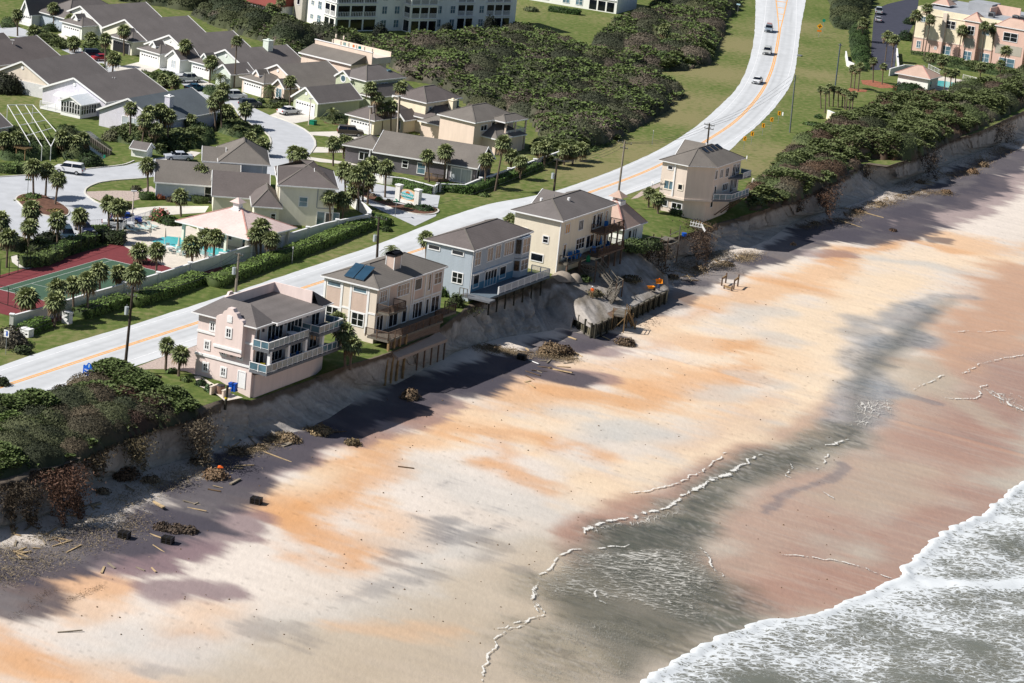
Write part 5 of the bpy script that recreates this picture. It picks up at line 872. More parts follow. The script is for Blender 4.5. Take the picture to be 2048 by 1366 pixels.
h = rowhouse('lavender house with blue-grey slate roof and a small chimney behind palms', (256, 198), (202, 216), 17.8, -28, W_LAV, RF3); h.chimney(3.2, 7.4, 1.1, 1.1, 3.5, 6.0, W_LAV); h.win('F', -0.6, 0.4, 1.2, 2.2, 0.4, 1, 2, GLC); h.win('F', 1.6, 0.4, 2.2, 2.2, 0.4, 3, 2, GLC); h.win('R', 2.2, 0.6, 1.8, 1.6, h.hw, 2, 2)
h = House('house', 'dark roofed house cut by the left edge beside the screened pool cage', (25, 250, 2.9), -28); gblock(h, -11, -0.4, -16, -0.4, 2.9, 3.0, W_BEI, RF)
h = rowhouse('house at upper left with tall white garage gable beside a leaning palm', (50, 1), (72, 23), 12, -39, W_WHT, RF, 5.2, 3.1); h.door('F', 0, 0, 3.8, 2.2, 0.4, name='garage_door'); hblock(h, h.hw, h.hw+9, 3.2, 19, 2.9, 3.0, W_LBL, RF, axis='y')
h = rowhouse('white house with garage facing the street, second down the upper row', (160, 13), (100, 30), 17.5, -39, W_WHT, RF, 5.8, 2.9, ((124, 69), (162, 80)), hwk=6.6)
h = rowhouse('house with open garage holding a blue bin, third down the upper row', (249, 40), (400, 61), 16.5, -40, W_CRM, RF, 5.8, 2.9, ((222, 99), (262, 111)), hwk=6.8)
h.part('garage_shade_panel', DKM, MB().box(h.gx[0]+0.7, h.gx[1]-0.5, h.gy-0.05, h.gy-0.03, 0, 2.2))  # dark sheet over the door stands in for the shaded interior
h = rowhouse('cream house with white garage and arched window gable, fourth down the upper row', (338, 71), (498, 94), 16.5, -40, W_WHT, RF, 5.8, 2.9, ((277, 125), (320, 136)), ((335, 139), (357, 146)), hwk=6.8)
h = rowhouse('pale green house with green chimney box on its long grey roof', (450, 100), (597, 123), 16.2, -39, W_PGR, RF, 5.8, 2.9, ((384, 150), (418, 161)), ((432, 168), (458, 176)), hwk=6.6); h.chimney(0.9, 10.6, 1.5, 1.3, 4.5, 7.2, W_PGR, W_PGR)
h = rowhouse('peach house with white garage behind feathery palms beside the sage green house', (554, 130), (672, 165), 12.5, -42, W_PCH, RF4, 5.8, 2.9, ((485, 183), (524, 196)), ((562, 205), (570, 208)) if False else None, hwk=6.4); h.body(2.6, 5.4, -2.6, 0.38, 2.8, W_PCH); h.gable(2.6, 5.4, -2.6, 0.5, 2.8, 1.2, 0.4, RF4, 'y', W_PCH); h.win('F', 4.0, 0.5, 1.4, 1.7, -2.6, 2, 1, GLG)
# beige house with roof terrace
h = House('house', 'peach two-storey house with a roof terrace of chairs behind a long parapet', (597.5, 104.6, 5.8), -36); W = h.L(683.5, 132, 5.8)[0]; h.body(0.4, W-0.4, 0.4, 11, 5.8, W_PCH)
m = MB().add([(0, 0, 5.85), (W, 0, 5.85), (W, 4.2, 7.3), (0, 4.2, 7.3), (0, 0, 5.7), (W, 0, 5.7), (W, 4.2, 5.7), (0, 4.2, 5.7)], [(0, 1, 2, 3), (4, 7, 6, 5), (0, 4, 5, 1), (1, 5, 6, 2), (2, 6, 7, 3), (3, 7, 4, 0)]); h.part('roof', RF4, m); h.part('gutter', WH, MB().box(-.05, W+.05, -0.1, -0.003, 5.6, 5.85)); h.part('parapet', W_PCH, MB().box(0.3, W+1.5, 4.2, 4.4, 5.8, 8.1)); h.part('coping', WH, MB().box(0.2, W+1.6, 4.1, 4.5, 8.1, 8.22)); h.deck(0.4, W+1.5, 4.4, 10, 7.0, W_BG, 1.2, 'roof_terrace'); h.part('far_parapet', W_PCH, MB().box(0.3, W+1.5, 9.8, 10, 7, 7.9))
for i in range(8): h.post(0.7+i*(W+.6)/7, 9.9 if i < 2 else 4.3, 8.2, 8.9, 0.12, W_BEI, 'lamp_post')
TERR = h
def twostorey(label, K, Lf, Rt, wall, roof, ang, gab, gar, W=7.0, zt=7.5, ze=5.5, D=None, gar_gable=False, garw=5.6, extra=None):
    h = House('house', label, (*K, ze), ang); O = 0.4; D = D or h.L(*Rt, ze)[1]-O; h.o = h.o-h.ex*(W+O)+h.ey*O; h.root.location = (*h.o, 0); D -= O
    h.body(0, W, 0, D, ze, wall); h.hip(0, W, 0, D, ze, zt-ze, O, roof); h.W, h.D = W, D
    (pk, rb) = gab; xp, yp = h.L(*pk, ze+1.0); gw = 1.9; h.body(xp-gw, xp+gw, yp, max(yp+2, 1), ze-0.3, wall, 2.0, 'gable_block'); h.gable(xp-gw, xp+gw, yp, max(yp+3, 3.0), ze-0.3, 1.25, 0.2, roof, 'y', wall, name='gable_roof', ohe=0.3)
    q = h.part('arched_window', WH, MB().tube((xp, yp-0.05, ze-0.55), (xp, yp-0.002, ze-0.55), 0.75, 0.75, 14)); h.part('pane', GLG, MB().tube((xp, yp-0.08, ze-0.5), (xp, yp-0.05, ze-0.5), 0.55, 0.55, 14), q); h.gxy = (xp, yp)
    return h
h = twostorey('sage green two-storey house with white garage beside a parked white car', (732.6, 163.4), None, (800.7, 155.4), W_GRN, RF, -39, ((688, 141), (701, 182)), None, D=10.5)
xa, ya = h.L(587, 221); xb, yb = h.L(633.7, 234.5); yf = min(ya, yb); gblock(h, xa, xb, yf, yf+11, 2.8, 2.1, W_GRN, RF); h.door('F', (xa+xb)/2, 0, 4.7, 2.15, yf, name='garage_door'); h.part('gable_vent', WH, MB().tube(((xa+xb)/2, yf-0.06, 3.8), ((xa+xb)/2, yf-0.002, 3.8), 0.32, 0.32, 12))
hblock(h, xb-2, h.W+2.2, h.gxy[1]+0.6, h.D+1.5, 2.8, 1.9, W_GRN, RF, z0=0); h.win('F', h.W-1, 0.5, 1.6, 1.6, h.gxy[1]+0.6, 2, 1, GLG); h.win('R', 5.0, 3.6, 1.7, 1.2, h.W, 2, 1, GLG); h.win('R', 9.0, 3.4, 1.2, 1.5, h.W, 1, 1, GLG); h.win('R', 2.4, 3.9, 1.6, 0.9, h.W, 2, 1, GLG); h.part('skylight', GLG, MB().box(4.9, 5.6, 7.3, 8.2, 6.6, 6.85))
h = twostorey('butter yellow two-storey house with white garage behind a group of very tall palms', (853, 207), None, (930, 204), W_BY, RF2, -34, ((806, 182), (821, 225)), None, D=10.5)
xa, ya = h.L(708, 257); xb, yb = h.L(744, 272); yf = min(ya, yb)+0.3; hblock(h, xa, xb, yf, yf+12, 2.75, 2.0, W_BY, RF2, axis='y'); h.door('F', (xa+xb)/2, 0, min(4.6, xb-xa-0.8), 2.15, yf, name='garage_door'); hblock(h, xb-1, h.W+2.5, h.gxy[1]-1.2, h.D+1, 2.8, 2.2, W_BY, RF2, z0=0, inset=4.5)
xd, yd = h.L(800, 262); gblock(h, xd-1.4, xd+1.4, yd-1.0, yd+4, 2.6, 1.2, W_BY, RF2, oh=0.3); h.win('F', xd, 0.6, 1.4, 1.5, yd-1.0, 2, 1, GLG); h.win('R', 1.4, 3.6, 0.7, 1.0, h.W, 1, 2, GLG); h.win('R', 9.2, 3.4, 1.4, 1.6, h.W, 2, 1, GLG); h.chimney(h.W+1.2, 6.5, 1.0, 1.2, 3.0, 5.6, W_BY, W_BY)
h = twostorey('tan two-storey house with shaded porch on its upper floor beside the scrub', (950.7, 247), None, (1078, 253), W_PCH, RF4, -34, ((921, 219), (928, 263)), None, D=12.4, W=7.6)
hblock(h, h.gxy[0]-8, h.W+3.0, h.gxy[1]-0.5, h.D-1, 2.9, 2.3, W_PCH, RF4, z0=0, inset=4.6); h.win('R', 2.8, 3.9, 1.7, 0.9, h.W, 2, 1); h.win('R', 5.6, 3.0, 0.9, 2.1, h.W); h.win('R', 8.6, 3.0, 2.0, 2.1, h.W, 2, 1, GLC)
h.deck(h.W, h.W+2.6, 6.0, h.D+0.4, 2.9, W_WHT, 0.25, 'porch'); h.rail([(h.W+2.5, 6.1), (h.W+2.5, h.D+0.3), (h.W, h.D+.3)], 2.9, 0.95, WH, 1.6)
for y in (6.1, 9.0, h.D+0.2): h.post(h.W+2.45, y, 0, 5.4, 0.14, W_PCH, 'column')
h.hip(h.W-0.5, h.W+2.5, 5.6, h.D, 5.5, 0.9, 0.3, RF4, name='porch_roof')
# grey one-storey house
h = House('house', 'charcoal grey one-storey house with wide curtained doors behind the white entrance wall', (954, 335.7, 3.1), -15); W = 17.6; D = 9.2; O = 0.6; h.o = h.o-h.ex*(W+0.4)+h.ey*O; h.root.location = (*h.o, 0)
gblock(h, 0, W, 0, D, 3.1, 2.6, W_GRY, RF4, 'x', oh=0.5); h.win('F', 5.3, 1.1, 0.9, 1.1, 0, 1, 2); h.win('F', 8.2, 0.5, 1.3, 1.7, 0, 1, 2, GLG); h.win('F', 15.2, 0.15, 3.4, 2.2, 0, 2, 1, GLC, 0.2); h.win('R', 1.8, 0.2, 1.4, 2.1, W, 1, 1, GLD); h.part('side_screen', WH, MB().box(12.6, 12.75, -0.12, -0.003, 0, 3)); h.part('porch_post', WH, MB().box(-1.2, -1.05, 0.1, 0.25, 0, 3)); hblock(h, -6, 0.0, 1.6, 8.6, 2.9, 1.6, W_GRY, RF4, axis='x'); h.win('F', -2.6, 0.9, 1.6, 1.2, 1.6, 2, 1)
h.deck(9.5, 13, -2.2, -0.1, 0.35, WDB, 0.3, 'patio'); h.rail([(9.6, -2.1), (12.9, -2.1)], 0.35, 0.9, WDY, 1.2)
# cream two-storey house beside the entrance, with its low wing
h = House('house', 'cream two-storey house with raking wall shadow beside the pink roofed clubhouse', (556, 371, 6.0), 9); O = 0.4; h.o = h.o+(h.ex+h.ey)*O; h.root.location = (*h.o, 0); W = h.L(676, 377, 6.0)[0]-O; D = 12.0
h.body(0, W, 0, D, 6.0, W_CRM); h.hip(0, W, 0, D, 6.0, 2.7, O, RF2, axis='x', inset=5.5); h.part('gable_wall', W_CRM, MB().box(-0.25, -0.003, 2.2, 6.0, 2.0, 6.4)); h.gable(-0.3, 5.0, 1.2, 6.8, 5.95, 2.0, 0.1, RF2, 'x', None); h.win('F', 3.6, 3.0, 1.15, 1.35, 0, 1, 2, GLG); h.door('F', 7.6, 0.1, 0.9, 2.1, 0, GLD); h.win('F', 6.4, 0.3, 1.1, 2.0, 0, 1, 1, GLG, 0.06); h.win('F', 8.7, 0.3, 0.9, 2.0, 0, 1, 1, GLG, 0.06); h.part('trim_board', SOF, MB().box(5.6, 5.75, -0.05, -0.003, 2.9, 5.95).box(5.75, W, -0.05, -0.003, 2.8, 2.95)); h.part('skylight', GLG, MB().box(3.4, 4.1, 7.6, 8.4, 8.0, 8.25))
xa, ya = h.L(505, 413, 2.9); hblock(h, xa+0.3, -0.01, ya+0.3, ya+8.3, 2.9, 2.2, W_CRM, RF2, z0=-0.3); h.win('F', xa+3.2, 1.0, 0.6, 0.9, ya+0.3, 1, 2)
xc, yc = h.L(425, 389, 2.9); gblock(h, xc+0.2, xa+2.5, yc+0.4, yc+8.2, 2.9, 2.7, W_CRM, RF2, 'x', oh=0.3)
h = House('house', 'light blue-grey two-storey house with a long low wing beside the paver driveway', (436, 324.6, 5.6), 9); O = 0.4; h.o = h.o+(h.ex+h.ey)*O; h.root.location = (*h.o, 0); W = h.L(540, 330.7, 5.6)[0]-O; D = 10.6
h.body(0, W, 0, D, 5.6, W_LBL); h.hip(0, W, 0, D, 5.6, 2.6, O, RF4, axis='y'); h.win('F', 1.0, 3.2, 0.95, 1.3, 0, 1, 2); h.part('downpipe', WH, MB().box(W-0.8, W-0.7, -0.1, -0.003, 0, 5.5)); gblock(h, -2.6, 0.6, 2.0, 6.6, 5.4, 1.5, W_LBL, RF4, 'x', oh=0.2, trim=True)
xc, yc = h.L(309, 361.5, 2.9); gblock(h, xc+0.3, xc+0.3+12.5, yc+0.4, yc+7.6, 2.9, 2.4, W_LBL, RF4, 'x', oh=0.3); h.win('F', xc+8.5, 0.2, 1.4, 2.2, yc+0.4, 1, 2)
# clubhouse
h = House('clubhouse', 'open-sided clubhouse with wide pink tiled hip roof and small cupola beside the swimming pool', (497, 480, 2.8), -30, 'clubhouse'); W = 13.2; D = 11.6; h.o = h.o-h.ex*W; h.root.location = (*h.o, 0); h.hip(0.6, W-0.6, 0.6, D-0.6, 2.8, 2.4, 0.6, RFP, axis='x'); h.body(1.6, W-1.0, 4.2, D-1.2, 2.74, W_CRM); h.body(0.7, 3.4, 4.2, 7, 2.74, W_CRM)
for x in (0.9, 4.6, 8.6, W-0.9): h.post(x, 0.9, 0, 2.74, 0.2, W_CRM, 'column')
for y in (4.0, 8, D-0.9): h.post(W-0.8, y, 0, 2.74, 0.2, W_CRM, 'column')
h.door('F', 9.6, 0, 0.9, 2.1, 4.2, GLD); h.win('F', 6.5, 0.9, 1.3, 1.2, 4.2, 2, 1); c = h.part('cupola', WH, MB().box(W/2-.5, W/2+.5, D/2-.5, D/2+.5, 4.8, 6.2).box(W/2-.7, W/2+.7, D/2-.7, D/2+.7, 4.6, 5.3)); h.part('cupola_roof', RFP, MB().add([(W/2-.9, D/2-.9, 6.2), (W/2+.9, D/2-.9, 6.2), (W/2+.9, D/2+.9, 6.2), (W/2-.9, D/2+.9, 6.2), (W/2, D/2, 6.9)], [(0, 1, 4), (1, 2, 4), (2, 3, 4), (3, 0, 4), (3, 2, 1, 0)]), c)
h = House('garden_shed', 'small white garden shed with grey roof on the lawn by the pond', (262, 312, 0), -15, 'shed'); gblock(h, 0, 2.8, 0, 2.2, 1.6, 0.7, W_WHT, RF, 'x', oh=0.15)
# ---------------------------------------------------------------- white condominium
def condo_block(h, face, pos, u0, u1, n, floors, z00=0.0, fh=3.05, arch=True):
    w = (u1-u0)/n
    for f in range(floors):
        z = z00+f*fh
        for i in range(n):
            a = u0+i*w+0.22; b = u0+(i+1)*w-0.22
            def B(mb, p, q, z0, z1, d0, d1):
                if face == 'F': mb.box(p, q, pos-d1, pos-d0, z0, z1)
                else: mb.box(pos+d0, pos+d1, p, q, z0, z1)
            m = MB(); B(m, a, b, z+0.25, z+2.6, 0.002, 0.04); o = h.part('balcony_opening', GLD, m)
            if f > 0:
                m = MB(); B(m, a, b, z+0.25, z+0.3, 0.05, 0.12); B(m, a, b, z+1.2, z+1.28, 0.05, 0.12)
                for k in range(7): q = a+(b-a)*(k+0.5)/7; B(m, q-0.06, q+0.06, z+0.3, z+1.2, 0.06, 0.1)
                h.part('railing', WH, m, o)
        if f: m = MB(); (m.box(u0-.15, u1+.15, pos-0.2, pos-0.002, z+0.0, z+0.22) if face == 'F' else m.box(pos+0.002, pos+0.2, u0-.15, u1+.15, z, z+0.22)); h.part('floor_band', WH, m)
h = House('apartment_building', 'long white four-storey apartment building with screened balconies at the top of the photo', (669, 63, 0), -52, 'apartment building'); Dn = h.L(1021, 56)[1]; Wn = 12.0; h.o = h.o-h.ex*Wn; h.root.location = (*h.o, 0)
h.body(0, Wn, 0, Dn, 12.6, W_WHT, -1); h.part('flat_roof', RFR, MB().box(-0.4, Wn+0.4, -0.4, Dn+0.4, 12.6, 12.9)); lr = lambda px: h.L(px, 60)[1]
condo_block(h, 'F', 0, Wn-4.6, Wn-0.3, 2, 4); condo_block(h, 'R', Wn, 0.3, lr(744), 3, 4)
y2a, y2b = lr(800), lr(857); h.part('wing', W_WHT, MB().box(Wn+0.003, Wn+2.8, y2a, y2b, -1, 12.4)); condo_block(h, 'R', Wn+2.8, y2a+0.2, y2b-0.2, 3, 4); condo_block(h, 'F', y2a, Wn+0.2, Wn+2.6, 1, 4)
condo_block(h, 'R', Wn, lr(912), lr(946), 2, 4); condo_block(h, 'R', Wn, lr(972), lr(1023), 3, 4)
for f in range(4):
    for x in (754, 780, 868, 896, 956): h.win('R', lr(x)+0.8, 0.8+f*3.05, 1.2, 1.6, Wn, 2, 2, GLG, 0.1)
    h.win('F', Wn-6.6, 0.8+f*3.05, 1.3, 1.6, 0, 2, 2, GLG, 0.1); h.win('F', Wn-9.6, 1.2+f*3.05, 1.0, 0.9, 0, 2, 2, GLG, 0.1)
h.part('stair_tower', stucco('tower_beige', sc(196, 190, 176)), MB().box(-3.5, -0.003, -1.2, 4, -1, 12)); h.win('F', -1.6, 3.6, 1.0, 2.6, -1.2, 1, 2)
h = House('garage_building', 'row of white garages with red roof beside the long white apartment building', (458, 18, 0), -40, 'garage building'); W = h.L(536, 36)[0]+1.5; h.body(0, W, 0, 7, 2.9, W_WHT); h.part('roof', RFR, MB().add([(-.4, -.4, 2.9), (W+.4, -.4, 2.9), (W+.4, 7, 5), (-.4, 7, 5), (-.4, -.4, 2.7), (W+.4, -.4, 2.7), (W+.4, 7, 2.7), (-.4, 7, 2.7)], [(0, 1, 2, 3), (4, 7, 6, 5), (0, 4, 5, 1), (1, 5, 6, 2), (2, 6, 7, 3), (3, 7, 4, 0)]))
for i in range(4): h.door('F', 1.7+i*(W-2)/4, 0, 2.5, 2.2, 0, name='garage_door')
h = House('apartment_building', 'white apartment building with arched ground floor openings cut by the top edge', (1232, 28, 0), -22, 'apartment building'); W = 32; h.o = h.o-h.ex*W; h.root.location = (*h.o, 0); h.body(0, W, 0, 14, 12, W_WHT, -1); h.part('roof', RFR, MB().box(-.4, W+.4, -.4, 14.4, 12, 12.3)); condo_block(h, 'F', 0, W-7.5, W-0.5, 3, 4)
for f in range(3):
    for x in (W-10, W-13.5, 5, 9, 13): h.win('F', x, 0.8+f*3.05, 1.7, 1.7, 0, 2, 2, GLG, 0.1)
# ---------------------------------------------------------------- coral and cream apartments, upper right
h = House('apartment_building', 'cream and coral apartment building with grey flat roof behind tall palms, upper right corner', (1823, 101, 0), -29, 'apartment building'); W, D = 44, 26
h.body(0, W, 0, D, 10.2, W_BY, 3.4); h.part('coral_base', W_COR, MB().box(-0.04, W+0.04, -0.04, D+0.04, -0.6, 3.4)); h.part('moulding', W_BG, MB().box(-0.12, W+0.1, -0.14, -0.042, 3.3, 3.55).box(-0.12, W+0.1, -0.12, -0.002, 9.2, 9.35)); h.part('parapet', W_BY, MB().box(0, W, 0, 0.25, 10.2, 10.8).box(0, 0.25, 0.25, D, 10.2, 10.8)); GRF = M('grey_membrane_roof', sc(176, 180, 186), 0.9, 0.08, 0.4); h.part('flat_roof', GRF, MB().box(0.25, W, 0.25, D, 10.2, 10.32))
for x, w_ in ((13.0, 3.6), (21.0, 7.5), (33, 6)):
    b = h.part('bay', W_COR, MB().box(x, x+w_, -1.6, -0.045, -0.6, 9.6)); h.win('F', x+w_/2, 6.6, w_*.45, 1.9, -1.6, 2, 2, GLD); h.win('F', x+w_/2, 0.4, w_*.5, 2.0, -1.6, 2, 2, GLG); h.part('arch_panel', stucco('grey_panel', sc(190, 182, 164)), MB().box(x+0.5, x+w_-0.5, -1.64, -1.602, 3.3, 5.6), b); h.hip(x-0.1, x+w_+0.1, -1.5, 3.0, 9.7, 1.9, 0.3, RFP2, name='tower_roof')
for x, z_, w_, h_, g in ((1.6, 1.0, 0.9, 1.6, GLG), (9.0, 6.9, 2.2, 1.7, GLD), (8.6, 0.6, 2.4, 1.9, GLG), (6.0, 1.4, 0.5, 0.5, GLG), (18.6, 0.5, 2.2, 1.9, GLG), (1.9, 7.4, 1.0, 1.2, GLG), (18.0, 6.9, 1.6, 1.6, GLG), (30.0, 6.8, 1.6, 1.6, GLG), (30.5, 0.6, 2, 1.8, GLG)): h.win('F', x, z_, w_, h_, 0 if z_ > 3.4 else -0.04, 2, 2, g, 0.12)
h.part('buttress', W_BG, MB().box(6.9, 7.9, -0.5, -0.045, 3.4, 10.4)); h.part('buttress', W_COR, MB().box(6.9, 7.9, -0.55, -0.045, -0.6, 3.4))
h.part('stair_parapet', W_COR, MB().box(15, 21, 14, 14.2, 10.3, 12.6).box(15, 15.2, 9, 14, 10.3, 12.2)); h.part('penthouse', GRF, MB().box(8, 14, 13, 19, 10.3, 12.4)); h.hip(0.5, 4, 10, 14, 10.8, 1.7, 0.4, RFP2, name='tower_roof')
def acunit(h, x, y, z, s=1.0):
    u = h.part('air_conditioner', MTL, MB().box(x-.55*s, x+.55*s, y-.55*s, y+.55*s, z, z+1.0*s)); h.part('fan_grille', DKM, MB().tube((x, y, z+1.0*s), (x, y, z+1.06*s), 0.42*s, 0.42*s, 12).box(x-.5*s, x+.5*s, y-.57*s, y-.552*s, z+.2, z+.85*s), u)
for x, y in ((16.5, 6.5), (22, 8), (23.5, 8.8), (25.5, 7.4), (27, 8.4), (28.4, 7.4), (25.0, 10)): acunit(h, x, y, 10.4, 1.2)
h = House('pool_pavilion', 'small pool pavilion with pink tiled hip roof behind a big dark shrub, upper right', (1860, 159, 2.6), -29, 'pavilion'); W, D = 7.2, 6.0; h.o = h.o-h.ex*(W+.5)+h.ey*0.5; h.root.location = (*h.o, 0); hblock(h, 0, W, 0, D, 2.6, 2.0, W_WHT, RFP2, 0.6); h.win('R', 1.6, 0.6, 0.8, 1.4, W)
# ================================================================ VEGETATION
leaf_m = attr_mat('foliage', 0.75, 4.0, 0.25, spec=0.25); core_m = M('foliage_core', (0.012, 0.018, 0.008), 1.0, 0.2, 2)
trunk_m = M('palm_trunk', sc(128, 112, 98), 0.95, 0.22, 6, stretch=(1, 1, 4)); bark_m = M('bark', sc(110, 98, 86), 0.95, 0.2, 5)
def vc(c): a = np.array(sc(*c, 0.8)); return a*0.84+a.mean()*0.16
def leaf_quads(P, Nn, S, Cc, aspect=0.6, rng=RNG):
    n = len(P); r = rng.normal(size=(n, 3)); Nn = Nn/np.linalg.norm(Nn, axis=1)[:, None]
    a = np.cross(Nn, r); a /= np.linalg.norm(a, axis=1)[:, None]+1e-9; b = np.cross(Nn, a)
    S = np.broadcast_to(S, n)[:, None]
    V = np.stack([P-a*S, P+b*S*aspect, P+a*S, P-b*S*aspect], 1).reshape(-1, 3)
    F = np.arange(4*n).reshape(n, 4); return V, F, np.repeat(Cc, 4, 0)
def fans(P, S, Cc, rng=RNG, blades=7):
    n = len(P); az = rng.uniform(0, 2*np.pi, (n, 1))+np.linspace(-1.5, 1.5, blades)[None]; el = rng.uniform(0.1, 1.1, (n, 1))+0*az
    d = np.stack([np.cos(az)*np.cos(el), np.sin(az)*np.cos(el), np.sin(el)], -1); sd_ = np.stack([-np.sin(az), np.cos(az), 0*az], -1)
    S = np.broadcast_to(S, n)[:, None, None]; hub = P[:, None]
    V = np.stack([hub+0*d, hub+d*S*0.6+sd_*S*0.16, hub+d*S, hub+d*S*0.6-sd_*S*0.16], 2).reshape(-1, 3)
    F = np.arange(len(V)).reshape(-1, 4); return V, F, np.repeat(Cc, 4*blades, 0)
def dome_field(x, y, cen, rad, hh):
    H_ = np.full(len(x), -1.0); I = np.zeros(len(x), int); 
    for s0 in range(0, len(x), 4000):
        d = np.hypot(x[s0:s0+4000, None]-cen[None, :, 0], y[s0:s0+4000, None]-cen[None, :, 1])/rad[None]
        h_ = hh[None]*(d < 1)*(0.42+0.58*np.sqrt(np.clip(1-d*d, 0, 1))); I[s0:s0+4000] = h_.argmax(1); H_[s0:s0+4000] = h_.max(1)
    return H_, I
def scrub(name, outline, pal, hm, rm, dens, leaf, fan_frac=0.15, label=None, cat=None, kind='stuff', z0=0.0, seed=1, cover=1.25, fanc=None, browns=None):
    rng = np.random.default_rng(seed); P = np.array([G(*p, z0)[:2] for p in outline]); lo_, hi_ = P.min(0), P.max(0)
    area = abs(sum(P[i-1][0]*P[i][1]-P[i][0]*P[i-1][1] for i in range(len(P))))/2
    nl = max(3, int(cover*area/(math.pi*(rm*0.8)**2)*2.2)); cen = rng.uniform(lo_, hi_, (nl*4, 2)); cen = cen[inside(P, cen[:, 0], cen[:, 1])][:nl]
    rad = rm*rng.uniform(0.4, 1.8, len(cen)); dE = np.min([segd(cen[:, 0], cen[:, 1], P[i-1], P[i]) for i in range(len(P))], 0)
    rad = np.minimum(rad, np.maximum(dE*1.1, rm*0.45)); big = 0.6+0.8*fbm(cen[:, 0]/18, cen[:, 1]/18, seed+3, 3)
    hh = hm*rng.uniform(0.45, 1.3, len(cen))*np.sqrt(rad/rm)*big*np.clip(0.45+dE/(rm*3), 0, 1); pal = np.array([vc(c) for c in pal]); 
    zone = (fbm(cen[:, 0]/14, cen[:, 1]/14, seed+9, 3)-0.2)/0.6*len(pal)+rng.normal(0, 0.7, len(cen)); li = np.clip(zone.astype(int), 0, len(pal)-1); lc_ = pal[li]*rng.uniform(0.7, 1.2, (len(cen), 1))*0.98
    leaf *= 0.54; n = int(area*dens*3.4); q = rng.uniform(lo_, hi_, (int(n*((hi_-lo_).prod()/area)), 2)); q = q[inside(P, q[:, 0]+(fbm(q[:, 0], q[:, 1], 5)-.5)*2, q[:, 1])]
    h_, I = dome_field(q[:, 0], q[:, 1], cen, rad, hh); k = h_ > 0.12; q, h_, I = q[k], h_[k], I[k]
    nn = np.c_[(q-cen[I])/rad[I][:, None]*1.1, np.full(len(q), 0.75)]+rng.normal(0, 0.45, (len(q), 3)); nn[:, 2] = np.abs(nn[:, 2])+.05
    z = z0+h_*(1-np.abs(rng.normal(0, 0.10, len(q))))+rng.uniform(-0.05, 0.22, len(q)); p3 = np.c_[q, z]
    cc = lc_[I]*(0.86+0.34*rng.random((len(q), 1)))*(0.75+0.5*fbm(q[:, 0]/0.9, q[:, 1]/0.9, seed+11, 2))[:, None]
    isf = rng.random(len(q)) < fan_frac*(vn(cen[I][:, 0]/6, cen[I][:, 1]/6, seed+5) > 0.5)*2
    V1, F1, C1 = leaf_quads(p3[~isf], nn[~isf], leaf*rng.uniform(0.6, 1.5, (~isf).sum()), cc[~isf], rng=rng)
    fc = vc(fanc or (112, 126, 70))*0.9*rng.uniform(0.7, 1.2, (isf.sum(), 1)); V2, F2, C2 = fans(p3[isf], leaf*3.8, fc, rng)
    # inner canopy surface keeps the ground from showing through
    st_ = max(0.5, rm/4); gx, gy = np.meshgrid(np.arange(lo_[0], hi_[0], st_), np.arange(lo_[1], hi_[1], st_), indexing='ij'); g_, gi = dome_field(gx.ravel(), gy.ravel(), cen, rad, hh); ok = inside(P, gx, gy).ravel() & (g_ > 0.1)
    gv = np.c_[gx.ravel(), gy.ravel(), np.where(ok, z0+g_*0.86-0.12, z0-0.3)]; gf = gridfaces(*gx.shape); gf = gf[ok[gf].any(1)]; gc = lc_[gi]*0.9
    V = np.concatenate([V1, V2, gv]); F = np.concatenate([F1, F2+len(V1), gf+len(V1)+len(V2)]); C_a = np.concatenate([C1, C2, gc])
    o = np_mesh(name, V, F, leaf_m, C_a); tag(o, label, cat, None, kind); return o
PG = [(88, 88, 66), (72, 78, 54), (104, 94, 78), (80, 84, 58), (66, 72, 50), (94, 98, 62), (108, 98, 84)]
scrub('dune_scrub', [(380,30),(470,18),(520,40),(575,50),(640,72),(720,92),(800,92),(900,84),(1000,66),(1040,60),(1100,80),(1180,112),(1190,75),(1240,44),(1290,30),(1330,-10),(1480,-12),(1482,15),(1452,40),(1448,70),(1425,112),(1420,130),(1370,142),(1318,144),(1325,158),(1362,178),(1366,196),(1340,218),(1290,248),(1240,275),(1208,292),(1160,302),(1100,300),(1078,270),(1060,240),(1010,226),(935,222),(930,205),(900,186),(860,168),(805,160),(800,145),(745,112),(720,100),(650,90),(600,98),(590,118),(560,98),(530,84),(480,70),(430,50)],
      PG, 2.5, 2.4, 7.0, 0.30, 0.05, seed=11, fanc=(110, 132, 62))
scrub('dune_scrub', [(1075,290),(1120,286),(1165,292),(1210,288),(1250,270),(1262,260),(1240,282),(1212,298),(1160,310),(1100,312),(1060,300)], [(96,120,56),(84,104,50),(110,128,66)], 1.3, 1.2, 9, 0.3, 0.5, seed=12)
scrub('dune_scrub', [(1290,110),(1340,95),(1400,80),(1440,70),(1430,105),(1420,128),(1370,140),(1318,144),(1300,130)], [(104,128,72),(88,110,58),(70,92,50)], 2.2, 1.6, 8, 0.3, 0.5, seed=14)
tree_p = [(52, 66, 36), (66, 78, 42), (80, 88, 50), (60, 72, 44)]
scrub('woodland_edge', [(385,28),(440,20),(500,40),(560,62),(610,75),(640,90),(600,108),(575,98),(520,82),(470,66),(420,50)], tree_p, 3.6, 2.6, 10, 0.32, 0.0, seed=13)
scrub('woodland_edge', [(216,-12),(300,-12),(420,-10),(470,5),(440,25),(385,26),(330,14),(230,2)], tree_p, 3.6, 2.8, 8, 0.35, 0.0, seed=15)
scrub('woodland_edge', [(1640,-30),(1740,-40),(1745,10),(1728,55),(1728,80),(1700,60),(1668,58),(1660,40),(1662,10)], tree_p, 3.2, 2.4, 9, 0.3, 0.0, seed=16)
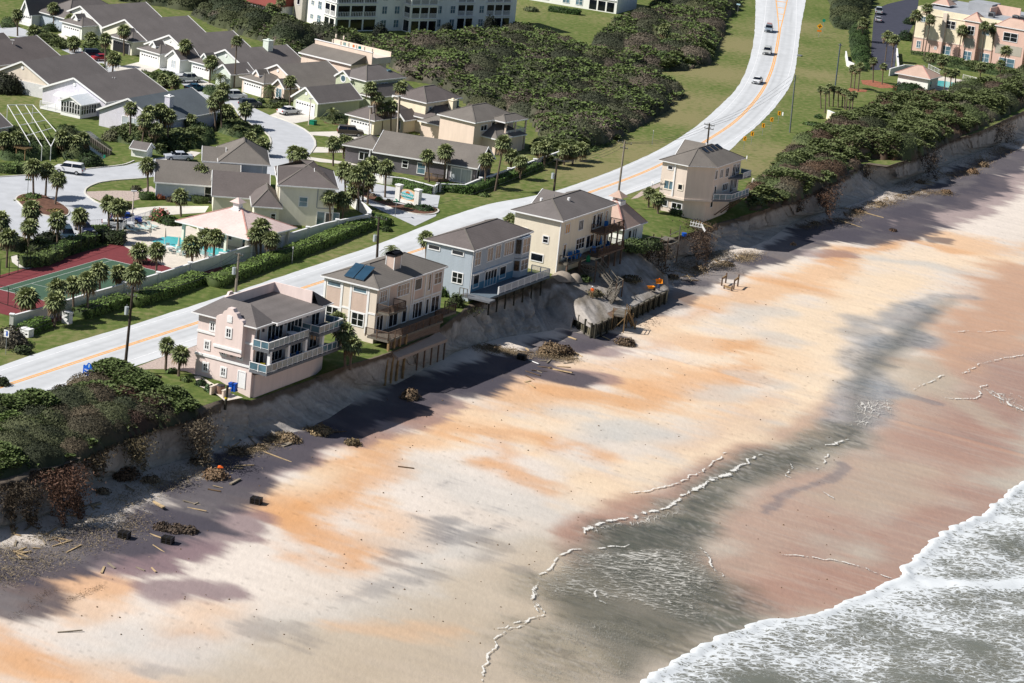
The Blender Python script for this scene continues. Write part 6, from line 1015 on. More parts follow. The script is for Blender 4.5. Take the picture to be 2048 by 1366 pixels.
scrub('woodland_edge', [(1698,62),(1736,50),(1738,110),(1742,140),(1725,148),(1705,118),(1700,90)], [(66,92,40),(56,78,36)], 2.6, 1.6, 12, 0.26, 0.0, seed=17)
scrub('dune_scrub', [(1490,408),(1488,385),(1510,372),(1535,345),(1570,300),(1600,278),(1640,258),(1668,238),(1700,240),(1720,228),(1760,206),(1830,206),(1880,202),(1900,182),(1960,172),(2070,140),(2120,150),(2060,208),(2006,235),(1950,262),(1890,284),(1830,317),(1790,322),(1740,321),(1710,338),(1680,357),(1642,374),(1596,398),(1548,414),(1505,420)],
      [(82,92,54),(96,106,60),(74,82,50),(108,104,82),(92,82,62),(90,104,56),(112,94,76),(96,74,54)], 2.1, 1.7, 10, 0.25, 0.25, seed=21, fanc=(116,130,72))
scrub('dune_scrub', [(1500,404),(1560,402),(1592,392),(1600,380),(1640,366),(1680,350),(1700,332),(1740,314),(1790,322),(1850,300),(1900,272),(1960,258),(1940,246),(1880,268),(1800,300),(1730,302),(1660,340),(1600,364),(1540,380)], [(98,72,50),(84,62,46),(76,70,48)], 1.3, 1.2, 9, 0.24, 0.1, seed=22)
scrub('dune_scrub', [(-80,836),(20,822),(60,806),(95,790),(150,772),(200,756),(235,750),(270,754),(305,772),(335,796),(370,806),(400,815),(395,830),(328,849),(292,859),(255,872),(211,891),(178,906),(120,929),(75,938),(0,958),(-80,978)],
      [(74,84,50),(92,98,62),(66,74,48),(84,78,58),(104,92,70),(88,104,50)], 1.9, 1.7, 26, 0.17, 0.25, seed=23, fanc=(104,124,60))
scrub('dune_scrub', [(-80,850),(20,828),(70,818),(105,812),(130,830),(120,870),(80,890),(0,905),(-80,920)], [(96,124,50),(80,108,44),(110,136,60)], 1.3, 1.2, 26, 0.2, 0.8, seed=24, fanc=(112,136,62))
scrub('dune_scrub', [(215,770),(250,760),(290,780),(340,820),(395,822),(328,850),(292,858),(240,880),(200,870),(190,820)], [(92,62,48),(78,58,46),(70,60,46)], 1.6, 1.3, 24, 0.17, 0.05, seed=25)
# brush hanging down the bluff face
def hang(pts, z0_, z1_, seed, col_=(92, 78, 60), n=1500):
    rng = np.random.default_rng(seed); P = np.array([G(*p, (z0_+z1_)/2) for p in pts]); i = rng.integers(0, len(P), n); f = rng.random(n)
    dz_ = rng.random(n)**1.5; q = P[i]+(P[(i+1) % len(P)]-P[i])*f[:, None]*0.5+rng.normal(0, 1.0, (n, 3))*(1.15-dz_)[:, None]; q[:, 2] = z0_+(z1_-z0_)*dz_*(0.55+0.9*vn(q[:, 0]*1.3, q[:, 1]*1.3, seed)); q[:, :2] += WD*((z0_-q[:, 2])*0.3)[:, None]
    cc = vc(col_)*rng.uniform(0.5, 1.5, (n, 1)); V, F, C_b = leaf_quads(q, rng.normal(size=(n, 3))+np.array([0.8, -0.4, 0.4]), 0.17*rng.uniform(0.5, 1.6, n), cc, 0.3, rng); return V, F, C_b
def hanging(name, label, pts, z0_, z1_, seed, col_, n):
    V, F, C_b = hang(pts, z0_, z1_, seed, col_, n); o = np_mesh(name, V, F, leaf_m, C_b); tag(o, None, None, None, 'stuff'); return o
for i, (pts, c, n, zb) in enumerate([([(100,975),(130,960),(150,985),(110,1000)], (100,70,52), 2600, -4.2), ([(250,870),(270,880),(275,910),(255,905)], (108,96,66), 1800, -3.6), ([(365,840),(395,850),(400,890),(375,880)], (104,92,72), 3200, -5.0), ([(10,960),(50,955),(60,1000),(10,1010)], (78,66,50), 3000, -4.0), ([(170,905),(200,895),(190,930)], (92,78,54), 1500, -2.5),
    ([(905,610),(925,600),(935,625),(915,632)], (74,84,44), 1500, -2.2), ([(1385,470),(1405,468),(1408,495),(1385,500)], (98,78,62), 2200, -4.4), ([(1612,390),(1640,372),(1650,395)], (92,72,56), 1800, -3.0), ([(1555,398),(1600,386),(1600,410)], (84,68,52), 1800, -2.4), ([(1640,385),(1665,370),(1650,415)], (108,78,56), 2200, -4.2), ([(1820,320),(1860,300),(1865,330)], (80,66,52), 2000, -3.6), ([(1940,262),(2000,240),(2020,262)], (74,62,50), 2400, -3.2), ([(1700,342),(1725,320),(1735,345)], (76,66,52), 1500, -2.6), ([(1290,500),(1320,495),(1325,520),(1290,520)], (82,70,54), 1800, -3.4)]):
    hanging('hanging_brush', None, pts, -0.1, zb, 300+i, c, int(n*1.9))
# clipped hedges and round bushes
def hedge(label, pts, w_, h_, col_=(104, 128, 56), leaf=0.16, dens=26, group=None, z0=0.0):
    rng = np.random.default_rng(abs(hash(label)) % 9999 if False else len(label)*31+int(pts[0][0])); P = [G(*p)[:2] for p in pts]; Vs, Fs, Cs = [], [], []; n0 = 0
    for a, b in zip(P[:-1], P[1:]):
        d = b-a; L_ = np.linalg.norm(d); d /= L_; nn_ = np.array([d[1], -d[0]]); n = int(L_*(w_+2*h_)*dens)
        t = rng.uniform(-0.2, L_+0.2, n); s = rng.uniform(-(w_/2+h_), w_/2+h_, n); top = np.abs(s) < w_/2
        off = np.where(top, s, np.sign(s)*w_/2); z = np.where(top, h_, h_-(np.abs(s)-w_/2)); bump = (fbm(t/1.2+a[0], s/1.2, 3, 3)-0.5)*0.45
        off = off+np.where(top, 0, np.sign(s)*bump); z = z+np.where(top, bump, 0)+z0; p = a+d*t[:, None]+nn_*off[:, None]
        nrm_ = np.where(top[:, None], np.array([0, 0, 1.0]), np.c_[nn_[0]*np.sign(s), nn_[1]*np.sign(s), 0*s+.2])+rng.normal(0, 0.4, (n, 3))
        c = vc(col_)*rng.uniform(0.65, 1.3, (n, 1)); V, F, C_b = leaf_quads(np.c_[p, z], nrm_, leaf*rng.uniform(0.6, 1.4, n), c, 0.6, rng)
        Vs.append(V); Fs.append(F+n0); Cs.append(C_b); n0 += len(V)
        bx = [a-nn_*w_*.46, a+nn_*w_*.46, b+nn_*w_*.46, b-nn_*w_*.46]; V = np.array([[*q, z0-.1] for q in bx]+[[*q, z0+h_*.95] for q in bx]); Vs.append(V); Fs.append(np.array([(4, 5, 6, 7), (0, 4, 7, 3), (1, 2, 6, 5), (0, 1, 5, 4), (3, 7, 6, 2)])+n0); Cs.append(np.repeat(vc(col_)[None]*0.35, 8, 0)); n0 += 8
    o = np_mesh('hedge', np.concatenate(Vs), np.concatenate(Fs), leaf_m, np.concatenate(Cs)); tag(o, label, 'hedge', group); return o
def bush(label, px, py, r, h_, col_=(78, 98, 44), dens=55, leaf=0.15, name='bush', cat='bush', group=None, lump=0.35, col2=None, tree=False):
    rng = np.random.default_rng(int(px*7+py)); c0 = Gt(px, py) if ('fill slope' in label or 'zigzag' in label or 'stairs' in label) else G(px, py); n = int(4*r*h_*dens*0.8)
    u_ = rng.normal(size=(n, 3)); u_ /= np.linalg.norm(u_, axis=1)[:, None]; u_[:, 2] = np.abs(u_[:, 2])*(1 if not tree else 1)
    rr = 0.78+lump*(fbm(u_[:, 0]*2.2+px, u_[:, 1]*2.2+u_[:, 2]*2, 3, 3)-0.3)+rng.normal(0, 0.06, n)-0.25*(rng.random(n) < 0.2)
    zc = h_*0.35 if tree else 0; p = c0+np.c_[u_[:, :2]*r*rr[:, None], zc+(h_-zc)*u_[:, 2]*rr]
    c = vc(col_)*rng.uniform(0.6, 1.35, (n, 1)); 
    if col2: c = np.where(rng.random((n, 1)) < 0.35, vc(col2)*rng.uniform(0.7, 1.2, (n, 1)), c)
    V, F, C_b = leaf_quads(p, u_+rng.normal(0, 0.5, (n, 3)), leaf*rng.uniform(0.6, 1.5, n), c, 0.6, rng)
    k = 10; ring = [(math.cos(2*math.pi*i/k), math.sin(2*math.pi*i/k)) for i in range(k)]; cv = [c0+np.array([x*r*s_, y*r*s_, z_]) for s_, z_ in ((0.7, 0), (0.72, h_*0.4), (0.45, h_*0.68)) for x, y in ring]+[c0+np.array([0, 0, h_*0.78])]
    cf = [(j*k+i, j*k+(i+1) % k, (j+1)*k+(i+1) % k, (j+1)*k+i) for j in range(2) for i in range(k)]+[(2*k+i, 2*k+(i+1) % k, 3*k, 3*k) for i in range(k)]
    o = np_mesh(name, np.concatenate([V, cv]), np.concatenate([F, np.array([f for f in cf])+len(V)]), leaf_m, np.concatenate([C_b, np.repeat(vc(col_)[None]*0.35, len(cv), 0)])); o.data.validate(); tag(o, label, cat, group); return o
# ---- palms
def crown_mesh(kind, seed):
    rng = np.random.default_rng(seed); n = {'sabal': 46, 'tall': 34, 'feather': 26}[kind]; Vs, Fs, Cs = [], [], []; k0 = 0
    for i in range(n):
        f = i/n; el = math.radians(82-(150 if kind == 'sabal' else 135)*f**0.9+rng.normal(0, 7)); az = i*2.39996+rng.normal(0, 0.2); d = np.array([math.cos(az)*math.cos(el), math.sin(az)*math.cos(el), math.sin(el)]); sdv = np.array([-math.sin(az), math.cos(az), 0]); up = np.cross(d, sdv)
        old = f > 0.82; base = vc((150, 160, 100)) if f < 0.35 else (vc((122, 134, 82)) if f < 0.72 else vc((98, 104, 66)))
        if old: base = vc((138, 116, 80))*0.8
        if f > 0.7 and kind == 'feather': base = vc((96, 112, 60))
        c = base*rng.uniform(0.75, 1.25)
        if kind == 'feather':
            L_ = 2.1; m_ = 9
            for j in range(m_):
                t0 = j/m_; p0 = d*L_*t0-np.array([0, 0, 0.75*(t0*L_)**2/2]); 
                for sg in (-1, 1): tip = p0+d*0.35+sdv*sg*0.55*(1-t0*0.6)-np.array([0, 0, 0.28]); Vs += [p0, p0+d*0.16, tip, tip]; Fs.append([k0, k0+1, k0+2, k0+3]); Cs += [c*0.8]*2+[c]*2; k0 += 4
            continue
        pet = 0.55 if kind == 'sabal' else 0.6; hub = d*pet; R_ = rng.uniform(0.75, 1.0)*(1.0 if kind == 'sabal' else 0.95); nb = 9
        Vs += [d*0.1+sdv*0.03, hub+sdv*0.02, hub-sdv*0.02, d*0.1-sdv*0.03]; Fs.append([k0, k0+1, k0+2, k0+3]); Cs += [c*0.8]*4; k0 += 4
        for b_ in range(nb):
            a = math.radians(-100+200*b_/(nb-1)); bd = d*math.cos(a)+sdv*math.sin(a); L_ = R_*(1-0.25*abs(a)/1.75)*rng.uniform(0.85, 1.1); w0 = 0.13; sd2 = np.cross(bd, up); mid = hub+bd*L_*0.6+up*0.06*((-1)**b_); tip = hub+bd*L_-np.array([0, 0, 0.30*L_+(0.25 if old else 0)])
            Vs += [hub, mid+sd2*w0, tip, mid-sd2*w0]; Fs.append([k0, k0+1, k0+2, k0+3]); Cs += [c*0.7, c, c*1.1, c]; k0 += 4
    V = np.array(Vs); o = np_mesh('crown', V, np.array(Fs), leaf_m, np.array(Cs)); me = o.data; bpy.data.objects.remove(o); return me
CRN = {k: [crown_mesh(k, s+i) for i in range(3)] for k, s in (('sabal', 10), ('tall', 20), ('feather', 30))}
def trunk_mesh(bulge):
    mb = MB(); k = 7; rs = [(0, 1.15), (0.08, 1.0), (0.4, 0.92), (0.75, 0.9), (0.9, 1.35 if bulge else 0.9), (1.0, 1.15 if bulge else 0.9)]; vs = []; fs = []
    for j, (z, r) in enumerate(rs):
        for i in range(k): t = 2*math.pi*i/k; vs.append((r*math.cos(t), r*math.sin(t), z))
    for j in range(len(rs)-1):
        for i in range(k): fs.append((j*k+i, j*k+(i+1) % k, (j+1)*k+(i+1) % k, (j+1)*k+i))
    me = bpy.data.meshes.new('trunk'); me.from_pydata(vs, [], fs); me.materials.append(trunk_m); return me
TRK = {'sabal': trunk_mesh(True), 'tall': trunk_mesh(False), 'feather': trunk_mesh(True)}
ORD = ['leftmost', 'second', 'third', 'fourth', 'fifth', 'sixth', 'seventh', 'eighth', 'ninth', 'tenth', 'eleventh', 'twelfth', 'thirteenth', 'fourteenth']
PCNT = [0]
def palm(label, bx, by, cx, cy, kind, group, cr=1.0, z0=0.0):
    b = G(bx, by, z0); best = None
    for h_ in np.arange(0.6, 13, 0.1):
        q = PX(b+[0, 0, h_]); e_ = abs(q[1]-cy)
        if best is None or e_ < best[0]: best = (e_, h_, q)
    h_ = best[1]; dx = (cx-best[2][0])/(FPX/np.linalg.norm(b-CPOS)); top = Vector((RGT[0]*dx, RGT[1]*dx, h_)); L_ = top.length
    PCNT[0] += 1; i = PCNT[0]
    r_ = bpy.data.objects.new({'sabal': 'cabbage_palm', 'tall': 'fan_palm', 'feather': 'feather_palm'}[kind], None); COL.objects.link(r_); r_.location = Vector(b); r_.rotation_mode = 'QUATERNION'; r_.rotation_quaternion = Vector((0, 0, 1)).rotation_difference(top) @ Matrix.Rotation(i*1.3, 4, 'Z').to_quaternion(); tag(r_, label, 'palm tree', group)
    t = bpy.data.objects.new('trunk', TRK[kind]); COL.objects.link(t); t.parent = r_; rr = 0.17 if kind == 'sabal' else 0.14; t.scale = (rr, rr, L_)
    c = bpy.data.objects.new('crown', CRN[kind][i % 3]); COL.objects.link(c); c.parent = r_; c.location = (0, 0, L_); s = cr*(0.93+0.2*((i*37) % 10)/10)*(1.2 if kind == 'sabal' else 1.15); c.scale = (s, s, s*0.92)
def palms(desc, pts, kind='sabal', cr=1.0):
    pts = sorted(pts, key=lambda p: p[0]); n = len(pts); kn = {'sabal': 'cabbage palm', 'tall': 'tall slender palm', 'feather': 'feathery arching palm'}[kind]
    for i, p in enumerate(pts):
        if n == 1: lb = f'single {kn} {desc}'
        elif i == n-1 and n > 1: lb = f'rightmost {kn} {desc}'
        elif i == 0: lb = f'leftmost {kn} {desc}'
        else: lb = f'{ORD[i]} {kn} from the left {desc}'
        palm(lb, *p, kind, f'palms {desc}' if n > 1 else None, cr)
palms('on the planted traffic island', [(67,397,66,334),(91,393,94,340),(110,411,117,358)])
palms('beside the tennis court corner lawn', [(56,506,59,453),(62,470,63,418),(13,535,16,473),(-4,500,0,440)])
palms('between the car park and tennis court', [(115,496,115,440),(161,482,160,432),(218,463,217,405),(235,476,236,414)])
palms('by the paver driveway and light blue house', [(296,389,295,330),(402,395,402,344),(362,433,361,391)])
palms('around the pond and pool cage', [(166,305,166,278),(125,309,125,274),(34,315,33,276),(8,313,8,278),(152,312,150,285)])
palms('before the lavender house', [(260,285,262,216),(283,297,290,240),(300,292,298,225),(320,289,322,222),(334,291,338,232),(383,267,381,241),(308,300,312,258)])
palms('along the wall between tennis court and road', [(312,556,314,501),(281,526,279,503),(242,587,238,546),(269,603,271,546),(200,593,199,542),(175,634,176,562),(147,630,146,569),(117,642,115,575),(109,653,111,603),(57,642,55,595)])
palms('beside the swimming pool', [(385,534,383,489),(411,517,412,474),(426,524,431,473)])
palms('on the verge below the clubhouse roof', [(521,513,523,453),(514,516,511,469),(539,520,542,478)])
palms('on the lawn before the pink house', [(331,740,334,690),(357,752,361,707)], cr=0.8)
palms('behind the clubhouse cupola', [(481,425,480,400)], 'feather', 0.7)
palms('behind the cream two-storey house', [(501,300,501,277),(525,312,525,290),(590,330,588,305),(604,335,603,308)])
palms('at the right corner of the cream house', [(661,455,659,395),(684,453,687,399)])
palms('in the dense grove beside the entrance road', [(666,332,667,287),(687,317,687,283),(698,317,696,287),(691,388,689,339),(709,415,710,377),(718,422,716,350),(725,418,728,336),(745,384,744,328),(770,395,772,334),(700,402,702,350),(735,408,738,360)])
palms('against the charcoal grey house', [(858,364,855,312),(889,364,891,303),(963,359,962,316),(970,377,972,319),(990,382,1007,285)])
palms('along the white wall right of the grey house', [(1022,341,1022,312),(1040,359,1042,323),(1078,332,1075,296),(1089,335,1089,296),(1128,330,1130,300),(1145,330,1147,303),(1160,322,1163,298)])
palms('between the tan and blue beach houses', [(852,527,853,476)], 'sabal', 0.9)
palms('behind the tan beach house roof', [(780,530,783,498)], 'feather', 0.75)
palms('left of the yellow beach house', [(1022,462,1022,442),(1030,466,1033,446)], 'sabal', 0.9)
palms('beside the sage green garage', [(663,243,664,222)], 'feather', 0.8); palms('over the sage green garage', [(668,222,665,183)])
palms('in the tall group by the butter yellow garage', [(751,269,754,197),(745,268,741,178),(764,269,765,217),(782,270,782,214),(795,278,801,175)], 'tall', 1.0)
palms('standing alone between white garages', [(468,176,474,82)], 'tall', 0.95); palms('by the pale green house garage', [(419,166,422,124)]); palms('before the peach garage', [(542,203,540,177),(441,174,440,153)], 'feather', 0.8); palms('between the peach and sage green garages', [(580,211,581,162)])
palms('in the clump beside the curving street', [(444,264,440,193),(431,262,429,205),(455,250,453,222),(491,258,491,218),(440,240,447,178)])
palms('in the upper left street gardens', [(35,72,35,29),(82,47,76,8),(108,59,107,16),(141,68,141,38),(155,72,154,43),(149,105,148,85),(68,80,68,62),(182,92,182,76),(180,150,181,139),(201,148,201,139)])
palms('along the street by the open garage', [(210,131,211,78),(225,144,228,116),(248,111,248,61),(330,175,326,160),(352,182,349,162),(371,144,371,91)])
palms('beside the pink house balconies', [(690,735,688,664),(652,640,655,606),(700,740,703,688),(672,700,676,640)], 'sabal', 0.95)
palms('between the pavilion and sand coloured house', [(1297,415,1299,385),(1316,427,1316,397)], 'sabal', 0.85)
palms('in the inland scrub', [(1324,100,1329,58)], 'sabal', 1.1)
palms('clustered behind the curved white sign wall', [(1642,217,1641,179),(1650,226,1652,182),(1658,213,1659,174),(1666,213,1668,178),(1676,215,1677,179),(1684,215,1686,184),(1689,218,1690,184),(1692,220,1695,186),(1697,239,1701,193),(1702,231,1708,189)], 'tall', 0.62)
palms('on the mulch beds by the car park', [(1701,176,1705,137),(1708,178,1712,141),(1716,182,1721,133),(1746,165,1747,122),(1764,169,1767,133)], 'tall', 0.75)
palms('lining the dark asphalt drive', [(1723,83,1727,46),(1770,123,1776,72),(1783,134,1789,79)], 'tall', 1.1)
palms('against the cream and coral apartments', [(1822,105,1833,31),(1844,110,1855,17),(1848,114,1861,39),(1892,105,1895,59),(1914,121,1925,61),(1945,116,1951,79),(1961,130,1970,53),(1981,130,1989,57),(2006,154,2012,102)], 'tall', 1.1)
palms('on the lawn before the coral apartments', [(1859,136,1861,115),(1887,141,1885,120),(1960,158,1962,134),(2000,156,2002,129)], 'tall', 0.95)
palms('beside the small right-hand pool', [(1888,182,1892,143),(1900,180,1903,147),(1910,179,1912,145)], 'tall', 0.75)
palms('beside the white apartment garages', [(538,44,541,14),(552,44,553,18),(558,46,562,4)], 'tall', 0.9)
# ---- hedges, bushes, trees
hedge('long clipped hedge between the white wall and road grass, right stretch', [(425,574),(540,528),(640,492),(735,452)], 2.6, 1.3, (112,140,56))
hedge('clipped hedge below the white wall, middle stretch by the utility pole', [(262,612),(330,590),(400,562)], 2.6, 1.3, (112,140,56)); hedge('clipped hedge below the white wall behind the near palms', [(160,636),(210,620),(250,606)], 2.4, 1.2, (100,128,50)); hedge('short clipped hedge at the left end of the white wall', [(48,668),(90,652)], 2.0, 1.1, (96,130,44))
hedge('dark hedge between car park and tennis court, left part', [(44,532),(80,530),(112,518)], 2.2, 1.3, (104,124,58)); hedge('hedge along the inland side of the tennis court', [(112,516),(150,498),(186,488)], 2.2, 1.6, (86,112,48)); hedge('tall dark hedge box between tennis court and pool', [(198,482),(248,488)], 2.6, 1.6, (58,74,36)); hedge('clipped hedge rows beside the bicycle rack', [(184,462),(215,462)], 1.2, 0.8, (90,118,46))
hedge('entrance hedge before the grey house, left wing', [(742,358),(800,372),(865,388)], 1.4, 1.3, (84,116,46)); hedge('entrance hedge before the grey house, right wing', [(884,382),(945,388),(985,372)], 1.6, 1.3, (84,116,46)); hedge('hedge outside the white wall right of the grey house', [(990,370),(1020,358),(1075,338)], 1.6, 1.1, (92,124,50)); hedge('hedge on the corner lawn by the junction', [(738,440),(775,452)], 2.0, 1.1, (96,128,48))
hedge('square hedge by the paver driveway', [(280,398),(305,398)], 1.6, 1.0, (84,112,44)); hedge('small square hedge before the cream house wing', [(385,405),(413,405)], 1.6, 1.0, (80,100,46)); hedge('low garden hedge along the coral apartments, left', [(1822,108),(1870,114),(1925,124)], 2.0, 0.8, (98,120,62)); hedge('low garden hedge along the coral apartments, right', [(1935,128),(1990,136),(2030,146)], 2.2, 0.9, (88,110,56))
hedge('clipped hedge on the lawn before the upper apartments', [(1098,22),(1160,30)], 2.2, 1.2, (64,96,36)); hedge('garden hedge in shade left of the screened pool', [(-20,342),(30,345),(46,338)], 2.4, 1.2, (112,136,66))
for lb, x, y, r, h_, c, *k in [('big round dark bush behind the white parked vehicle',180,330,2.4,2.2,(58,80,38)),('leafy bush with pale top beside the pond',150,300,2.2,1.8,(96,116,58)),('grey-green shrub before the lavender house',222,280,1.9,1.9,(110,112,76)),('dark shrub mass beside the silver parked car',350,300,2.2,1.6,(64,82,40)),
    ('dark garden tree before the peach gable house',14,185,3.4,4.2,(52,58,36)),('rounded bush at the upper left lawn',60,40,1.6,1.4,(60,84,36)),('green shrub behind the car park hedge',80,505,2.6,2.4,(74,88,40)),('dark shrub beside the dark blue parked car',98,488,2.4,2.2,(44,56,30)),('pink flowering shrub beside the pool entrance',320,440,1.8,2.0,(92,112,50),(230,120,110)),('dark green bush beside the flowering shrub',340,448,1.8,1.4,(58,84,36)),('red-brown round shrub by the light blue house',322,398,0.9,0.9,(150,80,40)),('dark shrub at the wing of the light blue house',345,402,1.3,0.8,(66,54,36)),
    ('low grey bush on the grass patch',272,380,1.0,0.9,(92,92,62)),('spreading juniper at the tip of the entrance island',848,420,2.2,0.9,(62,92,48)),('dark juniper behind the entrance sign end',818,416,1.0,0.8,(56,84,40)),('round green bush on the entrance island',757,402,0.9,0.8,(98,126,52)),('pale grass clump on the entrance island',777,406,0.9,0.7,(146,138,104)),('second pale clump on the entrance island',745,394,0.8,0.7,(150,130,108)),('bright bush at the far end of the entrance island',728,384,1.0,1.0,(88,110,46)),('dark round bush on the corner lawn by the wall end',772,462,1.0,0.9,(62,84,36)),
    ('low round bush under the palms right of the grey house',968,392,1.3,0.6,(100,122,58)),('large dark rounded shrub beside the pool pavilion',1820,186,4.3,2.6,(48,74,30)),('round dark shrub at the drive entrance',1720,120,2.3,2.2,(52,84,34)),('dark round tree beside the asphalt drive end',1812,80,2.4,2.6,(40,66,30)),('dark round tree behind the apartment corner',1818,48,1.8,2.0,(42,64,32)),('low green bush behind the curved sign wall',1636,236,1.2,0.9,(70,100,40)),('spreading groundcover bush before the sign wall',1625,250,2.2,0.7,(86,112,54)),('tall shrub beside the sand coloured house',1340,418,1.5,2.1,(84,96,60)),('round bush beside the sand coloured house',1352,428,1.4,1.2,(62,86,40)),
    ('clump of green shrubs overhanging the bluff by the deck',1268,500,2.6,2.0,(92,112,56)),('dark palmetto clump over the bluff beside the pavilion',1302,496,2.2,1.6,(70,86,44)),('green vine bush between the tan and blue houses',882,590,1.5,1.6,(88,116,48)),('dark vine bush hanging beside the blue deck',912,612,1.4,2.0,(70,84,38)),('small garden bush by the pink house path',372,762,0.8,0.6,(96,116,56)),('dark green bush against the pink house wall',402,770,0.9,0.8,(44,70,30)),('grey-green bush beside the air conditioner wall',420,780,0.9,0.7,(84,112,70)),('rounded shrub at the lawn corner palms',345,745,0.9,0.6,(84,108,50)),('bush left of the pink house at the roadside',405,712,1.0,1.2,(98,112,56)),
    ('leafless grey shrub at the left roadside',20,690,2.6,2.4,(104,98,80)),('low dark shrub beside the utility box',45,705,1.4,1.0,(70,86,44)),('dark oak tree against the long apartment building',892,72,2.2,3.2,(36,44,30)),('dark oak tree at the middle of the apartment building',760,82,2.2,4.2,(34,44,30)),('dark cedar at the right of the apartment building',978,70,2.0,4.8,(34,42,30)),('rounded grey-green bush before the upper apartments',1062,22,2.2,1.2,(104,116,74)),('dark pine-like tree on the street corner garden',100,62,1.8,1.8,(64,84,40)),('garden bush before the open garage house',190,98,1.8,1.8,(70,90,42)),('bush beside the white open garage',208,104,1.0,0.8,(96,118,44)),
    ('leafy garden mound before the arched window',330,150,2.4,1.0,(84,106,46)),('yellow flowering groundcover by the silver pickup',400,178,1.6,0.4,(190,176,50)),('round shrub beside the peach garage',520,205,1.1,1.0,(96,120,74)),('dark garden shrubs before the peach house porch',560,206,2.4,1.0,(52,66,34)),('low clipped bush by the peach driveway',540,214,1.9,0.7,(112,128,66)),('green slope bush beside the curving street',512,262,1.6,1.4,(84,104,50)),('dark green tree mass in the clump garden',470,262,2.2,1.5,(60,84,36)),('shaded shrub below the lavender house',395,285,2.2,1.8,(66,84,42)),('bushy growth before the dark cut-off house',20,300,2.4,2.0,(72,88,42)),('shrub beside the timber bulkhead of the pond',105,300,2.2,2.2,(74,92,44)),
    ('flower bed shrubs on the traffic island, front',112,425,1.8,0.5,(140,130,50)),('leafy shrub on the traffic island, rear',66,396,1.7,0.9,(88,112,44)),('yellow leaved shrub on the traffic island, left',45,402,1.3,0.5,(130,138,50)),('bright aloe clump on the pink lawn edge',250,800,1.6,0.5,(120,132,80)),('small lawn bush on the pink house lawn',312,755,0.7,0.4,(84,72,50)),('shrub on the left edge of the roadside lawn',0,770,1.2,1.2,(70,84,46)),('rounded leafy shrub below the lamp by the path',250,416,1.4,1.2,(104,116,60)),('low shrub at the foot of the condo wall',830,84,3.4,1.8,(76,80,50)),('scrubby bush by the beach stairs landing',1168,560,1.4,0.8,(88,108,52)),('dry grass tussock under the zigzag stairs',1190,590,1.6,0.8,(112,104,72)),('dry brush patch on the fill slope',1260,560,2.2,0.7,(104,96,70))]:
    if h_ > 2.2: bush(lb, x, y, r, h_, c, 45, 0.17, 'garden_tree' if h_ > 3 else 'shrub', 'tree' if h_ > 3 else 'shrub', col2=k[0] if k else None)
    else: bush(lb, x, y, r, h_, c, col2=k[0] if k else None)
for i, k in enumerate(list(range(4, 12))+list(range(46, 62))):
    a = ST[k % len(ST)]
    if a[4] > -4.9 or not (a[0] < 400 or a[0] > 1500): continue
    hanging('hanging_brush', None, [(a[0], a[1]), (ST[k+1][0], ST[k+1][1])] if k+1 < len(ST) else [(a[0], a[1])], -0.05, -1.1-1.3*((i*7) % 5)/5, 500+i, ((88, 76, 60), (74, 78, 50), (98, 82, 62))[i % 3], 900)

GP = [(70,92,46),(88,106,56),(58,78,40),(100,112,62),(78,86,48)]
for i, (o_, h_, rm_) in enumerate([([(0,262),(30,258),(60,290),(100,292),(118,300),(112,318),(60,322),(0,322)],1.5,1.0), ([(112,262),(150,262),(165,285),(178,300),(165,318),(130,318),(112,300)],1.6,1.1), ([(215,262),(262,262),(300,270),(340,262),(400,262),(425,262),(430,285),(400,298),(340,300),(320,312),(290,298),(262,290),(225,282)],1.2,0.9),
    ([(60,72),(78,66),(122,84),(140,96),(120,100),(70,86)],1.2,0.9), ([(165,92),(215,104),(230,118),(200,118),(165,104)],1.2,0.9), ([(0,44),(28,44),(36,54),(0,58)],1.2,0.9), ([(262,142),(300,150),(340,160),(345,172),(300,160)],0.8,0.8), ([(395,172),(430,182),(462,196),(455,206),(410,188)],0.9,0.8), ([(545,214),(575,212),(588,226),(560,222)],0.9,0.8), ([(636,238),(700,232),(705,250),(660,248)],0.7,0.7), ([(425,232),(460,236),(500,262),(520,280),(470,276),(430,262)],1.0,0.9), ([(1020,345),(1100,318),(1160,300),(1170,308),(1110,330),(1040,352)],0.7,0.7),
    ([(0,480),(40,478),(70,500),(40,506),(0,500)],0.9,0.8), ([(1845,118),(1900,124),(1960,134),(2050,150),(2050,162),(1960,146),(1850,128)],0.7,0.8), ([(610,20),(660,60),(700,78),(760,90),(830,92),(900,80),(1015,62),(1015,72),(900,92),(760,100),(680,88)],2.0,1.4)]):
    scrub('garden_planting', o_, GP, h_, rm_, 12, 0.22, 0.15, seed=600+i)
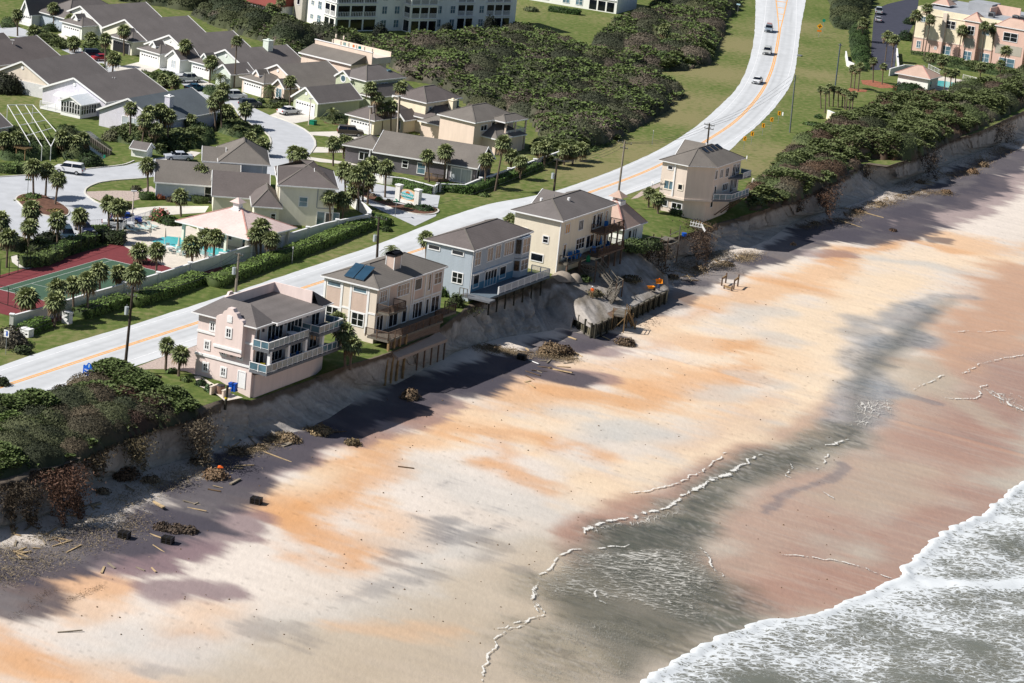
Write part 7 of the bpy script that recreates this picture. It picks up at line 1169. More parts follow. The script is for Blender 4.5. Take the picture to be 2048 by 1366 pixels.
# ================================================================ WALLS, POLES, SIGNS
def lettering(parent, text, size, loc, rot, mat, align='CENTER', ext=0.01, name='lettering'):
    cu = bpy.data.curves.new('t', 'FONT'); cu.body = text; cu.size = size; cu.extrude = ext; cu.align_x = align; cu.align_y = 'CENTER'; cu.offset = 0.012*size
    t = bpy.data.objects.new('t', cu); COL.objects.link(t); bpy.context.view_layer.update()
    me = bpy.data.meshes.new_from_object(t.evaluated_get(bpy.context.evaluated_depsgraph_get())); bpy.data.objects.remove(t); bpy.data.curves.remove(cu)
    me.materials.clear(); me.materials.append(mat); o = bpy.data.objects.new(name, me); COL.objects.link(o); o.parent = parent; o.location = loc; o.rotation_euler = rot; return o
WLW = stucco('wall_white', sc(236, 234, 228), streak=0.12)
def gwall(label, pts, z, th=0.2, pillar=None, cap=True, mat=None, cat='wall', name='perimeter_wall'):
    P = [G(*p, z)[:2] for p in pts]; o0 = P[0]; r = thing(name, label, cat, (*o0, 0)); m = MB(); c = MB(); pl = []
    for a, b in zip(P[:-1], P[1:]):
        a = Vector((*(a-o0), z/2-0.1)); b = Vector((*(b-o0), z/2-0.1)); m.bar(a, b, th, z+0.2); c.bar(a+Vector((0, 0, z/2+0.15)), b+Vector((0, 0, z/2+0.15)), th+0.12, 0.1)
    m.build('panel', mat or WLW, r); 
    if cap: c.build('coping', WH, r)
    if pillar:
        Q = resample(np.array(P), pillar)
        for q in Q:
            x, y = q-o0; pm = MB().box(x-.25, x+.25, y-.25, y+.25, -0.1, z+0.22); k = pm.build('pillar', WLW, r); MB().box(x-.32, x+.32, y-.32, y+.32, z+0.22, z+0.32).build('pillar_cap', WH, k)
    return r
gwall('long white perimeter wall with square pillars between tennis court, clubhouse and road', [(24,632),(85,616),(137,600),(169,590),(252,567),(313,549),(403,521),(500,492),(588,465),(650,447),(738,429)], 1.7, pillar=7.2)
gwall('curved white wall behind the palm grove at the entrance road', [(738,429),(742,422),(728,408),(710,398),(700,390)], 1.5, pillar=None)
gwall('white wall in front of the charcoal grey house along the entrance', [(745,347),(768,352.5),(808,357),(869,373),(876,368)], 1.3, pillar=9); gwall('white wall stepping up the verge right of the charcoal grey house', [(876,368),(930,370),(952,361),(986,350),(1024,337),(1060,324),(1080,317),(1120,303)], 1.3, pillar=9)
gwall('white wall panels along the apartment drive', [(1794,97),(1797,132)], 1.2); gwall('low white entrance walls beside the dark shrubs of the drive', [(1692,103),(1695,122),(1709,128)], 1.2); gwall('white garden wall around the pool pavilion', [(1780,138),(1810,130),(1850,133)], 1.6)
r = gwall('curved cream sign wall in front of the palm cluster', [(1656,221),(1664,224.5),(1674,228),(1685,231),(1695,233)], 1.7, 0.35, None, True, W_BY, 'sign wall', 'sign_wall'); a_ = math.atan2(*(G(1695,233,1)[:2]-G(1656,221,1)[:2])[::-1]); pm = G(1674,228,1.0)-np.array([*G(1656,221,1.7)[:2], 0]); nv_ = np.array([math.sin(a_), -math.cos(a_)])*0.35
lettering(r, 'SURF CLUB', 0.62, (pm[0]+nv_[0], pm[1]+nv_[1], 0.9), (math.pi/2, 0, a_), DKM)
def polef(label, b, t, r0, r1, mat, cat='utility pole', name='utility_pole', arms=None, trf=None, group=None):
    g = G(*b); best = min(np.arange(0.5, 14, 0.05), key=lambda h_: abs(PX(g+[0, 0, h_])[1]-t[1])); q = PX(g+[0, 0, best]); dx = (t[0]-q[0])/(FPX/np.linalg.norm(g-CPOS)); H_ = float(best)
    o = thing(name, label, cat, tuple(g), 0, group); tp = Vector((RGT[0]*dx, 0, H_)); MB().tube((0, 0, -0.3), tuple(tp), r0, r1, 8).build('pole', mat, o); f = lambda k: tp*k
    if arms:
        for k, (da, l_) in enumerate(arms):
            m = MB(); c = f(1-0.035*(k+1)-0.04*k); d = Vector((math.cos(da), math.sin(da), 0)); m.bar(c-d*l_, c+d*l_, 0.1, 0.12); ar = m.build('crossarm', WDD, o)
            for s in (-0.9, -0.3, 0.3, 0.9): MB().tube(c+d*l_*s+Vector((0, 0, .06)), c+d*l_*s+Vector((0, 0, .3)), 0.05, 0.04, 6).build('insulator', MTL, ar)
    if trf: c = f(trf); tr = MB().tube(c+Vector((-0.45, -0.1, -0.5)), c+Vector((-0.45, -0.1, 0.45)), 0.26, 0.26, 12).build('transformer', M('transformer_grey', sc(196, 204, 206), 0.5, 0.04) if not bpy.data.materials.get('transformer_grey') else bpy.data.materials['transformer_grey'], o); MB().tube(c+Vector((-0.45, -0.1, 0.45)), c+Vector((-0.45, -0.1, 0.75)), 0.04, 0.04, 6).build('bushing', MTL, tr)
    return o, g+np.array(tp)
PW = M('pole_wood_dark', sc(78, 68, 60), 0.95, 0.2, 3, stretch=(3, 3, 0.5)); PW2 = M('pole_wood_grey', sc(158, 148, 134), 0.95, 0.15, 3, stretch=(3, 3, 0.5)); STL = M('steel_post', sc(170, 174, 176), 0.5, 0.06, metal=0.2)
wad = math.atan2(WD[1], WD[0]); tops = []
for lb, b, t, mt, arms, tf in [('tall dark wooden utility pole at the roadside left of the pink house', (249,745), (266,572), PW, [(wad, .9), (wad, .7)], 0.72), ('utility pole behind the pink house roof across the road', (471,584), (478,507), PW2, [(wad, .7)], 0.55), ('utility pole on the grass behind the tan house', (754,519), (758,434), PW, [(wad, 1.4)], 0.5), ('slim utility pole on the verge behind the yellow house', (1107,388), (1115,318), PW, [(wad, .5)], 0.52),
    ('tall pale utility pole between the yellow house and the pavilion', (1233,416), (1250,281), PW2, [(wad, 1.3), (wad, .7)], None), ('utility pole rising behind the skylight roof of the sand coloured house', (1409,345), (1419,247), PW, [(wad, 1.0), (wad, .9)], None), ('slim grey utility pole beside the road bend signs', (1579.5,265), (1591,150), M('pole_green_grey', sc(118, 126, 124), 0.9, 0.1), None, None), ('bluish pole standing among the mulch bed palms', (1667,200), (1681,87), M('pole_blue_grey', sc(96, 108, 122), 0.9, 0.1), [(wad, .4)], None)]:
    o, tp = polef(lb, b, t, 0.2 if mt in (PW, PW2) else 0.15, 0.13, mt, arms=arms, trf=tf); tops.append(tp)
o_w = MB()
def wire(label, a, b, off, sag=1.2):
    m = MB(); a = Vector(a); b = Vector(b); P = [a.lerp(b, k/12)-Vector((0, 0, 4*sag*(k/12)*(1-k/12))) for k in range(13)]; c = P[0].copy()
    for p, q in zip(P[:-1], P[1:]): m.tube(p-c, q-c, 0.022, 0.022, 4, False)
    o = m.build('power_line', DKM); o.location = c; tag(o, label, 'power line', 'power lines between the poles')
off = [Vector((WD[0]*s, WD[1]*s, -0.25)) for s in (-0.8, 0, 0.8)]
far = Vector(tops[0])-Vector((*(UD*70), 0)); wl_ = 'thin black power line strung along the road'
for d in off:
    wire(wl_, far+d, Vector(tops[0])+d, 0); wire(wl_, Vector(tops[0])+d, Vector(tops[1])+d, 0); wire(wl_, Vector(tops[4])+d, Vector(tops[5])+d, 0); wire(wl_, Vector(tops[5])+d, Vector(tops[6])+d, 0); wire(wl_, Vector(tops[3])+d, Vector(tops[4])+d, 0)
wire(wl_, Vector(tops[1]), Vector(tops[2]), 0); wire(wl_, Vector(tops[2]), Vector(tops[3]), 0)
for lb, b, t in (('street lamp on the lawn by the white parked car', (617,250), (622,197)), ('tall street lamp beside the butter yellow garage', (737,290), (741,214)), ('street lamp in front of the charcoal house roof', (794,282), (798,192)), ('street lamp beside the paver driveway', (264,437), (268,382))):
    o, tp = polef(lb, b, t, 0.11, 0.08, W_BG, 'street lamp', 'street_lamp'); tt_ = Vector(tp)-o.location; MB().bar(tt_-Vector((0.4, 0.1, 0)), tt_+Vector((0.4, 0.1, 0)), 0.25, 0.16).build('lamp_head', WH, o)
# signs
SY = M('sign_yellow', sc(250, 176, 20), 0.5, 0.04); SB = M('sign_blue', sc(10, 100, 215), 0.45, 0.04); SG = M('sign_green', sc(20, 140, 110), 0.5, 0.04); TEAL = M('sign_teal', sc(30, 190, 190), 0.5, 0.03); BLK = M('sign_black', sc(30, 26, 20), 0.6, 0.02); PCH = M('sign_peach', sc(245, 205, 165), 0.7, 0.04); ORS = M('sign_orange', sc(235, 125, 60), 0.6, 0.03); SKY = M('sign_sky', sc(190, 225, 235), 0.6, 0.03)
def post_sign(name, label, b, h_, ang, cat='road sign', group=None): o = thing(name, label, cat, tuple(G(*b)), ang, group); MB().tube((0, 0, 0), (0, 0, h_), 0.045, 0.045, 6).build('post', STL, o); return o
fa = math.radians(-14)
for lb, b in zip(('chevron sign nearest the sand coloured house', 'second chevron sign along the road bend', 'middle chevron sign of the road bend row', 'fourth chevron sign along the road bend', 'chevron sign farthest up the road bend'), ((1487,299), (1502,289), (1524,272), (1541,260), (1556,247))):
    o = post_sign('chevron_sign', lb, b, 2.0, fa, group='chevron signs along the road bend'); o.scale = (.78, .78, .95); pn = MB().box(-0.38, 0.38, -0.07, -0.05, 1.75, 2.65).build('panel', SY, o)
    m = MB(); 
    for z0_, z1_ in ((2.2, 1.86), (2.2, 2.54)): m.add([(-0.18, -0.08, z0_), (0.04, -0.08, z0_), (0.26, -0.08, z1_), (0.04, -0.08, z1_), (-0.18, -0.1, z0_), (0.04, -0.1, z0_), (0.26, -0.1, z1_), (0.04, -0.1, z1_)], [(0, 1, 2, 3), (7, 6, 5, 4), (0, 4, 5, 1), (1, 5, 6, 2), (2, 6, 7, 3), (3, 7, 4, 0)])
    m.build('arrow', BLK, pn)
o = post_sign('warning_sign', 'yellow diamond crossroad warning sign with orange plate on the far verge', (1637,74), 3.0, fa); MB().add([(0, -0.07, 1.9), (0.75, -0.07, 2.65), (0, -0.07, 3.4), (-0.75, -0.07, 2.65), (0, -0.05, 1.9), (0.75, -0.05, 2.65), (0, -0.05, 3.4), (-0.75, -0.05, 2.65)], [(0, 1, 2, 3), (7, 6, 5, 4), (0, 4, 5, 1), (1, 5, 6, 2), (2, 6, 7, 3), (3, 7, 4, 0)]).build('panel', SY, o); MB().box(-0.07, 0.07, -0.1, -0.075, 2.2, 3.1).box(-0.42, -0.072, -0.1, -0.075, 2.58, 2.72).box(0.072, 0.42, -0.1, -0.075, 2.58, 2.72).build('cross_symbol', BLK, o); MB().box(-0.55, 0.55, -0.08, -0.05, 1.3, 1.75).build('plate', M('plate_orange', sc(230, 130, 20), 0.5, 0.03), o)
o = post_sign('road_sign', 'small green sign behind the yellow warning sign', (1645,64), 3.2, fa); MB().tube((0, -0.05, 2.9), (0, -0.08, 2.9), 0.42, 0.42, 12).build('panel', SG, o)
for lb, b, h_, w1, h1, mt in (('white rectangular sign with blue mark at the left road edge', (11.5,709), 3.1, 0.75, 0.9, WH), ('thin marker post on the grass by the long hedge', (584,527), 2.5, 0.12, 0.3, WH), ('thin white guy post on the inland verge', (1304,290), 2.8, 0.08, 0.2, WH), ('short white marker post beside the farthest chevron sign', (1565,233), 0.9, 0.28, 0.7, WH), ('short white marker post at the sandy path', (1493,322), 1.0, 0.2, 0.6, WH), ('blue street sign at the top of the scrub edge', (1475,26), 2.4, 1.0, 0.35, SKY), ('small red sign on the wall corner of the grey house', (907,378), 1.0, 0.5, 0.6, M('sign_red', sc(170, 40, 40), 0.5)), ('white mailbox post beside the tall pale pole', (1304,377), 1.3, 0.5, 0.4, WH), ('teal hydrant post beside the pond bulkhead', (209,318), 0.7, 0.35, 0.5, SG), ('teal hydrant beside the lavender house garden', (392,290), 0.8, 0.35, 0.6, TEAL)):
    o = post_sign('marker_post' if w1 < 0.7 else 'road_sign', lb, b, h_, math.radians(-25), 'marker post' if w1 < 0.7 else 'road sign'); pn = MB().box(-w1/2, w1/2, -0.08, -0.05, h_-h1, h_).build('panel', mt, o)
    if w1 == 0.75: MB().box(-0.02, 0.2, -0.1, -0.082, h_-0.75, h_-0.15).build('symbol', SB, pn)
for lb, b, tx in (('green street name sign on the traffic island', (55,391), ''), ('green street name sign beside the entrance island', (790,434), '')):
    o = post_sign('street_name_sign', lb, b, 2.6, 0.4, 'street sign'); MB().box(-0.5, 0.5, -0.06, -0.03, 2.35, 2.6).build('blade', SG, o); MB().box(-0.015, 0.015, -0.5, 0.5, 2.62, 2.86).build('blade', SG, o)
o = post_sign('welcome_sign', 'bright blue shaped welcome sign on a post in the dune scrub', (176,770), 2.2, math.radians(-27), 'welcome sign'); prof = [(-1.3, 1.45), (1.3, 1.45), (1.3, 2.55), (1.0, 2.85), (0.7, 2.8), (0.5, 3.1), (0.25, 3.4), (-0.2, 3.4), (-0.45, 3.05), (-0.8, 2.85), (-1.0, 2.98), (-1.3, 2.85)]; n = len(prof)
o.scale = (.62, .62, .8); pn = MB().add([(x, -0.09, z) for x, z in prof]+[(x, -0.04, z) for x, z in prof], [tuple(range(n)), tuple(range(n, 2*n))[::-1]]+[(i, n+i, n+(i+1) % n, (i+1) % n) for i in range(n)]).build('panel', SB, o)
lettering(pn, 'Welcome to', 0.36, (0, -0.1, 2.25), (math.pi/2, 0, 0), WH); lettering(pn, 'Flagler County', 0.36, (0, -0.1, 1.8), (math.pi/2, 0, 0), WH); MB().add([(-0.1, -0.1, 2.7), (0.15, -0.1, 2.7), (0.2, -0.1, 3.2), (-0.05, -0.1, 3.25)], [(0, 1, 2, 3)]).build('emblem', SKY, pn)
# entrance sign
pa = G(796,404); pb = G(834,414); d = (pb-pa)[:2]; L_ = float(np.linalg.norm(d)); an = math.atan2(d[1], d[0]); o = thing('entrance_sign', 'peach entrance sign with teal oval between two white pillars on the road island', 'entrance sign', (*pa[:2], 0.15), an)
for x in (0, L_): p = MB().box(x-.45, x+.45, -.4, .4, 0, 2.55).build('pillar', WLW, o); MB().box(x-.55, x+.55, -.5, .5, 2.55, 2.75).build('pillar_cap', WH, p)
prof = [(0.45, 0.55), (L_-.45, 0.55), (L_-.45, 1.75)]+[(L_/2+(L_/2-.45)*math.cos(t), 1.75+0.5*math.sin(t)) for t in np.linspace(0.3, math.pi-0.3, 9)]+[(0.45, 1.75)]; n = len(prof)
bd = MB().add([(x, -0.15, z) for x, z in prof]+[(x, 0.15, z) for x, z in prof], [tuple(range(n)), tuple(range(n, 2*n))[::-1]]+[(i, n+i, n+(i+1) % n, (i+1) % n) for i in range(n)]).build('board', PCH, o); MB().box(0.45, L_-.45, -0.25, 0.25, 0, 0.55).build('base', WLW, o)
def disc(rx, rz_, y, mat, nm, zc=1.4, a0=0, a1=2*math.pi, par=None): tt2 = np.linspace(a0, a1, 24, endpoint=a1-a0 < 6); m = MB(); k = len(tt2); m.add([(L_/2+rx*math.cos(t), y, zc+rz_*math.sin(t)) for t in tt2]+[(L_/2+rx*math.cos(t), y+0.04, zc+rz_*math.sin(t)) for t in tt2], [tuple(range(k)), tuple(range(k, 2*k))[::-1]]+[(i, k+i, k+(i+1) % k, (i+1) % k) for i in range(k)]); return m.build(nm, mat, par or bd)
ov = disc(L_/2-0.65, 0.72, -0.195, SKY, 'oval'); disc(0.42, 0.3, -0.24, ORS, 'sun_emblem', 1.72, 0, math.pi, ov); MB().box(0.72, L_-0.72, -0.26, -0.243, 1.02, 1.64).build('teal_band', TEAL, ov); lettering(ov, 'BEACHWALK', 0.5, (L_/2, -0.28, 1.32), (math.pi/2, 0, 0), WH)
# utility boxes
for lb, p, sx, sy, sz, mt in (('white tall utility cabinet on the grass below the wall', (134,646), 1.1, 0.8, 1.5, WH), ('low white utility cabinet at the left roadside shrub', (53,672), 1.4, 1.0, 1.0, WH), ('green transformer box on the lawn beside the lamp', (626,249), 1.1, 0.8, 0.8, SG), ('grey concrete pad box at the road edge', (1599,112), 1.0, 1.0, 0.25, MTL)):
    g = G(*p); o = thing('utility_box', lb, 'utility box', tuple(g), math.radians(-27)); MB().box(-sx/2, sx/2, -sy/2, sy/2, 0, sz*.88).build('cabinet', mt, o); MB().box(-sx/2-.05, sx/2+.05, -sy/2-.05, sy/2+.05, sz*.88, sz).build('lid', mt, o)
# ================================================================ VEHICLES
TYR = M('tyre_rubber', sc(32, 32, 34), 0.9, 0.1); RIM = M('wheel_rim', sc(190, 192, 196), 0.35, 0.05, metal=0.5); HLG = M('headlight_glass', sc(235, 240, 245), 0.2, 0.02); TLG = M('tail_light', sc(190, 20, 20), 0.3, 0.05); CARG = M('car_glass', sc(18, 24, 34), 0.08, 0.2, 0.5, spec=0.7)
PROF = {'sedan': ([(-2.3, .35), (2.3, .35), (2.38, .62), (2.2, .82), (1.15, .95), (-1.5, 1.0), (-2.25, .95), (-2.35, .6)], [(1.2, .95), (.45, 1.4), (-.85, 1.42), (-1.65, 1.0)], 1.8),
        'suv': ([(-2.3, .4), (2.3, .4), (2.38, .7), (2.25, 1.0), (1.35, 1.12), (-2.2, 1.15), (-2.35, .7)], [(1.4, 1.12), (.8, 1.68), (-2.0, 1.74), (-2.25, 1.15)], 1.9),
        'pickup': ([(-2.7, .45), (2.6, .45), (2.68, .75), (2.55, 1.02), (1.5, 1.12), (-2.65, 1.1)], [(1.5, 1.12), (.95, 1.72), (-.75, 1.75), (-1.0, 1.12)], 1.9)}
def car(label, px, py, ang, kind, col_, z0=0.03, s=1.0, rough=0.3, extra=None):
    nm = {'sedan': 'parked_car', 'suv': 'parked_suv', 'pickup': 'pickup_truck'}[kind]; o = thing(nm, label, 'car' if kind != 'pickup' else 'pickup truck', tuple(G(px, py, z0)), math.radians(ang)); o.scale = (s, s, s)
    bp, cb, w_ = PROF[kind]; mt = bpy.data.materials.get('paint_%d_%d_%d' % col_) or M('paint_%d_%d_%d' % col_, sc(*col_), rough, 0.02, 1, spec=0.6, metal=0.0)
    def ext(P, w0, w1, zs): n = len(P); vs = []; fs = []; lv = []; 
    def shell(P, hw_low, hw_hi, name, mat, par):
        z0_, z1_ = min(z for _, z in P), max(z for _, z in P); n = len(P); hw = lambda z: hw_low+(hw_hi-hw_low)*((z-z0_)/(z1_-z0_)); V = [(x, -hw(z), z) for x, z in P]+[(x, hw(z), z) for x, z in P]
        b = MB().add(V, [tuple(range(n)), tuple(range(n, 2*n))[::-1]]+[(i, n+i, n+(i+1) % n, (i+1) % n) for i in range(n)]).build(name, mat, par); md = b.modifiers.new('bevel', 'BEVEL'); md.width = 0.07; md.segments = 2; return b
    b = shell(bp, w_/2, w_/2-0.04, 'body', mt, o); g = shell(cb, w_/2-0.08, w_/2-0.3, 'windows', CARG, o); r0 = cb[1]; r1 = cb[2]; zt = max(r0[1], r1[1]); MB().add([(r0[0]+.1, -(w_/2-.27), zt-0.05), (r0[0]+.1, (w_/2-.27), zt-0.05), (r1[0]-.05, (w_/2-.27), zt-0.02), (r1[0]-.05, -(w_/2-.27), zt-0.02), (r0[0]-.05, -(w_/2-.36), zt+0.04), (r0[0]-.05, (w_/2-.36), zt+0.04), (r1[0]+.08, (w_/2-.36), zt+0.05), (r1[0]+.08, -(w_/2-.36), zt+0.05)], [(0, 1, 2, 3), (7, 6, 5, 4), (0, 4, 5, 1), (1, 5, 6, 2), (2, 6, 7, 3), (3, 7, 4, 0)]).build('roof', mt, o)
    pl = MB(); xm = (r0[0]+r1[0])/2
    for sg in (-1, 1): MB().bar((xm, sg*(w_/2-.09), cb[0][1]), (xm, sg*(w_/2-.28), zt), 0.08, 0.1).build('pillar', mt, o)
    pl = None; wb = 1.42 if kind != 'pickup' else 1.7
    for x in (-wb, wb):
        for sg in (-1, 1): t = MB().tube((x, sg*(w_/2-.2), .34), (x, sg*(w_/2+.02), .34), .34, .34, 14).build('tyre', TYR, o); MB().tube((x, sg*(w_/2+.022), .34), (x, sg*(w_/2+.04), .34), .2, .2, 10).build('rim', RIM, t)
    xf = bp[2][0]
    for sg in (-1, 1): MB().box(xf-.16, xf-.0, sg*.66-.18, sg*.66+.18, .66, .82).build('headlight', HLG, o); MB().box(-xf-.0, -xf+.12, sg*.7-.14, sg*.7+.14, .7, .92).build('tail_light', TLG, o); MB().box(0.9, 1.1, sg*(w_/2+.1)-.09, sg*(w_/2+.1)+.09, 1.0, 1.15).build('mirror', mt, o)
    MB().box(xf-.04, xf+.015, -.42, .42, .5, .72).build('grille', DKM, o)
    if kind == 'pickup': MB().box(-2.55, -1.05, -.78, .78, 1.09, 1.115).build('bed', DKM, o)
    return o
c = car('grey-blue suv with roof load driving down the road, farthest of the three', 1537, 63, -96, 'suv', (150, 165, 178)); MB().box(-1.4, 0.3, -.6, .6, 1.8, 2.0).build('roof_load', M('roof_load', sc(190, 150, 150), .8), c); c.name = 'car'
c = car('silver suv driving down the road between two other cars', 1534, 108, -98, 'suv', (206, 208, 206)); c.name = 'car'; c = car('white sedan driving down the road bend, nearest of the three', 1514, 166, -104, 'sedan', (246, 248, 250)); c.name = 'car'
car('white coupe parked in front of the sage green garage', 578, 228, 48, 'sedan', (250, 250, 252)); car('brown suv parked before the butter yellow garage', 700, 271, 10, 'suv', (80, 72, 62)); car('white suv stopped on the street by the pond', 139, 346, 172, 'suv', (248, 248, 250)); car('silver sedan with orange cloth on its windscreen', 357, 320, 200, 'sedan', (206, 212, 222))
car('dark navy hatchback parked on the upper left driveway', 187, 114, 30, 'suv', (30, 36, 56), s=0.92); car('red car parked beside the dark navy hatchback', 205, 121, 35, 'sedan', (170, 24, 36), s=0.9); car('silver pickup truck parked before the pale green house', 377, 164, 40, 'pickup', (206, 212, 206)); car('teal blue car half hidden behind the grey roof ridge', 391, 181, 35, 'sedan', (30, 84, 110), s=0.9)
car('white van parked by the peach garage', 468, 198, 30, 'suv', (236, 240, 240)); car('dark car with white roof rack parked by the curving street', 500, 214, 30, 'suv', (70, 78, 84), s=.9); car('dark blue-grey suv facing out beside the tennis hedge', 133, 478, -70, 'suv', (50, 70, 84)); car('navy car parked next to the bicycle rack fence', 168, 464, -60, 'sedan', (30, 36, 66)); car('bright blue car in the pool car park', 252, 444, 10, 'sedan', (24, 60, 150)); car('white car beside the bright blue car', 236, 455, 10, 'sedan', (244, 246, 248))
car('silver pickup with blue load on the dark asphalt car park', 1757, 27, 85, 'pickup', (190, 200, 206)); car('pale grey car behind the pickup on dark asphalt', 1756, 43, 85, 'sedan', (186, 190, 196), s=.9)
# ================================================================ BULKHEAD, STAIRS, WORKERS
bh = thing('bulkhead', 'timber bulkhead with round posts holding the sand fill at the beach', 'bulkhead', tuple(G(1188,650,-3.3)), 0); o0 = G(1188,650,-3.3)
for pts in ([(1150,625),(1188,650)], [(1188,650),(1262,616)], [(1262,616),(1336,580)]):
    a = G(*pts[0], -3.2)-o0; b = G(*pts[1], -3.2)-o0; d = (b-a)[:2]; L_ = np.linalg.norm(d); d /= L_; nn = np.array([d[1], -d[0]]); a2 = Vector((a[0], a[1], -1.1)); b2 = Vector((b[0], b[1], -1.1)); pk = 'bulkhead_planks'
    MB().bar(a2, b2, 0.1, 2.4).build('planking', bpy.data.materials.get(pk) or M(pk, sc(150, 142, 118), 0.9, 0.35, 2.2, stretch=(1, 1, 0.15)), bh)
    for zz in (0.0, -1.75): MB().bar(Vector((a[0]+nn[0]*.12, a[1]+nn[1]*.12, zz)), Vector((b[0]+nn[0]*.12, b[1]+nn[1]*.12, zz)), 0.2, 0.22).build('waler', WDG, bh)
    for k in range(int(L_/2.1)+1): q = a[:2]+d*min(L_, k*2.1)+nn*0.3; MB().tube((q[0], q[1], -2.6), (q[0], q[1], 0.35), 0.16, 0.15, 10).build('post', WDD, bh)
    m = MB()
    for k in range(int(L_/0.55)): q = a[:2]+d*(k*0.55+.25)+nn*0.055; m.box(q[0]-.1, q[0]+.1, q[1]-.05, q[1]+.05, -1.7, -0.12)
    m.build('batten', WDD, bh)
def stair(par, p0, p1, w_, n, mat=WDG, rail=True, open_=True):
    p0, p1 = Vector(p0), Vector(p1); d = (p1-p0); h_ = Vector((d.x, d.y, 0)).normalized(); s = Vector((h_.y, -h_.x, 0))
    for k in range(n): c = p0.lerp(p1, (k+.5)/n); MB().bar(c-s*w_/2, c+s*w_/2, 0.3, 0.05).build('step', mat, par)
    for sg in (-1, 1):
        MB().bar(p0+s*sg*w_/2-Vector((0, 0, .1)), p1+s*sg*w_/2-Vector((0, 0, .1)), 0.07, 0.28).build('stringer', mat, par)
        if rail: MB().bar(p0+s*sg*w_/2+Vector((0, 0, 1)), p1+s*sg*w_/2+Vector((0, 0, 1)), 0.1, 0.08).build('handrail', mat, par); MB().bar(p0+s*sg*w_/2+Vector((0, 0, .5)), p1+s*sg*w_/2+Vector((0, 0, .5)), 0.05, 0.08).build('handrail', mat, par)
        for t in (0, .5, 1): c = p0.lerp(p1, t)+s*sg*w_/2; MB().box(c.x-.06, c.x+.06, c.y-.06, c.y+.06, c.z-.4, c.z+1.05).build('newel', mat, par)
zt_ = 1.25; c0 = G(1183,528,zt_); st_ = thing('beach_stairs', 'weathered zigzag wooden stairs from the yellow house deck down to the bulkhead', 'stairs', tuple(c0), 0); P = lambda x, y, z: Vector(G(x, y, z)-c0)
def platform(par, pts, z, th=0.2, mat=WDG, name='landing'):
    q = [P(x, y, z) for x, y in pts]; xy = [(v.x, v.y) for v in q]; ar = sum(xy[i-1][0]*xy[i][1]-xy[i][0]*xy[i-1][1] for i in range(len(xy))); xy = xy if ar > 0 else xy[::-1]; MB().prism(xy, q[0].z-th, q[0].z).build(name, mat, par); return q
q = platform(st_, [(1161,525),(1192,533),(1203,525),(1176,517)], zt_)
for a, b in ((0, 1),):
    for zz in (-0.35, -0.8): MB().bar(q[a]+Vector((0, 0, zz+.0)), q[b]+Vector((0, 0, zz)), 0.06, 0.12).build('brace', WDG, st_)
    for k in range(6): c = q[a].lerp(q[b], k/5); MB().box(c.x-.05, c.x+.05, c.y-.05, c.y+.05, c.z-1.1, c.z).build('baluster', WDG, st_)
for v, dz in ((q[0], 4.0), (q[1], 3.6), (q[2], 3.4)): MB().box(v.x-.09, v.x+.09, v.y-.09, v.y+.09, v.z-dz, v.z+.9).build('pile', WDB, st_)
MB().bar(q[0]+Vector((0, 0, -.6)), q[1]+Vector((0, 0, -2.6)), .08, .16).build('brace', WDG, st_); MB().bar(q[0]+Vector((0, 0, -2.8)), q[1]+Vector((0, 0, -.6)), .08, .16).build('brace', WDG, st_)
stair(st_, P(1196,531,zt_), P(1229,572,-1.0), 1.3, 13); q = platform(st_, [(1219,573),(1232,580),(1245,572),(1232,565)], -1.0); stair(st_, P(1231,579,-1.0), P(1212,612,-3.1), 1.3, 12)
for v in q[1:]: MB().box(v.x-.09, v.x+.09, v.y-.09, v.y+.09, v.z-2.6, v.z+1).build('pile', WDB, st_)
MB().bar(q[1]+Vector((0, 0, 1)), q[2]+Vector((0, 0, 1)), .1, .08).build('handrail', WDG, st_); MB().bar(q[2]+Vector((0, 0, 1)), q[3]+Vector((0, 0, 1)), .1, .08).build('handrail', WDG, st_)
q = platform(st_, [(1198,618),(1226,632),(1254,628),(1228,614)], -3.0, 0.25, WDB); q = platform(st_, [(1226,629),(1250,633),(1256,624),(1234,618)], -2.75, 0.2)
for v in q[:3]: MB().box(v.x-.08, v.x+.08, v.y-.08, v.y+.08, v.z-2.7, v.z+1).build('pile', WDY, st_)
for a, b in ((0, 1), (1, 2)):
    for zz in (1, .5): MB().bar(q[a]+Vector((0, 0, zz)), q[b]+Vector((0, 0, zz)), .06, .08).build('handrail', WDG, st_)
MB().bar(q[1]+Vector((0, 0, -.2)), q[0]+Vector((0, 0, -2.4)), .06, .1).build('brace', WDY, st_); stair(st_, q[2], q[2]+Vector((1.1, 0.7, -2.3)), 0.9, 7, WDY, False)
o = MB().box(-.3, .3, -.3, .3, 0, .75).box(-.1, .1, -.12, .12, .76, 1.0).build('green_bin', M('green_plastic', sc(0, 140, 90), .5)); o.location = G(1176,523,1.3); tag(o, 'small green bin on the top stair landing', 'bin')
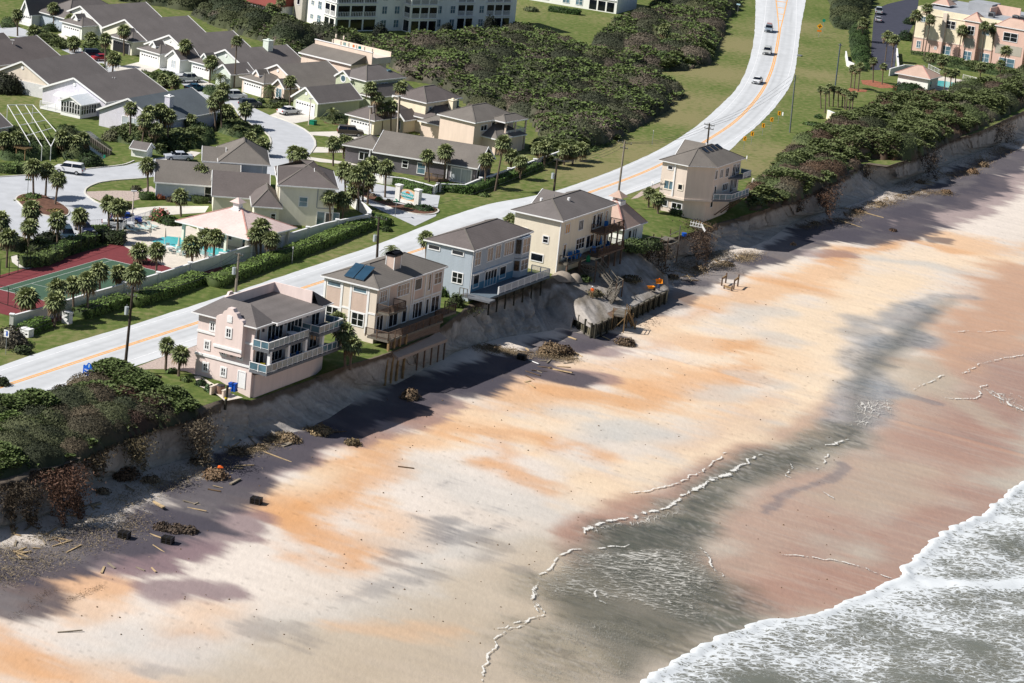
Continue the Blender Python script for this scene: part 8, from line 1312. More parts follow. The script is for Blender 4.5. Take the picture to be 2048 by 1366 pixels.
# people
SKIN = M('skin', sc(176, 122, 94), .6, .04); KHK = M('khaki_cloth', sc(140, 116, 84), .9, .1); JEAN = M('denim_cloth', sc(60, 80, 120), .9, .1); HAT = M('helmet_white', sc(226, 228, 236), .4, .03)
def person(label, px, py, z, yaw, pose, shirt, pants, hat=True, sc_=1.0):
    root = thing('person', label, 'person', tuple(Gt(px, py)), yaw); J, R_, E_ = [], [], []
    def j(p, r, par=None): J.append(p); R_.append(r); i = len(J)-1; (E_.append((par, i)) if par is not None else None); return i
    pel = j((0, 0, .95), .15); ch_ = j((0, .0, 1.25), .16, pel); nk = j((0, .0, 1.48), .075, ch_); hd = j((0, .03, 1.60), .095, nk); j((0, .03, 1.72), .09, hd)
    legs = []; arms = []
    for sg in (-1, 1):
        lf = 0.12*sg if pose == 'walk' else 0.02*sg; hp = j((sg*.11, 0, .88), .11, pel); kn = j((sg*.13, .05+lf, .48), .07, hp); an_ = j((sg*.14, lf*1.4-.03, .08), .045, kn); j((sg*.15, lf*1.4+.12, .04), .04, an_)
        sh = j((sg*.2, 0, 1.4), .075, ch_)
        if pose == 'carry': el = j((sg*.27, .2, 1.38), .05, sh); wr = j((sg*.2, .42, 1.5), .036, el)
        else: el = j((sg*.29, .05, 1.12), .05, sh); wr = j((sg*.22, .28, .98), .036, el)
        hnd = j((J[wr][0], J[wr][1]+.07, J[wr][2]), .034, wr)
        arms.append((J[sh], J[el], J[wr], J[hnd], sg))
    me = bpy.data.meshes.new('body'); me.from_pydata(J, E_, []); b = bpy.data.objects.new('body', me); COL.objects.link(b); b.parent = root; b.modifiers.new('skin', 'SKIN'); sub = b.modifiers.new('sub', 'SUBSURF'); sub.levels = 1; sub.render_levels = 2
    for i, v in enumerate(me.skin_vertices[0].data): v.radius = (R_[i], R_[i]*(0.75 if i in (0, 1) else 1))
    me.skin_vertices[0].data[0].use_root = True; me.materials.append(SKIN)
    for sh, el, wr, hnd, sg in arms:                       # fingers and thumb
        for k in range(4):
            a = Vector(hnd)+Vector(((k-1.5)*.018, .02, 0)); MB().tube(a, a+Vector((0, .045+.006*(k in (1, 2)), -.01)), .009, .008, 6).tube(a+Vector((0, .045, -.01)), a+Vector((0, .06, -.04)), .008, .007, 6).build('finger', SKIN, root)
        a = Vector(hnd)+Vector((-sg*.03, -.02, 0)); MB().tube(a, a+Vector((-sg*.035, .04, -.02)), .010, .008, 6).build('thumb', SKIN, root)
    def cloth(pts, name, mat):
        V, Ed, Rr = [], [], []
        for chain in pts:
            for k, (p, r) in enumerate(chain):
                if p in V: idx = V.index(p)
                else: V.append(p); Rr.append(r); idx = len(V)-1
                if k: Ed.append((prev, idx))
                prev = idx
        m = bpy.data.meshes.new(name); m.from_pydata(V, Ed, []); c = bpy.data.objects.new(name, m); COL.objects.link(c); c.parent = root; c.modifiers.new('skin', 'SKIN'); s2 = c.modifiers.new('sub', 'SUBSURF'); s2.levels = 1; s2.render_levels = 2
        for i, v in enumerate(m.skin_vertices[0].data): v.radius = (Rr[i], Rr[i]*(.8 if i < 2 else 1))
        m.skin_vertices[0].data[0].use_root = True; m.materials.append(mat)
    T = lambda i: J[i]
    cloth([[((0, 0, .98), .175), ((0, 0, 1.26), .185), ((0, 0, 1.43), .11)]]+[[((0, 0, 1.26), .185), (a[0], .095), (tuple((Vector(a[0])+Vector(a[1]))/2), .075)] for a in arms], 'shirt', shirt)
    kns = [(J[i], J[i+1], J[i+2]) for i in range(len(J)) if abs(J[i][2]-.88) < 1e-6]
    cloth([[((0, 0, .97), .165), k[0] and (k[0], .125), (k[1], .09), ((k[2][0], k[2][1], .14), .07)] for k in kns], 'trousers', pants)
    for k in kns: MB().box(k[2][0]-.05, k[2][0]+.05, k[2][1]-.07, k[2][1]+.19, 0, .1).build('boot', DKM, root)
    MB().tube((0, .03, 1.68), (0, .03, 1.77), .125, .115, 12).tube((0, .03, 1.77), (0, .03, 1.82), .115, .05, 12).tube((0, .06, 1.67), (0, .06, 1.69), .16, .16, 12).build('helmet' if hat else 'cap', HAT if hat else ORG, root)
    fc = MB(); 
    for sg in (-1, 1): fc.tube((sg*.035, .118, 1.635), (sg*.035, .126, 1.635), .012, .012, 6)
    fc.build('eye', BLK, root); MB().add([(-.012, .12, 1.6), (.012, .12, 1.6), (0, .145, 1.595), (0, .12, 1.635)], [(0, 1, 2), (1, 3, 2), (3, 0, 2), (0, 3, 1)]).build('nose', SKIN, root); root.scale = (sc_,)*3; return root
person('person in orange shirt and white helmet standing on the grey sand fill', 1183, 596, -1.9, math.radians(160), 'stand', ORG, KHK); person('person in orange top and blue trousers lifting an orange tub by the bulkhead end', 1317, 580, -3.15, math.radians(120), 'carry', ORG, JEAN, False)
def tub(label, loc, tilt, legs=True):
    o = thing('wheelbarrow', label, 'wheelbarrow', tuple(loc), tilt[1]); t = MB(); top = [(-.55, -.38), (.55, -.33), (.55, .33), (-.55, .38)]; bt = [(-.3, -.22), (.28, -.2), (.28, .2), (-.3, .22)]
    t.add([(x, y, .75) for x, y in top]+[(x, y, .4) for x, y in bt]+[(x*.93, y*.9, .74) for x, y in top]+[(x*.93, y*.9, .43) for x, y in bt], [(0, 1, 5, 4), (1, 2, 6, 5), (2, 3, 7, 6), (3, 0, 4, 7), (4, 5, 6, 7), (8, 12, 13, 9), (9, 13, 14, 10), (10, 14, 15, 11), (11, 15, 12, 8), (15, 14, 13, 12), (0, 8, 9, 1), (1, 9, 10, 2), (2, 10, 11, 3), (3, 11, 8, 0)]); t.build('tray', ORP, o)
    for sg in (-1, 1): MB().tube((.6, sg*.1, .2), (-1.1, sg*.3, .6), .025, .025, 6).build('handle', WDY, o); MB().tube((-.3, sg*.25, .42), (-.4, sg*.28, 0), .025, .02, 6).build('leg', DKM, o)
    MB().tube((.65, -.05, .2), (.65, .05, .2), .2, .2, 12).build('wheel', TYR, o); o.rotation_euler = (tilt[0], tilt[2] if len(tilt) > 2 else 0, tilt[1]); return o
tub('orange wheelbarrow standing on the sand behind the bulkhead', Gt(1301,582), (0, math.radians(30))); tub('tilted orange wheelbarrow held up by the second worker', Gt(1313,579)+np.array([0, 0, 1.2]), (math.radians(70), math.radians(20)))
# beach piles
for lb, (a, b), h_ in (('left weathered post frame standing on the beach', ((1443,571),(1451,566)), 1.3), ('right taller post frame standing on the beach', ((1467,579),(1475,573)), 1.6), ('low post frame nearest the water on the beach', ((1448,577),(1463,582)), .55)):
    g0 = Gb(*a); g1 = Gb(*b); o = thing('post_frame', lb, 'post frame', tuple(g0), 0); v = Vector(g1-g0)
    for k, p in enumerate((Vector((0, 0, 0)), v)): MB().tube(p-Vector((0, 0, .3)), p+Vector((0, 0, h_+(.35 if k else 0))), .13, .12, 8).build('post', WDB, o)
    MB().bar(Vector((0, 0, h_-.15)), v+Vector((0, 0, h_-.15)), .15, .3).build('beam', WDY, o)
for lb, p in (('black slatted crate leftmost on the dark sand', (248,1076)), ('black slatted crate beside the long brush clump', (335,1086)), ('black slatted crate on pale sand right of the dark patch', (512,1007)), ('black slatted crate in the shade below the blue house', (1043,719))):
    g = Gb(*p); o = thing('crate', lb, 'crate', tuple(g), math.radians(-15)); 
    for z in (.02, .28, .54): MB().box(-.6, .6, -.45, .45, z, z+.18).build('slat_layer', BLK, o)
    for x in (-.55, 0, .55): MB().box(x-.05, x+.05, -.46, .46, .0, .74).build('runner', DKM, o)
# pool furniture, tennis net, fences
def fence(label, pts, z, h_, mat, n_per=0.35, name='fence', rails=(0.15, 0.95)):
    P_ = [G(*p)[:2] for p in pts]; o0 = P_[0]; o = thing(name, label, 'fence', (*o0, z)); m = MB(); f = MB(); 
    for a, b in zip(P_[:-1], P_[1:]):
        a = Vector((*(a-o0), 0)); b = Vector((*(b-o0), 0)); L_ = (b-a).length
        for r_ in rails: m.bar(a+Vector((0, 0, h_*r_)), b+Vector((0, 0, h_*r_)), .04, .05)
        for k in range(int(L_/2)+1): c = a.lerp(b, min(1, k*2/L_)); c2 = MB().box(c.x-.04, c.x+.04, c.y-.04, c.y+.04, 0, h_).build('post', mat, o)
        if n_per:
            for k in range(int(L_/n_per)): c = a.lerp(b, (k+.5)*n_per/L_); f.box(c.x-.015, c.x+.015, c.y-.015, c.y+.015, 0, h_*.95)
    m.build('rail', mat, o); 
    if f.v: f.build('pickets', mat, o)
    return o
fence('white picket fence curving along the back of the pool deck', [(232,470),(250,456),(275,446),(300,438),(310,430)], 0.03, 1.3, WH, .16); fence('white bicycle rack fence by the navy car', [(156,480),(165,468),(178,456),(205,454)], 0.03, 1.2, WH, .3); fence('white gate fence beside the dark hedge box', [(155,488),(178,486),(192,488)], 0.03, 1.3, WH, .2)
fence('low white fence between pool and perimeter wall', [(398,510),(415,520),(430,524)], 0.03, 1.1, WH, .16); fence('dark chain link fence along the inland side of the tennis court', [(0,556),(60,538),(130,516),(190,496),(252,476)], 0.03, 2.6, M('fence_dark', sc(40, 52, 46), .8), None, rails=(.02, .98)); fence('dark chain link fence at the near end of the tennis court', [(-6,604),(30,616),(68,630)], 0.03, 2.4, bpy.data.materials['fence_dark'], None, rails=(.02, .98)); fence('white fence beside the small right-hand pool', [(1856,138),(1880,150)], 0.03, 1.2, WH, .3); fence('white mesh fence right of the small pool', [(1925,160),(1950,166),(1970,173)], 0.03, 1.3, WH, .3)
a = cp(Lc/2, -0.9); b = cp(Lc/2, 11.9); o = thing('tennis_net', 'tennis net with white band across the green court', 'net', (*a, 0.02)); bv = Vector((b[0]-a[0], b[1]-a[1], 0)); MB().bar(Vector((0, 0, 1.0)), bv+Vector((0, 0, 1.0)), .03, .16).build('band', WH, o); m = MB(); 
for k in range(40): c = bv*(k/40); m.box(c.x-.008, c.x+.008, c.y-.008, c.y+.008, .02, .95)
for z in np.arange(.1, .95, .15): m.bar(Vector((0, 0, z)), bv+Vector((0, 0, z)), .008, .012)
m.build('mesh', BLK, o); [MB().tube(c, c+Vector((0, 0, 1.1)), .05, .05, 8).build('post', DKM, o) for c in (Vector((0, 0, 0)), bv)]
AQ = M('pale_aqua_sling', sc(206, 232, 228), .7, .05)
def lounger(i, px, py, ang):
    o = thing('sun_lounger', ('leftmost','second','third','fourth','rightmost')[i]+' pale sun lounger on the pool deck by the white fence', 'sun lounger', tuple(G(px, py, .03)), math.radians(ang), 'sun loungers on the pool deck'); MB().box(-.3, .3, -.9, .4, .3, .36).build('seat', AQ, o); MB().add([(-.3, .4, .33), (.3, .4, .33), (.3, .95, .75), (-.3, .95, .75), (-.3, .4, .28), (.3, .4, .28), (.3, .95, .7), (-.3, .95, .7)], [(0, 1, 2, 3), (7, 6, 5, 4), (0, 4, 5, 1), (1, 5, 6, 2), (2, 6, 7, 3), (3, 7, 4, 0)]).build('backrest', AQ, o)
    for x in (-.27, .27):
        for y in (-.8, .35): MB().tube((x, y, 0), (x, y, .32), .03, .03, 6).build('leg', WH, o)
for i, p in enumerate(((262,463,70),(274,461,70),(286,460,70),(297,458,70),(305,455,60))): lounger(i, *p)
def pchair(lb, px, py, z, ang, mat, grp): 
    o = thing('patio_chair', lb, 'chair', tuple(G(px, py, z)), math.radians(ang), grp); MB().box(-.28, .28, -.25, .25, .4, .46).build('seat', mat, o); MB().box(-.28, .28, .22, .28, .46, 1.0).build('backrest', mat, o)
    for x in (-.25, .25):
        for y in (-.22, .22): MB().tube((x, y, 0), (x, y, .4), .025, .025, 6).build('leg', mat, o)
NM8 = ('leftmost', 'second', 'third', 'fourth', 'fifth', 'sixth', 'seventh', 'rightmost')
for i, (x, y, a) in enumerate(((328,505,20),(334,498,200),(341,507,100),(349,503,300),(356,510,10),(362,506,190),(369,514,80),(376,512,280))): pchair(NM8[i]+' aqua patio chair on the deck between pool and tennis court', x, y, .03, a, AQ, 'aqua chairs beside the pool')
for lb, x, y, z in (('white round table among the aqua chairs, left', 338,503,.03), ('white round table among the aqua chairs, right', 364,511,.03)): o = thing('patio_table', lb, 'table', tuple(G(x, y, z))); MB().tube((0, 0, .68), (0, 0, .74), .55, .55, 16).build('table_top', WH, o); MB().tube((0, 0, 0), (0, 0, .68), .05, .05, 8).build('leg', WH, o)
for lb, x, y in (('closed beige umbrella by the far pool corner', 300,480), ('closed beige umbrella at the pool edge', 329,489), ('closed beige umbrella among the aqua chairs', 356,507)): o = thing('umbrella', lb, 'umbrella', tuple(G(x, y, .03))); MB().tube((0, 0, 0), (0, 0, 2.5), .03, .03, 6).build('pole', WH, o); MB().tube((0, 0, 1.1), (0, 0, 2.45), .2, .05, 8).build('canopy', W_BEI, o)
BCH = M('blue_chair_plastic', sc(10, 110, 190), .5, .05); yr = YH.root
for i, (u, v) in enumerate(((0.7, 2.6), (0.6, 3.5), (0.8, 4.4), (0.7, 5.4), (1.0, 9.6), (1.5, 12.0), (1.1, 14.0))):
    p = YH.o+YH.ex*(7.6+u)+YH.ey*v; o = thing('deck_chair', NM8[i]+' bright blue chair on the lower deck of the yellow house', 'chair', (p[0], p[1], 1.9), i*0.9, 'blue chairs on the yellow house decks'); MB().box(-.3, .3, -.25, .25, .35, .42).build('seat', BCH, o); MB().box(-.3, .3, .2, .28, .42, 1.1).build('backrest', BCH, o); [MB().box(x-.04, x+.04, -.25, .25, .0, .6).build('armrest', BCH, o) for x in (-.34, .34)]
for i, (u, v) in enumerate(((0.9, 13.4), (1.5, 15.4))):
    p = YH.o+YH.ex*(7.6+u)+YH.ey*v; o = thing('deck_chair', ('left', 'right')[i]+' blue chair on the upper balcony of the yellow house', 'chair', (p[0], p[1], 5.0), i*1.7, 'blue chairs on the upper balcony'); MB().box(-.3, .3, -.25, .25, .35, .42).build('seat', BCH, o); MB().box(-.3, .3, .2, .28, .42, 1.1).build('backrest', BCH, o)
p = YH.o+YH.ex*8.7+YH.ey*11.8; o = thing('umbrella', 'folded blue umbrella on the lower deck of the yellow house', 'umbrella', (p[0], p[1], 1.9)); MB().tube((0, 0, 0), (0, 0, 2.3), .03, .03, 6).build('pole', WH, o); MB().tube((0, 0, 1.0), (0, 0, 2.2), .25, .05, 8).build('canopy', BCH, o)
# pink house yard
g = G(441,787,0); o = thing('air_conditioner', 'round-topped air conditioning unit beside the pink house door', 'air conditioner', tuple(g), math.radians(-27)); MB().tube((0, 0, 0), (0, 0, 1.0), .5, .5, 12).build('casing', M('ac_brown', sc(150, 120, 104), .7, .2, 8, stretch=(1, 1, 6)), o); MB().tube((0, 0, 1.0), (0, 0, 1.08), .52, .46, 12).build('fan_guard', DKM, o)
for lb, p in (('low peach wall piece left of the air conditioner', (428,785)), ('low peach wall piece right of the air conditioner', (452,793))): o = thing('low_wall', lb, 'wall', tuple(G(*p)), math.radians(63)); MB().box(-.75, .75, -.12, .12, -.1, .85).build('panel', W_PCH, o); MB().box(-.8, .8, -.17, .17, .85, .93).build('coping', W_BEI, o)
for i, p in enumerate(((462,782), (468,783))): o = thing('wheelie_bin', ('left', 'right')[i]+' bright blue wheeled bin beside the pink house door', 'bin', tuple(G(*p)), math.radians(-20), 'blue bins by the pink house'); MB().box(-.27, .27, -.3, .3, .05, .95).build('body', BLUEP, o); MB().box(-.3, .3, -.34, .34, .95, 1.04).build('lid', BLUEP, o); [MB().tube((x, .28, .12), (x+.05, .28, .12), .12, .12, 10).build('wheel', TYR, o) for x in (-.3, .25)]
o = MB().tube((0, 0, -1), (0.12, 0, 2.0), .17, .15, 8).build('wooden_post', WDD); o.location = G(451,803,0); tag(o, 'leaning dark wooden post with yellow tape at the bluff edge', 'post'); t = MB().tube((0.04, 0, .35), (0.05, 0, .55), .19, .19, 8).build('tape', YLP, o)
PKA = math.radians(TH0); pex = np.array([math.cos(PKA), math.sin(PKA)]); pey = np.array([-pex[1], pex[0]]); PK0 = G(513.2, 656.5, 7.8)[:2]-pex*8.7+pey*0.6
for lb, u, v, z_, mt in (('dark chair on the upper balcony of the pink house, near end', 9.2, 1.4, 5.3, JEAN), ('second dark chair on the upper balcony of the pink house', 9.3, 2.6, 5.3, JEAN), ('yellow chair on the lower deck corner of the pink house', 9.4, 0.2, 2.55, YLP), ('blue chair on the lower deck of the pink house', 9.3, 6.2, 2.55, BCH), ('second blue chair on the lower deck of the pink house', 9.4, 7.4, 2.55, BCH)):
    p = PK0+pex*u+pey*v; o = thing('deck_chair', lb, 'chair', (p[0], p[1], z_), u+v); MB().box(-.28, .28, -.25, .25, .38, .44).build('seat', mt, o); MB().box(-.28, .28, .2, .27, .44, 1.0).build('backrest', mt, o); [MB().box(x-.03, x+.03, -.22, .22, .0, .38).build('leg', mt, o) for x in (-.24, .24)]
p = PK0+pex*9.3+pey*6.4; o = thing('patio_table', 'round white table on the upper balcony of the pink house', 'table', (p[0], p[1], 5.3)); MB().tube((0, 0, .68), (0, 0, .74), .7, .7, 16).build('table_top', WH, o); MB().tube((0, 0, 0), (0, 0, .68), .05, .05, 8).build('leg', WH, o)
for i in range(4):
    T_ = TERR; p = T_.o+T_.ex*(5.5+i*1.3)+T_.ey*7.0; o = thing('deck_chair', ('leftmost', 'second', 'third', 'rightmost')[i]+' colourful chair on the roof terrace of the peach house', 'chair', (p[0], p[1], 7.0), i*1.1, 'chairs on the roof terrace'); mt = (AQ, TEAL, ORS, TEAL)[i]; MB().box(-.3, .3, -.25, .25, .4, .48).build('seat', mt, o); MB().box(-.3, .3, .2, .28, .48, 1.25).build('backrest', mt, o)
# screened pool cage, pergola, pond bulkhead
cg = thing('pool_cage', 'white framed screen cage over the pool at the left edge', 'pool cage', tuple(G(30,292,0)), 0); c0 = G(30,292,0); Q = lambda x, y, z: Vector(G(x, y, z)-c0)
ridge = [Q(15,210,3.2), Q(32,210,3.2), Q(50,210,3.2), Q(66,210,3.2)]; foot = [Q(60,286,2.4), Q(84,293,2.4), Q(102,293,2.4), Q(115,266,2.4)]
for a, b in zip(ridge, foot): MB().bar(a, b, .08, .1).build('beam', WH, cg)
MB().bar(Q(15,210,3.2), Q(66,210,3.2), .12, .12).build('beam', WH, cg)
for t in (.27, .55, .82): MB().bar(ridge[0].lerp(foot[0], t), ridge[3].lerp(foot[3], t), .08, .1).build('purlin', WH, cg)
MB().bar(foot[2], foot[3], .1, .12).build('beam', WH, cg)
for a in foot+[ridge[0], ridge[3]]: MB().box(a.x-.05, a.x+.05, a.y-.05, a.y+.05, 0, a.z).build('post', WH, cg)
pg = thing('pergola', 'small pale timber pergola beneath the palms at the left edge', 'pergola', tuple(G(32,318,0)), math.radians(-25))
for x in (0, 1.7):
    for y in (0, 1.2): MB().box(x-.06, x+.06, y-.06, y+.06, 0, 1.9).build('post', WDY, pg)
for k in range(7): MB().box(-.2+k*.34, -.1+k*.34, -.4, 1.6, 1.92, 2.04).build('slat', WDY, pg)
MB().box(-.3, 2, -.05, .05, 1.8, 1.92).box(-.3, 2, 1.15, 1.25, 1.8, 1.92).build('rafter', WDY, pg)
pbk = thing('pond_bulkhead', 'green weathered timber bulkhead along the pond bank', 'bulkhead', tuple(G(178,280,0)), 0); c0 = G(178,280,0); a = Q(178,280,0); b = Q(222,310,0)
MB().bar(a+Vector((0, 0, .3)), b+Vector((0, 0, .3)), .1, .7).build('planking', WDD, pbk); MB().bar(a+Vector((0, 0, .7)), b+Vector((0, 0, .7)), .35, .08).build('cap_board', WDG, pbk)
for k in range(13): c = a.lerp(b, k/12)+Vector((-.2, -.15, 0)); MB().tube(c, c+Vector((0, 0, .8)), .11, .1, 8).build('post', WDG, pbk)
# broken deck beside the pavilion, fallen lattice, blue bucket
bdk = thing('broken_deck', 'collapsed grey wooden deck hanging over the bluff below the pavilion', 'deck', tuple(G(1330,480,0)), 0); c0 = G(1330,480,0)
q = platform(bdk, [(1306,484),(1335,491),(1356,483),(1328,476)], -.35); platform(bdk, [(1318,478),(1338,481),(1350,476),(1330,472)], .1)
for x, y in ((1306,484), (1322,487), (1335,492), (1358,480), (1340,474)): v = Q(x, y, -.3); MB().box(v.x-.08, v.x+.08, v.y-.08, v.y+.08, v.z-3.6, v.z+1.3).build('pile', WDB, bdk)
for (x0, y0), (x1, y1) in (((1290,478),(1306,473)), ((1306,473),(1322,476)), ((1322,476),(1335,482)), ((1340,470),(1357,462)), ((1340,478),(1357,481))): MB().bar(Q(x0, y0, .8), Q(x1, y1, .8), .1, .08).build('handrail', WDG, bdk); MB().bar(Q(x0, y0, .3), Q(x1, y1, .3), .06, .1).build('handrail', WDG, bdk)
v = Q(1357,484,-.2); MB().box(v.x-.08, v.x+.08, v.y-.08, v.y+.08, -.5, 2.4).build('post', WDG, bdk)
lt = thing('broken_lattice', 'broken white lattice and railing pieces at the foot of the sand coloured house', 'lattice', tuple(G(1395,455,0)), math.radians(-20)); lt.scale = (.75, .75, .75)
for k in range(9): MB().bar((-1.6+k*.3, 0, 0), (-1.5+k*.3+(.25 if k % 2 else -.1), .1, 1.3), .05, .1).build('slat', WH, lt)
for z in (.2, .9): MB().bar((-1.8, .05, z), (1.2, .05, z-.1), .06, .1).build('rail', WH, lt)
MB().bar((.6, .3, .8), (2.0, -.6, -.4), .1, .5).build('panel', LAT, lt); MB().bar((.2, -.4, -.1), (5.2, .6, -1.2), .08, .12).build('beam', WDG, lt); MB().bar((-.6, .4, 1.4), (3.2, .8, .4), .08, .14).build('beam', WDY, lt)
o = MB().tube((0, 0, 0), (0, 0, .5), .35, .42, 12).build('bucket', BLUEP); o.location = G(1368,472,0); tag(o, 'blue bucket lying on the dry brush at the bluff edge', 'bucket')
for lb, p in (('large smooth grey sand pile against the yellow house corner', (1125,556)), ('smaller grey sand pile beside the stairs', (1150,560))): 
    k = 14; m = MB(); R_ = 1.5 if 'large' in lb else 1.0; vs = [(R_*s*math.cos(2*math.pi*i/k)*(1+.1*math.sin(3*i)), R_*s*math.sin(2*math.pi*i/k), h_) for s, h_ in ((1.15, -.2), (1, .25), (.7, .7), (.35, .95)) for i in range(k)]+[(0, 0, 1.02)]; m.add(vs, [(j*k+i, j*k+(i+1) % k, (j+1)*k+(i+1) % k, (j+1)*k+i) for j in range(3) for i in range(k)]+[(3*k+i, 3*k+(i+1) % k, 4*k) for i in range(k)]); o = m.build('sand_pile', M('fill_sand', sc(170, 158, 144), .95, .1, 2), None, True); o.location = Gt(*p); tag(o, lb, 'sand pile')
# ================================================================ DEBRIS ON THE BEACH
PLK = [M('driftwood_pale', sc(206, 180, 140), .9, .15, 2), M('driftwood_grey', sc(158, 146, 128), .9, .15, 2), M('driftwood_brown', sc(120, 98, 76), .9, .2, 2)]
rng = np.random.default_rng(99)
def plank(px, py, ang, L_, w_, mat, lb, grp=None, h_=0.08, z=0.1, name='broken_plank', cat='plank'):
    g = Gb(px, py); o = MB().box(-L_/2, L_/2, -w_/2, w_/2, 0, h_).build(name, mat); o.location = g+np.array([0, 0, z-.06]); o.rotation_euler = (rng.normal(0, .12), rng.normal(0, .07), ang); tag(o, lb, cat, grp)
zones = [([(30,1060),(120,1040),(200,1000),(280,965),(120,1080),(40,1110)], 34, 'left debris field'), ([(440,880),(500,880),(560,885),(480,905)], 12, 'sand below the left gully'), ([(960,690),(1020,700),(1080,715),(1130,725)], 16, 'debris below the blue house'), ([(1330,550),(1380,540),(1440,520),(1480,510),(1380,560)], 26, 'debris below the broken deck'), ([(1610,450),(1690,425),(1760,400),(1850,370),(1930,335),(2000,300),(1720,420)], 40, 'wrack line along the right bluff'), ([(60,1140),(200,1150),(300,1140),(380,1010),(430,980),(520,900)], 16, 'dark mineral sand at left'), ([(1070,740),(1130,740),(1060,760),(1160,700)], 10, 'dark sand below the blue house')]
for pts, n, nm in zones:
    for i in range(n):
        a, b = pts[rng.integers(0, len(pts))], pts[rng.integers(0, len(pts))]; t = rng.random(); x = a[0]+(b[0]-a[0])*t*.35+rng.normal(0, 7); y = a[1]+(b[1]-a[1])*t*.35+rng.normal(0, 5)
        plank(x, y, rng.uniform(0, 3.14), rng.uniform(.7, 2.8), rng.uniform(.1, .24), PLK[rng.choice(3, p=[.55, .3, .15])], 'weathered broken plank lying in the '+nm, 'broken planks in the '+nm)
for lb, x, y, a, L_, w_, mt in (('long pale board pointing at the gully on dark sand', 315,1010,-1.0,3.4,.35,0), ('short grey post lying on the dark sand edge', 470,965,1.2,2.2,.35,1), ('white board on the dark sand below the blue house', 1068,725,-.9,2.2,.22,None), ('long pale boards lying at the end of the dark sand', 1118,742,-.55,4.2,.35,0), ('long pale plank on dark sand at right', 1712,452,-.45,6.2,.22,0), ('long thin plank above the right dark sand', 1744,430,-.5,4.5,.2,0), ('pale beam in the left debris pile', 80,1022,.9,3.2,.4,0), ('thick pale timber at the left bluff toe', 95,1010,.6,3.4,.45,0), ('dark beam lying beside the wrack clump', 670,865,.75,3.4,.3,2), ('short thick beam at the pile of sticks', 575,890,.9,1.8,.45,1), ('thin pale pole on the dark sand', 555,915,-.5,4.0,.12,0), ('lone stick on pale sand at lower left', 140,1264,.4,2.4,.14,1), ('small driftwood stick on the open pale sand', 812,936,.0,1.9,.18,2), ('long grey log at the top right beach', 2020,300,.5,6.0,.3,1), ('pale log on the right wrack line', 1900,300,.3,7.5,.45,0), ('large pale board at the top of the sand slide', 518,862,.05,3.6,.3,0), ('white pipe lying in the shade below the pink house', 640,832,.9,1.6,.16,None), ('green stick below the shaded crate', 1085,735,-.2,2.6,.14,2), ('pale plank crossing the brush pile below the blue house', 1120,706,-.9,3.6,.25,0), ('pale plank ahead of the bulkhead', 1143,677,-.7,1.8,.25,0), ('pale plank before the landing posts', 1212,677,-.8,1.4,.2,0)):
    plank(x, y, a, L_, w_, WH if mt is None else PLK[mt], lb, None, .16 if w_ > .3 else .09, name='timber', cat='timber')
# straw and wrack
def wrack(pts, wid, n, col_, leaf=.15, zup=.25, seed=1):
    col_ = tuple(c*.86 for c in col_); n = int(n*1.5)
    r_ = np.random.default_rng(seed); P = resample(np.array([Gb(*p)[:2] for p in pts]), 0.5); i = r_.integers(0, len(P), n); c = vn(i/4.0, i*0, seed); k = r_.random(n) < c*1.6-.2; i = i[k]; n = len(i)
    q = P[i]+r_.normal(0, wid, (n, 2))*np.array([1.0, 1.0]); z = beachz(q[:, 0], q[:, 1])+np.abs(r_.normal(0, zup, n))*.6+.03; cc = vc(col_)*r_.uniform(.55, 1.3, (n, 1))
    nn_ = r_.normal(size=(n, 3))*.6; nn_[:, 2] += 1; V, F, Cc = leaf_quads(np.c_[q, z], nn_, leaf*r_.uniform(.5, 1.8, n), cc, .12, r_); o = np_mesh('wrack', V, F, leaf_m, Cc); o['kind'] = 'stuff'
wrack([(-20,1110),(60,1085),(140,1060),(210,1030),(270,985),(330,965),(400,935),(440,925)], 1.3, 9000, (196, 176, 138), seed=1); wrack([(-20,1160),(60,1130),(140,1100),(200,1075),(280,1040)], 1.6, 6000, (176, 156, 122), seed=2); wrack([(440,920),(480,905),(530,895),(560,870),(575,880)], .8, 5000, (170, 148, 110), seed=3)
wrack([(620,860),(660,862)], .5, 1500, (176, 156, 118), seed=4); wrack([(955,695),(1000,702),(1050,712),(1100,712),(1140,718)], .9, 6000, (178, 154, 116), seed=5); wrack([(1330,560),(1370,548),(1410,540),(1450,528),(1480,522),(1510,505)], 1.0, 9000, (190, 164, 122), seed=6); wrack([(1345,540),(1400,520),(1450,505)], 1.2, 5000, (186, 170, 142), seed=7)
wrack([(1600,455),(1650,448),(1690,438),(1710,425),(1740,412),(1780,405),(1800,395),(1850,385),(1895,388)], 1.1, 11000, (168, 142, 104), seed=8); wrack([(1790,372),(1850,360),(1900,350),(1935,345),(1960,325),(2000,300),(2040,285)], 1.2, 10000, (176, 150, 112), seed=9); wrack([(1180,640),(1260,660),(1320,640)], 1.0, 300, (120, 100, 80), seed=10); wrack([(60,1230),(130,1205),(200,1175)], .3, 500, (120, 92, 66), .1, seed=11); wrack([(100,1180),(30,1235)], .4, 300, (120, 92, 66), .1, seed=12)
wrack([(1600,440),(1700,415),(1800,380),(1900,335),(2000,295)], 1.6, 4000, (214, 200, 176), .16, seed=13)
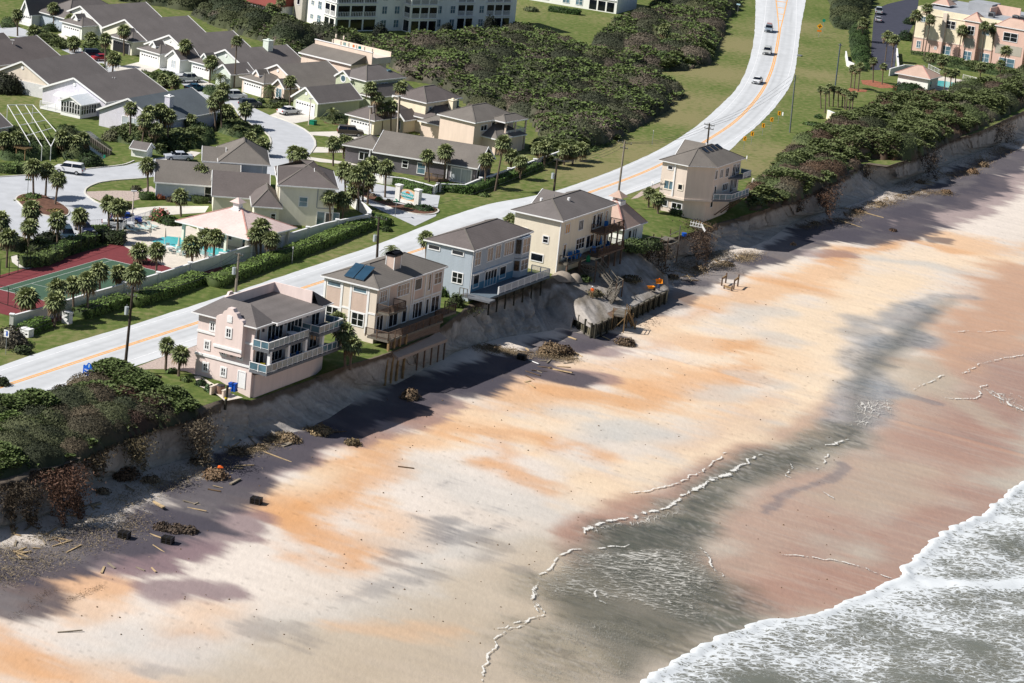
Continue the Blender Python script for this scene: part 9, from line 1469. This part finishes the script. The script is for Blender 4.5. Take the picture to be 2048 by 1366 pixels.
for lb, x, y, r, h_, c in (('brown brush clump with orange scrap at left', 430,955,1.5,1.0,(150,120,88)), ('long dark brush roll lying beside the crates', 352,1062,1.2,.8,(98,82,68)), ('right part of the long dark brush roll', 378,1064,1.0,.7,(104,88,72)), ('left part of the long dark brush roll', 325,1058,1.0,.8,(92,76,62)), ('small grassy clump alone on pale sand', 705,888,1.2,.7,(116,98,66)), ('dark brown brush clump by the bulkhead', 1250,688,1.6,1.0,(112,92,70)), ('big brush pile below the blue house deck', 1106,706,2.4,1.5,(140,116,84)), ('dark end of the brush pile', 1132,708,1.4,1.2,(96,76,56)), ('shrubby clump at the edge of the pink house shadow', 820,797,1.3,1.3,(128,106,80)), ('straw heap at the pink house shadow edge', 638,866,1.7,.9,(160,136,96)), ('straw heap right of the sand slide', 580,880,1.4,.9,(150,126,92)), ('wrack heap left of the sand slide', 478,905,1.4,.6,(136,116,88)), ('tangled stump with roots at the left bluff toe', 248,955,1.7,1.3,(112,88,68)), ('brown clump on the right wrack line, nearest', 1715,424,1.1,.7,(140,112,80)), ('brown clump at the tip of the wrack spit', 1893,386,1.1,.8,(146,116,82)), ('brown clump at the farther wrack spit', 1945,346,1.2,.9,(150,118,84)), ('brown clump near the top of the wrack line', 1966,332,1.2,.8,(140,116,84)), ('small dark clump on the right dark sand', 1786,462,.7,.5,(110,84,66)), ('brush heap beside the broken deck', 1362,508,1.8,1.6,(112,90,70)), ('rounded tan rock on the sand below the last house', 1586,490,.6,.5,(190,150,110))):
    bushz = Gb(x, y); b = bush(lb, x, y, r, h_, c, 120, .13, 'brush_clump' if 'rock' not in lb else 'sand_rock', 'brush clump' if 'rock' not in lb else 'rock', lump=.6); b.location = Vector(bushz-G(x, y))
o = MB().add([(-.35, -.2, 0), (.35, -.1, .05), (.2, .25, .15), (-.3, .2, .2), (0, 0, .3)], [(0, 1, 4), (1, 2, 4), (2, 3, 4), (3, 0, 4), (3, 2, 1, 0)]).build('orange_scrap', ORG); o.location = Gb(440,950)+np.array([0, 0, .85]); tag(o, 'orange plastic scrap on the brown brush clump', 'scrap')
for i, (x, y, r, h_) in enumerate(((150,1010,1.2,.5),(205,985,1.0,.5),(300,962,1.3,.6),(395,925,1.2,.5),(520,896,.9,.5),(985,698,1.2,.5),(1345,556,1.3,.6),(1400,540,1.4,.7),(1455,530,1.2,.6),(1630,448,1.0,.5),(1760,408,1.2,.5),(1840,366,1.3,.6))):
    b = bush(('low tangle of sticks','matted straw heap','flattened reed heap')[i % 3]+' '+('at the foot of the left dune','in the left debris line','under the left bluff','by the sand slide foot','right of the sand slide foot','left of the big brush pile','nearest the workers','below the broken deck pile','at the right of the broken deck debris','left end of the right wrack line','middle of the right wrack line','far part of the right wrack line')[i], x, y, r, h_, (150,128,98), 110, .12, 'debris_heap', 'debris heap', lump=.7); b.location = Vector(Gb(x, y)-G(x, y))
# small pebbles and specks over the open sand
P_ = rng.uniform([150, 600], [1700, 1300], (420, 2)); V = []; F = []
for x, y in P_:
    g = Gb(x, y); s = rng.uniform(.04, .13); k = len(V); V += [g+[-s, 0, 0], g+[0, -s, 0], g+[s, 0, 0], g+[0, s, 0], g+[0, 0, s]]; F += [(k, k+1, k+4, k+4), (k+1, k+2, k+4, k+4), (k+2, k+3, k+4, k+4), (k+3, k, k+4, k+4)]
o = MB(); o.v = [tuple(map(float, v)) for v in V]; o.f = [f[:3] for f in F]; o = o.build('beach_pebbles', PLK[2]); o['kind'] = 'stuff'
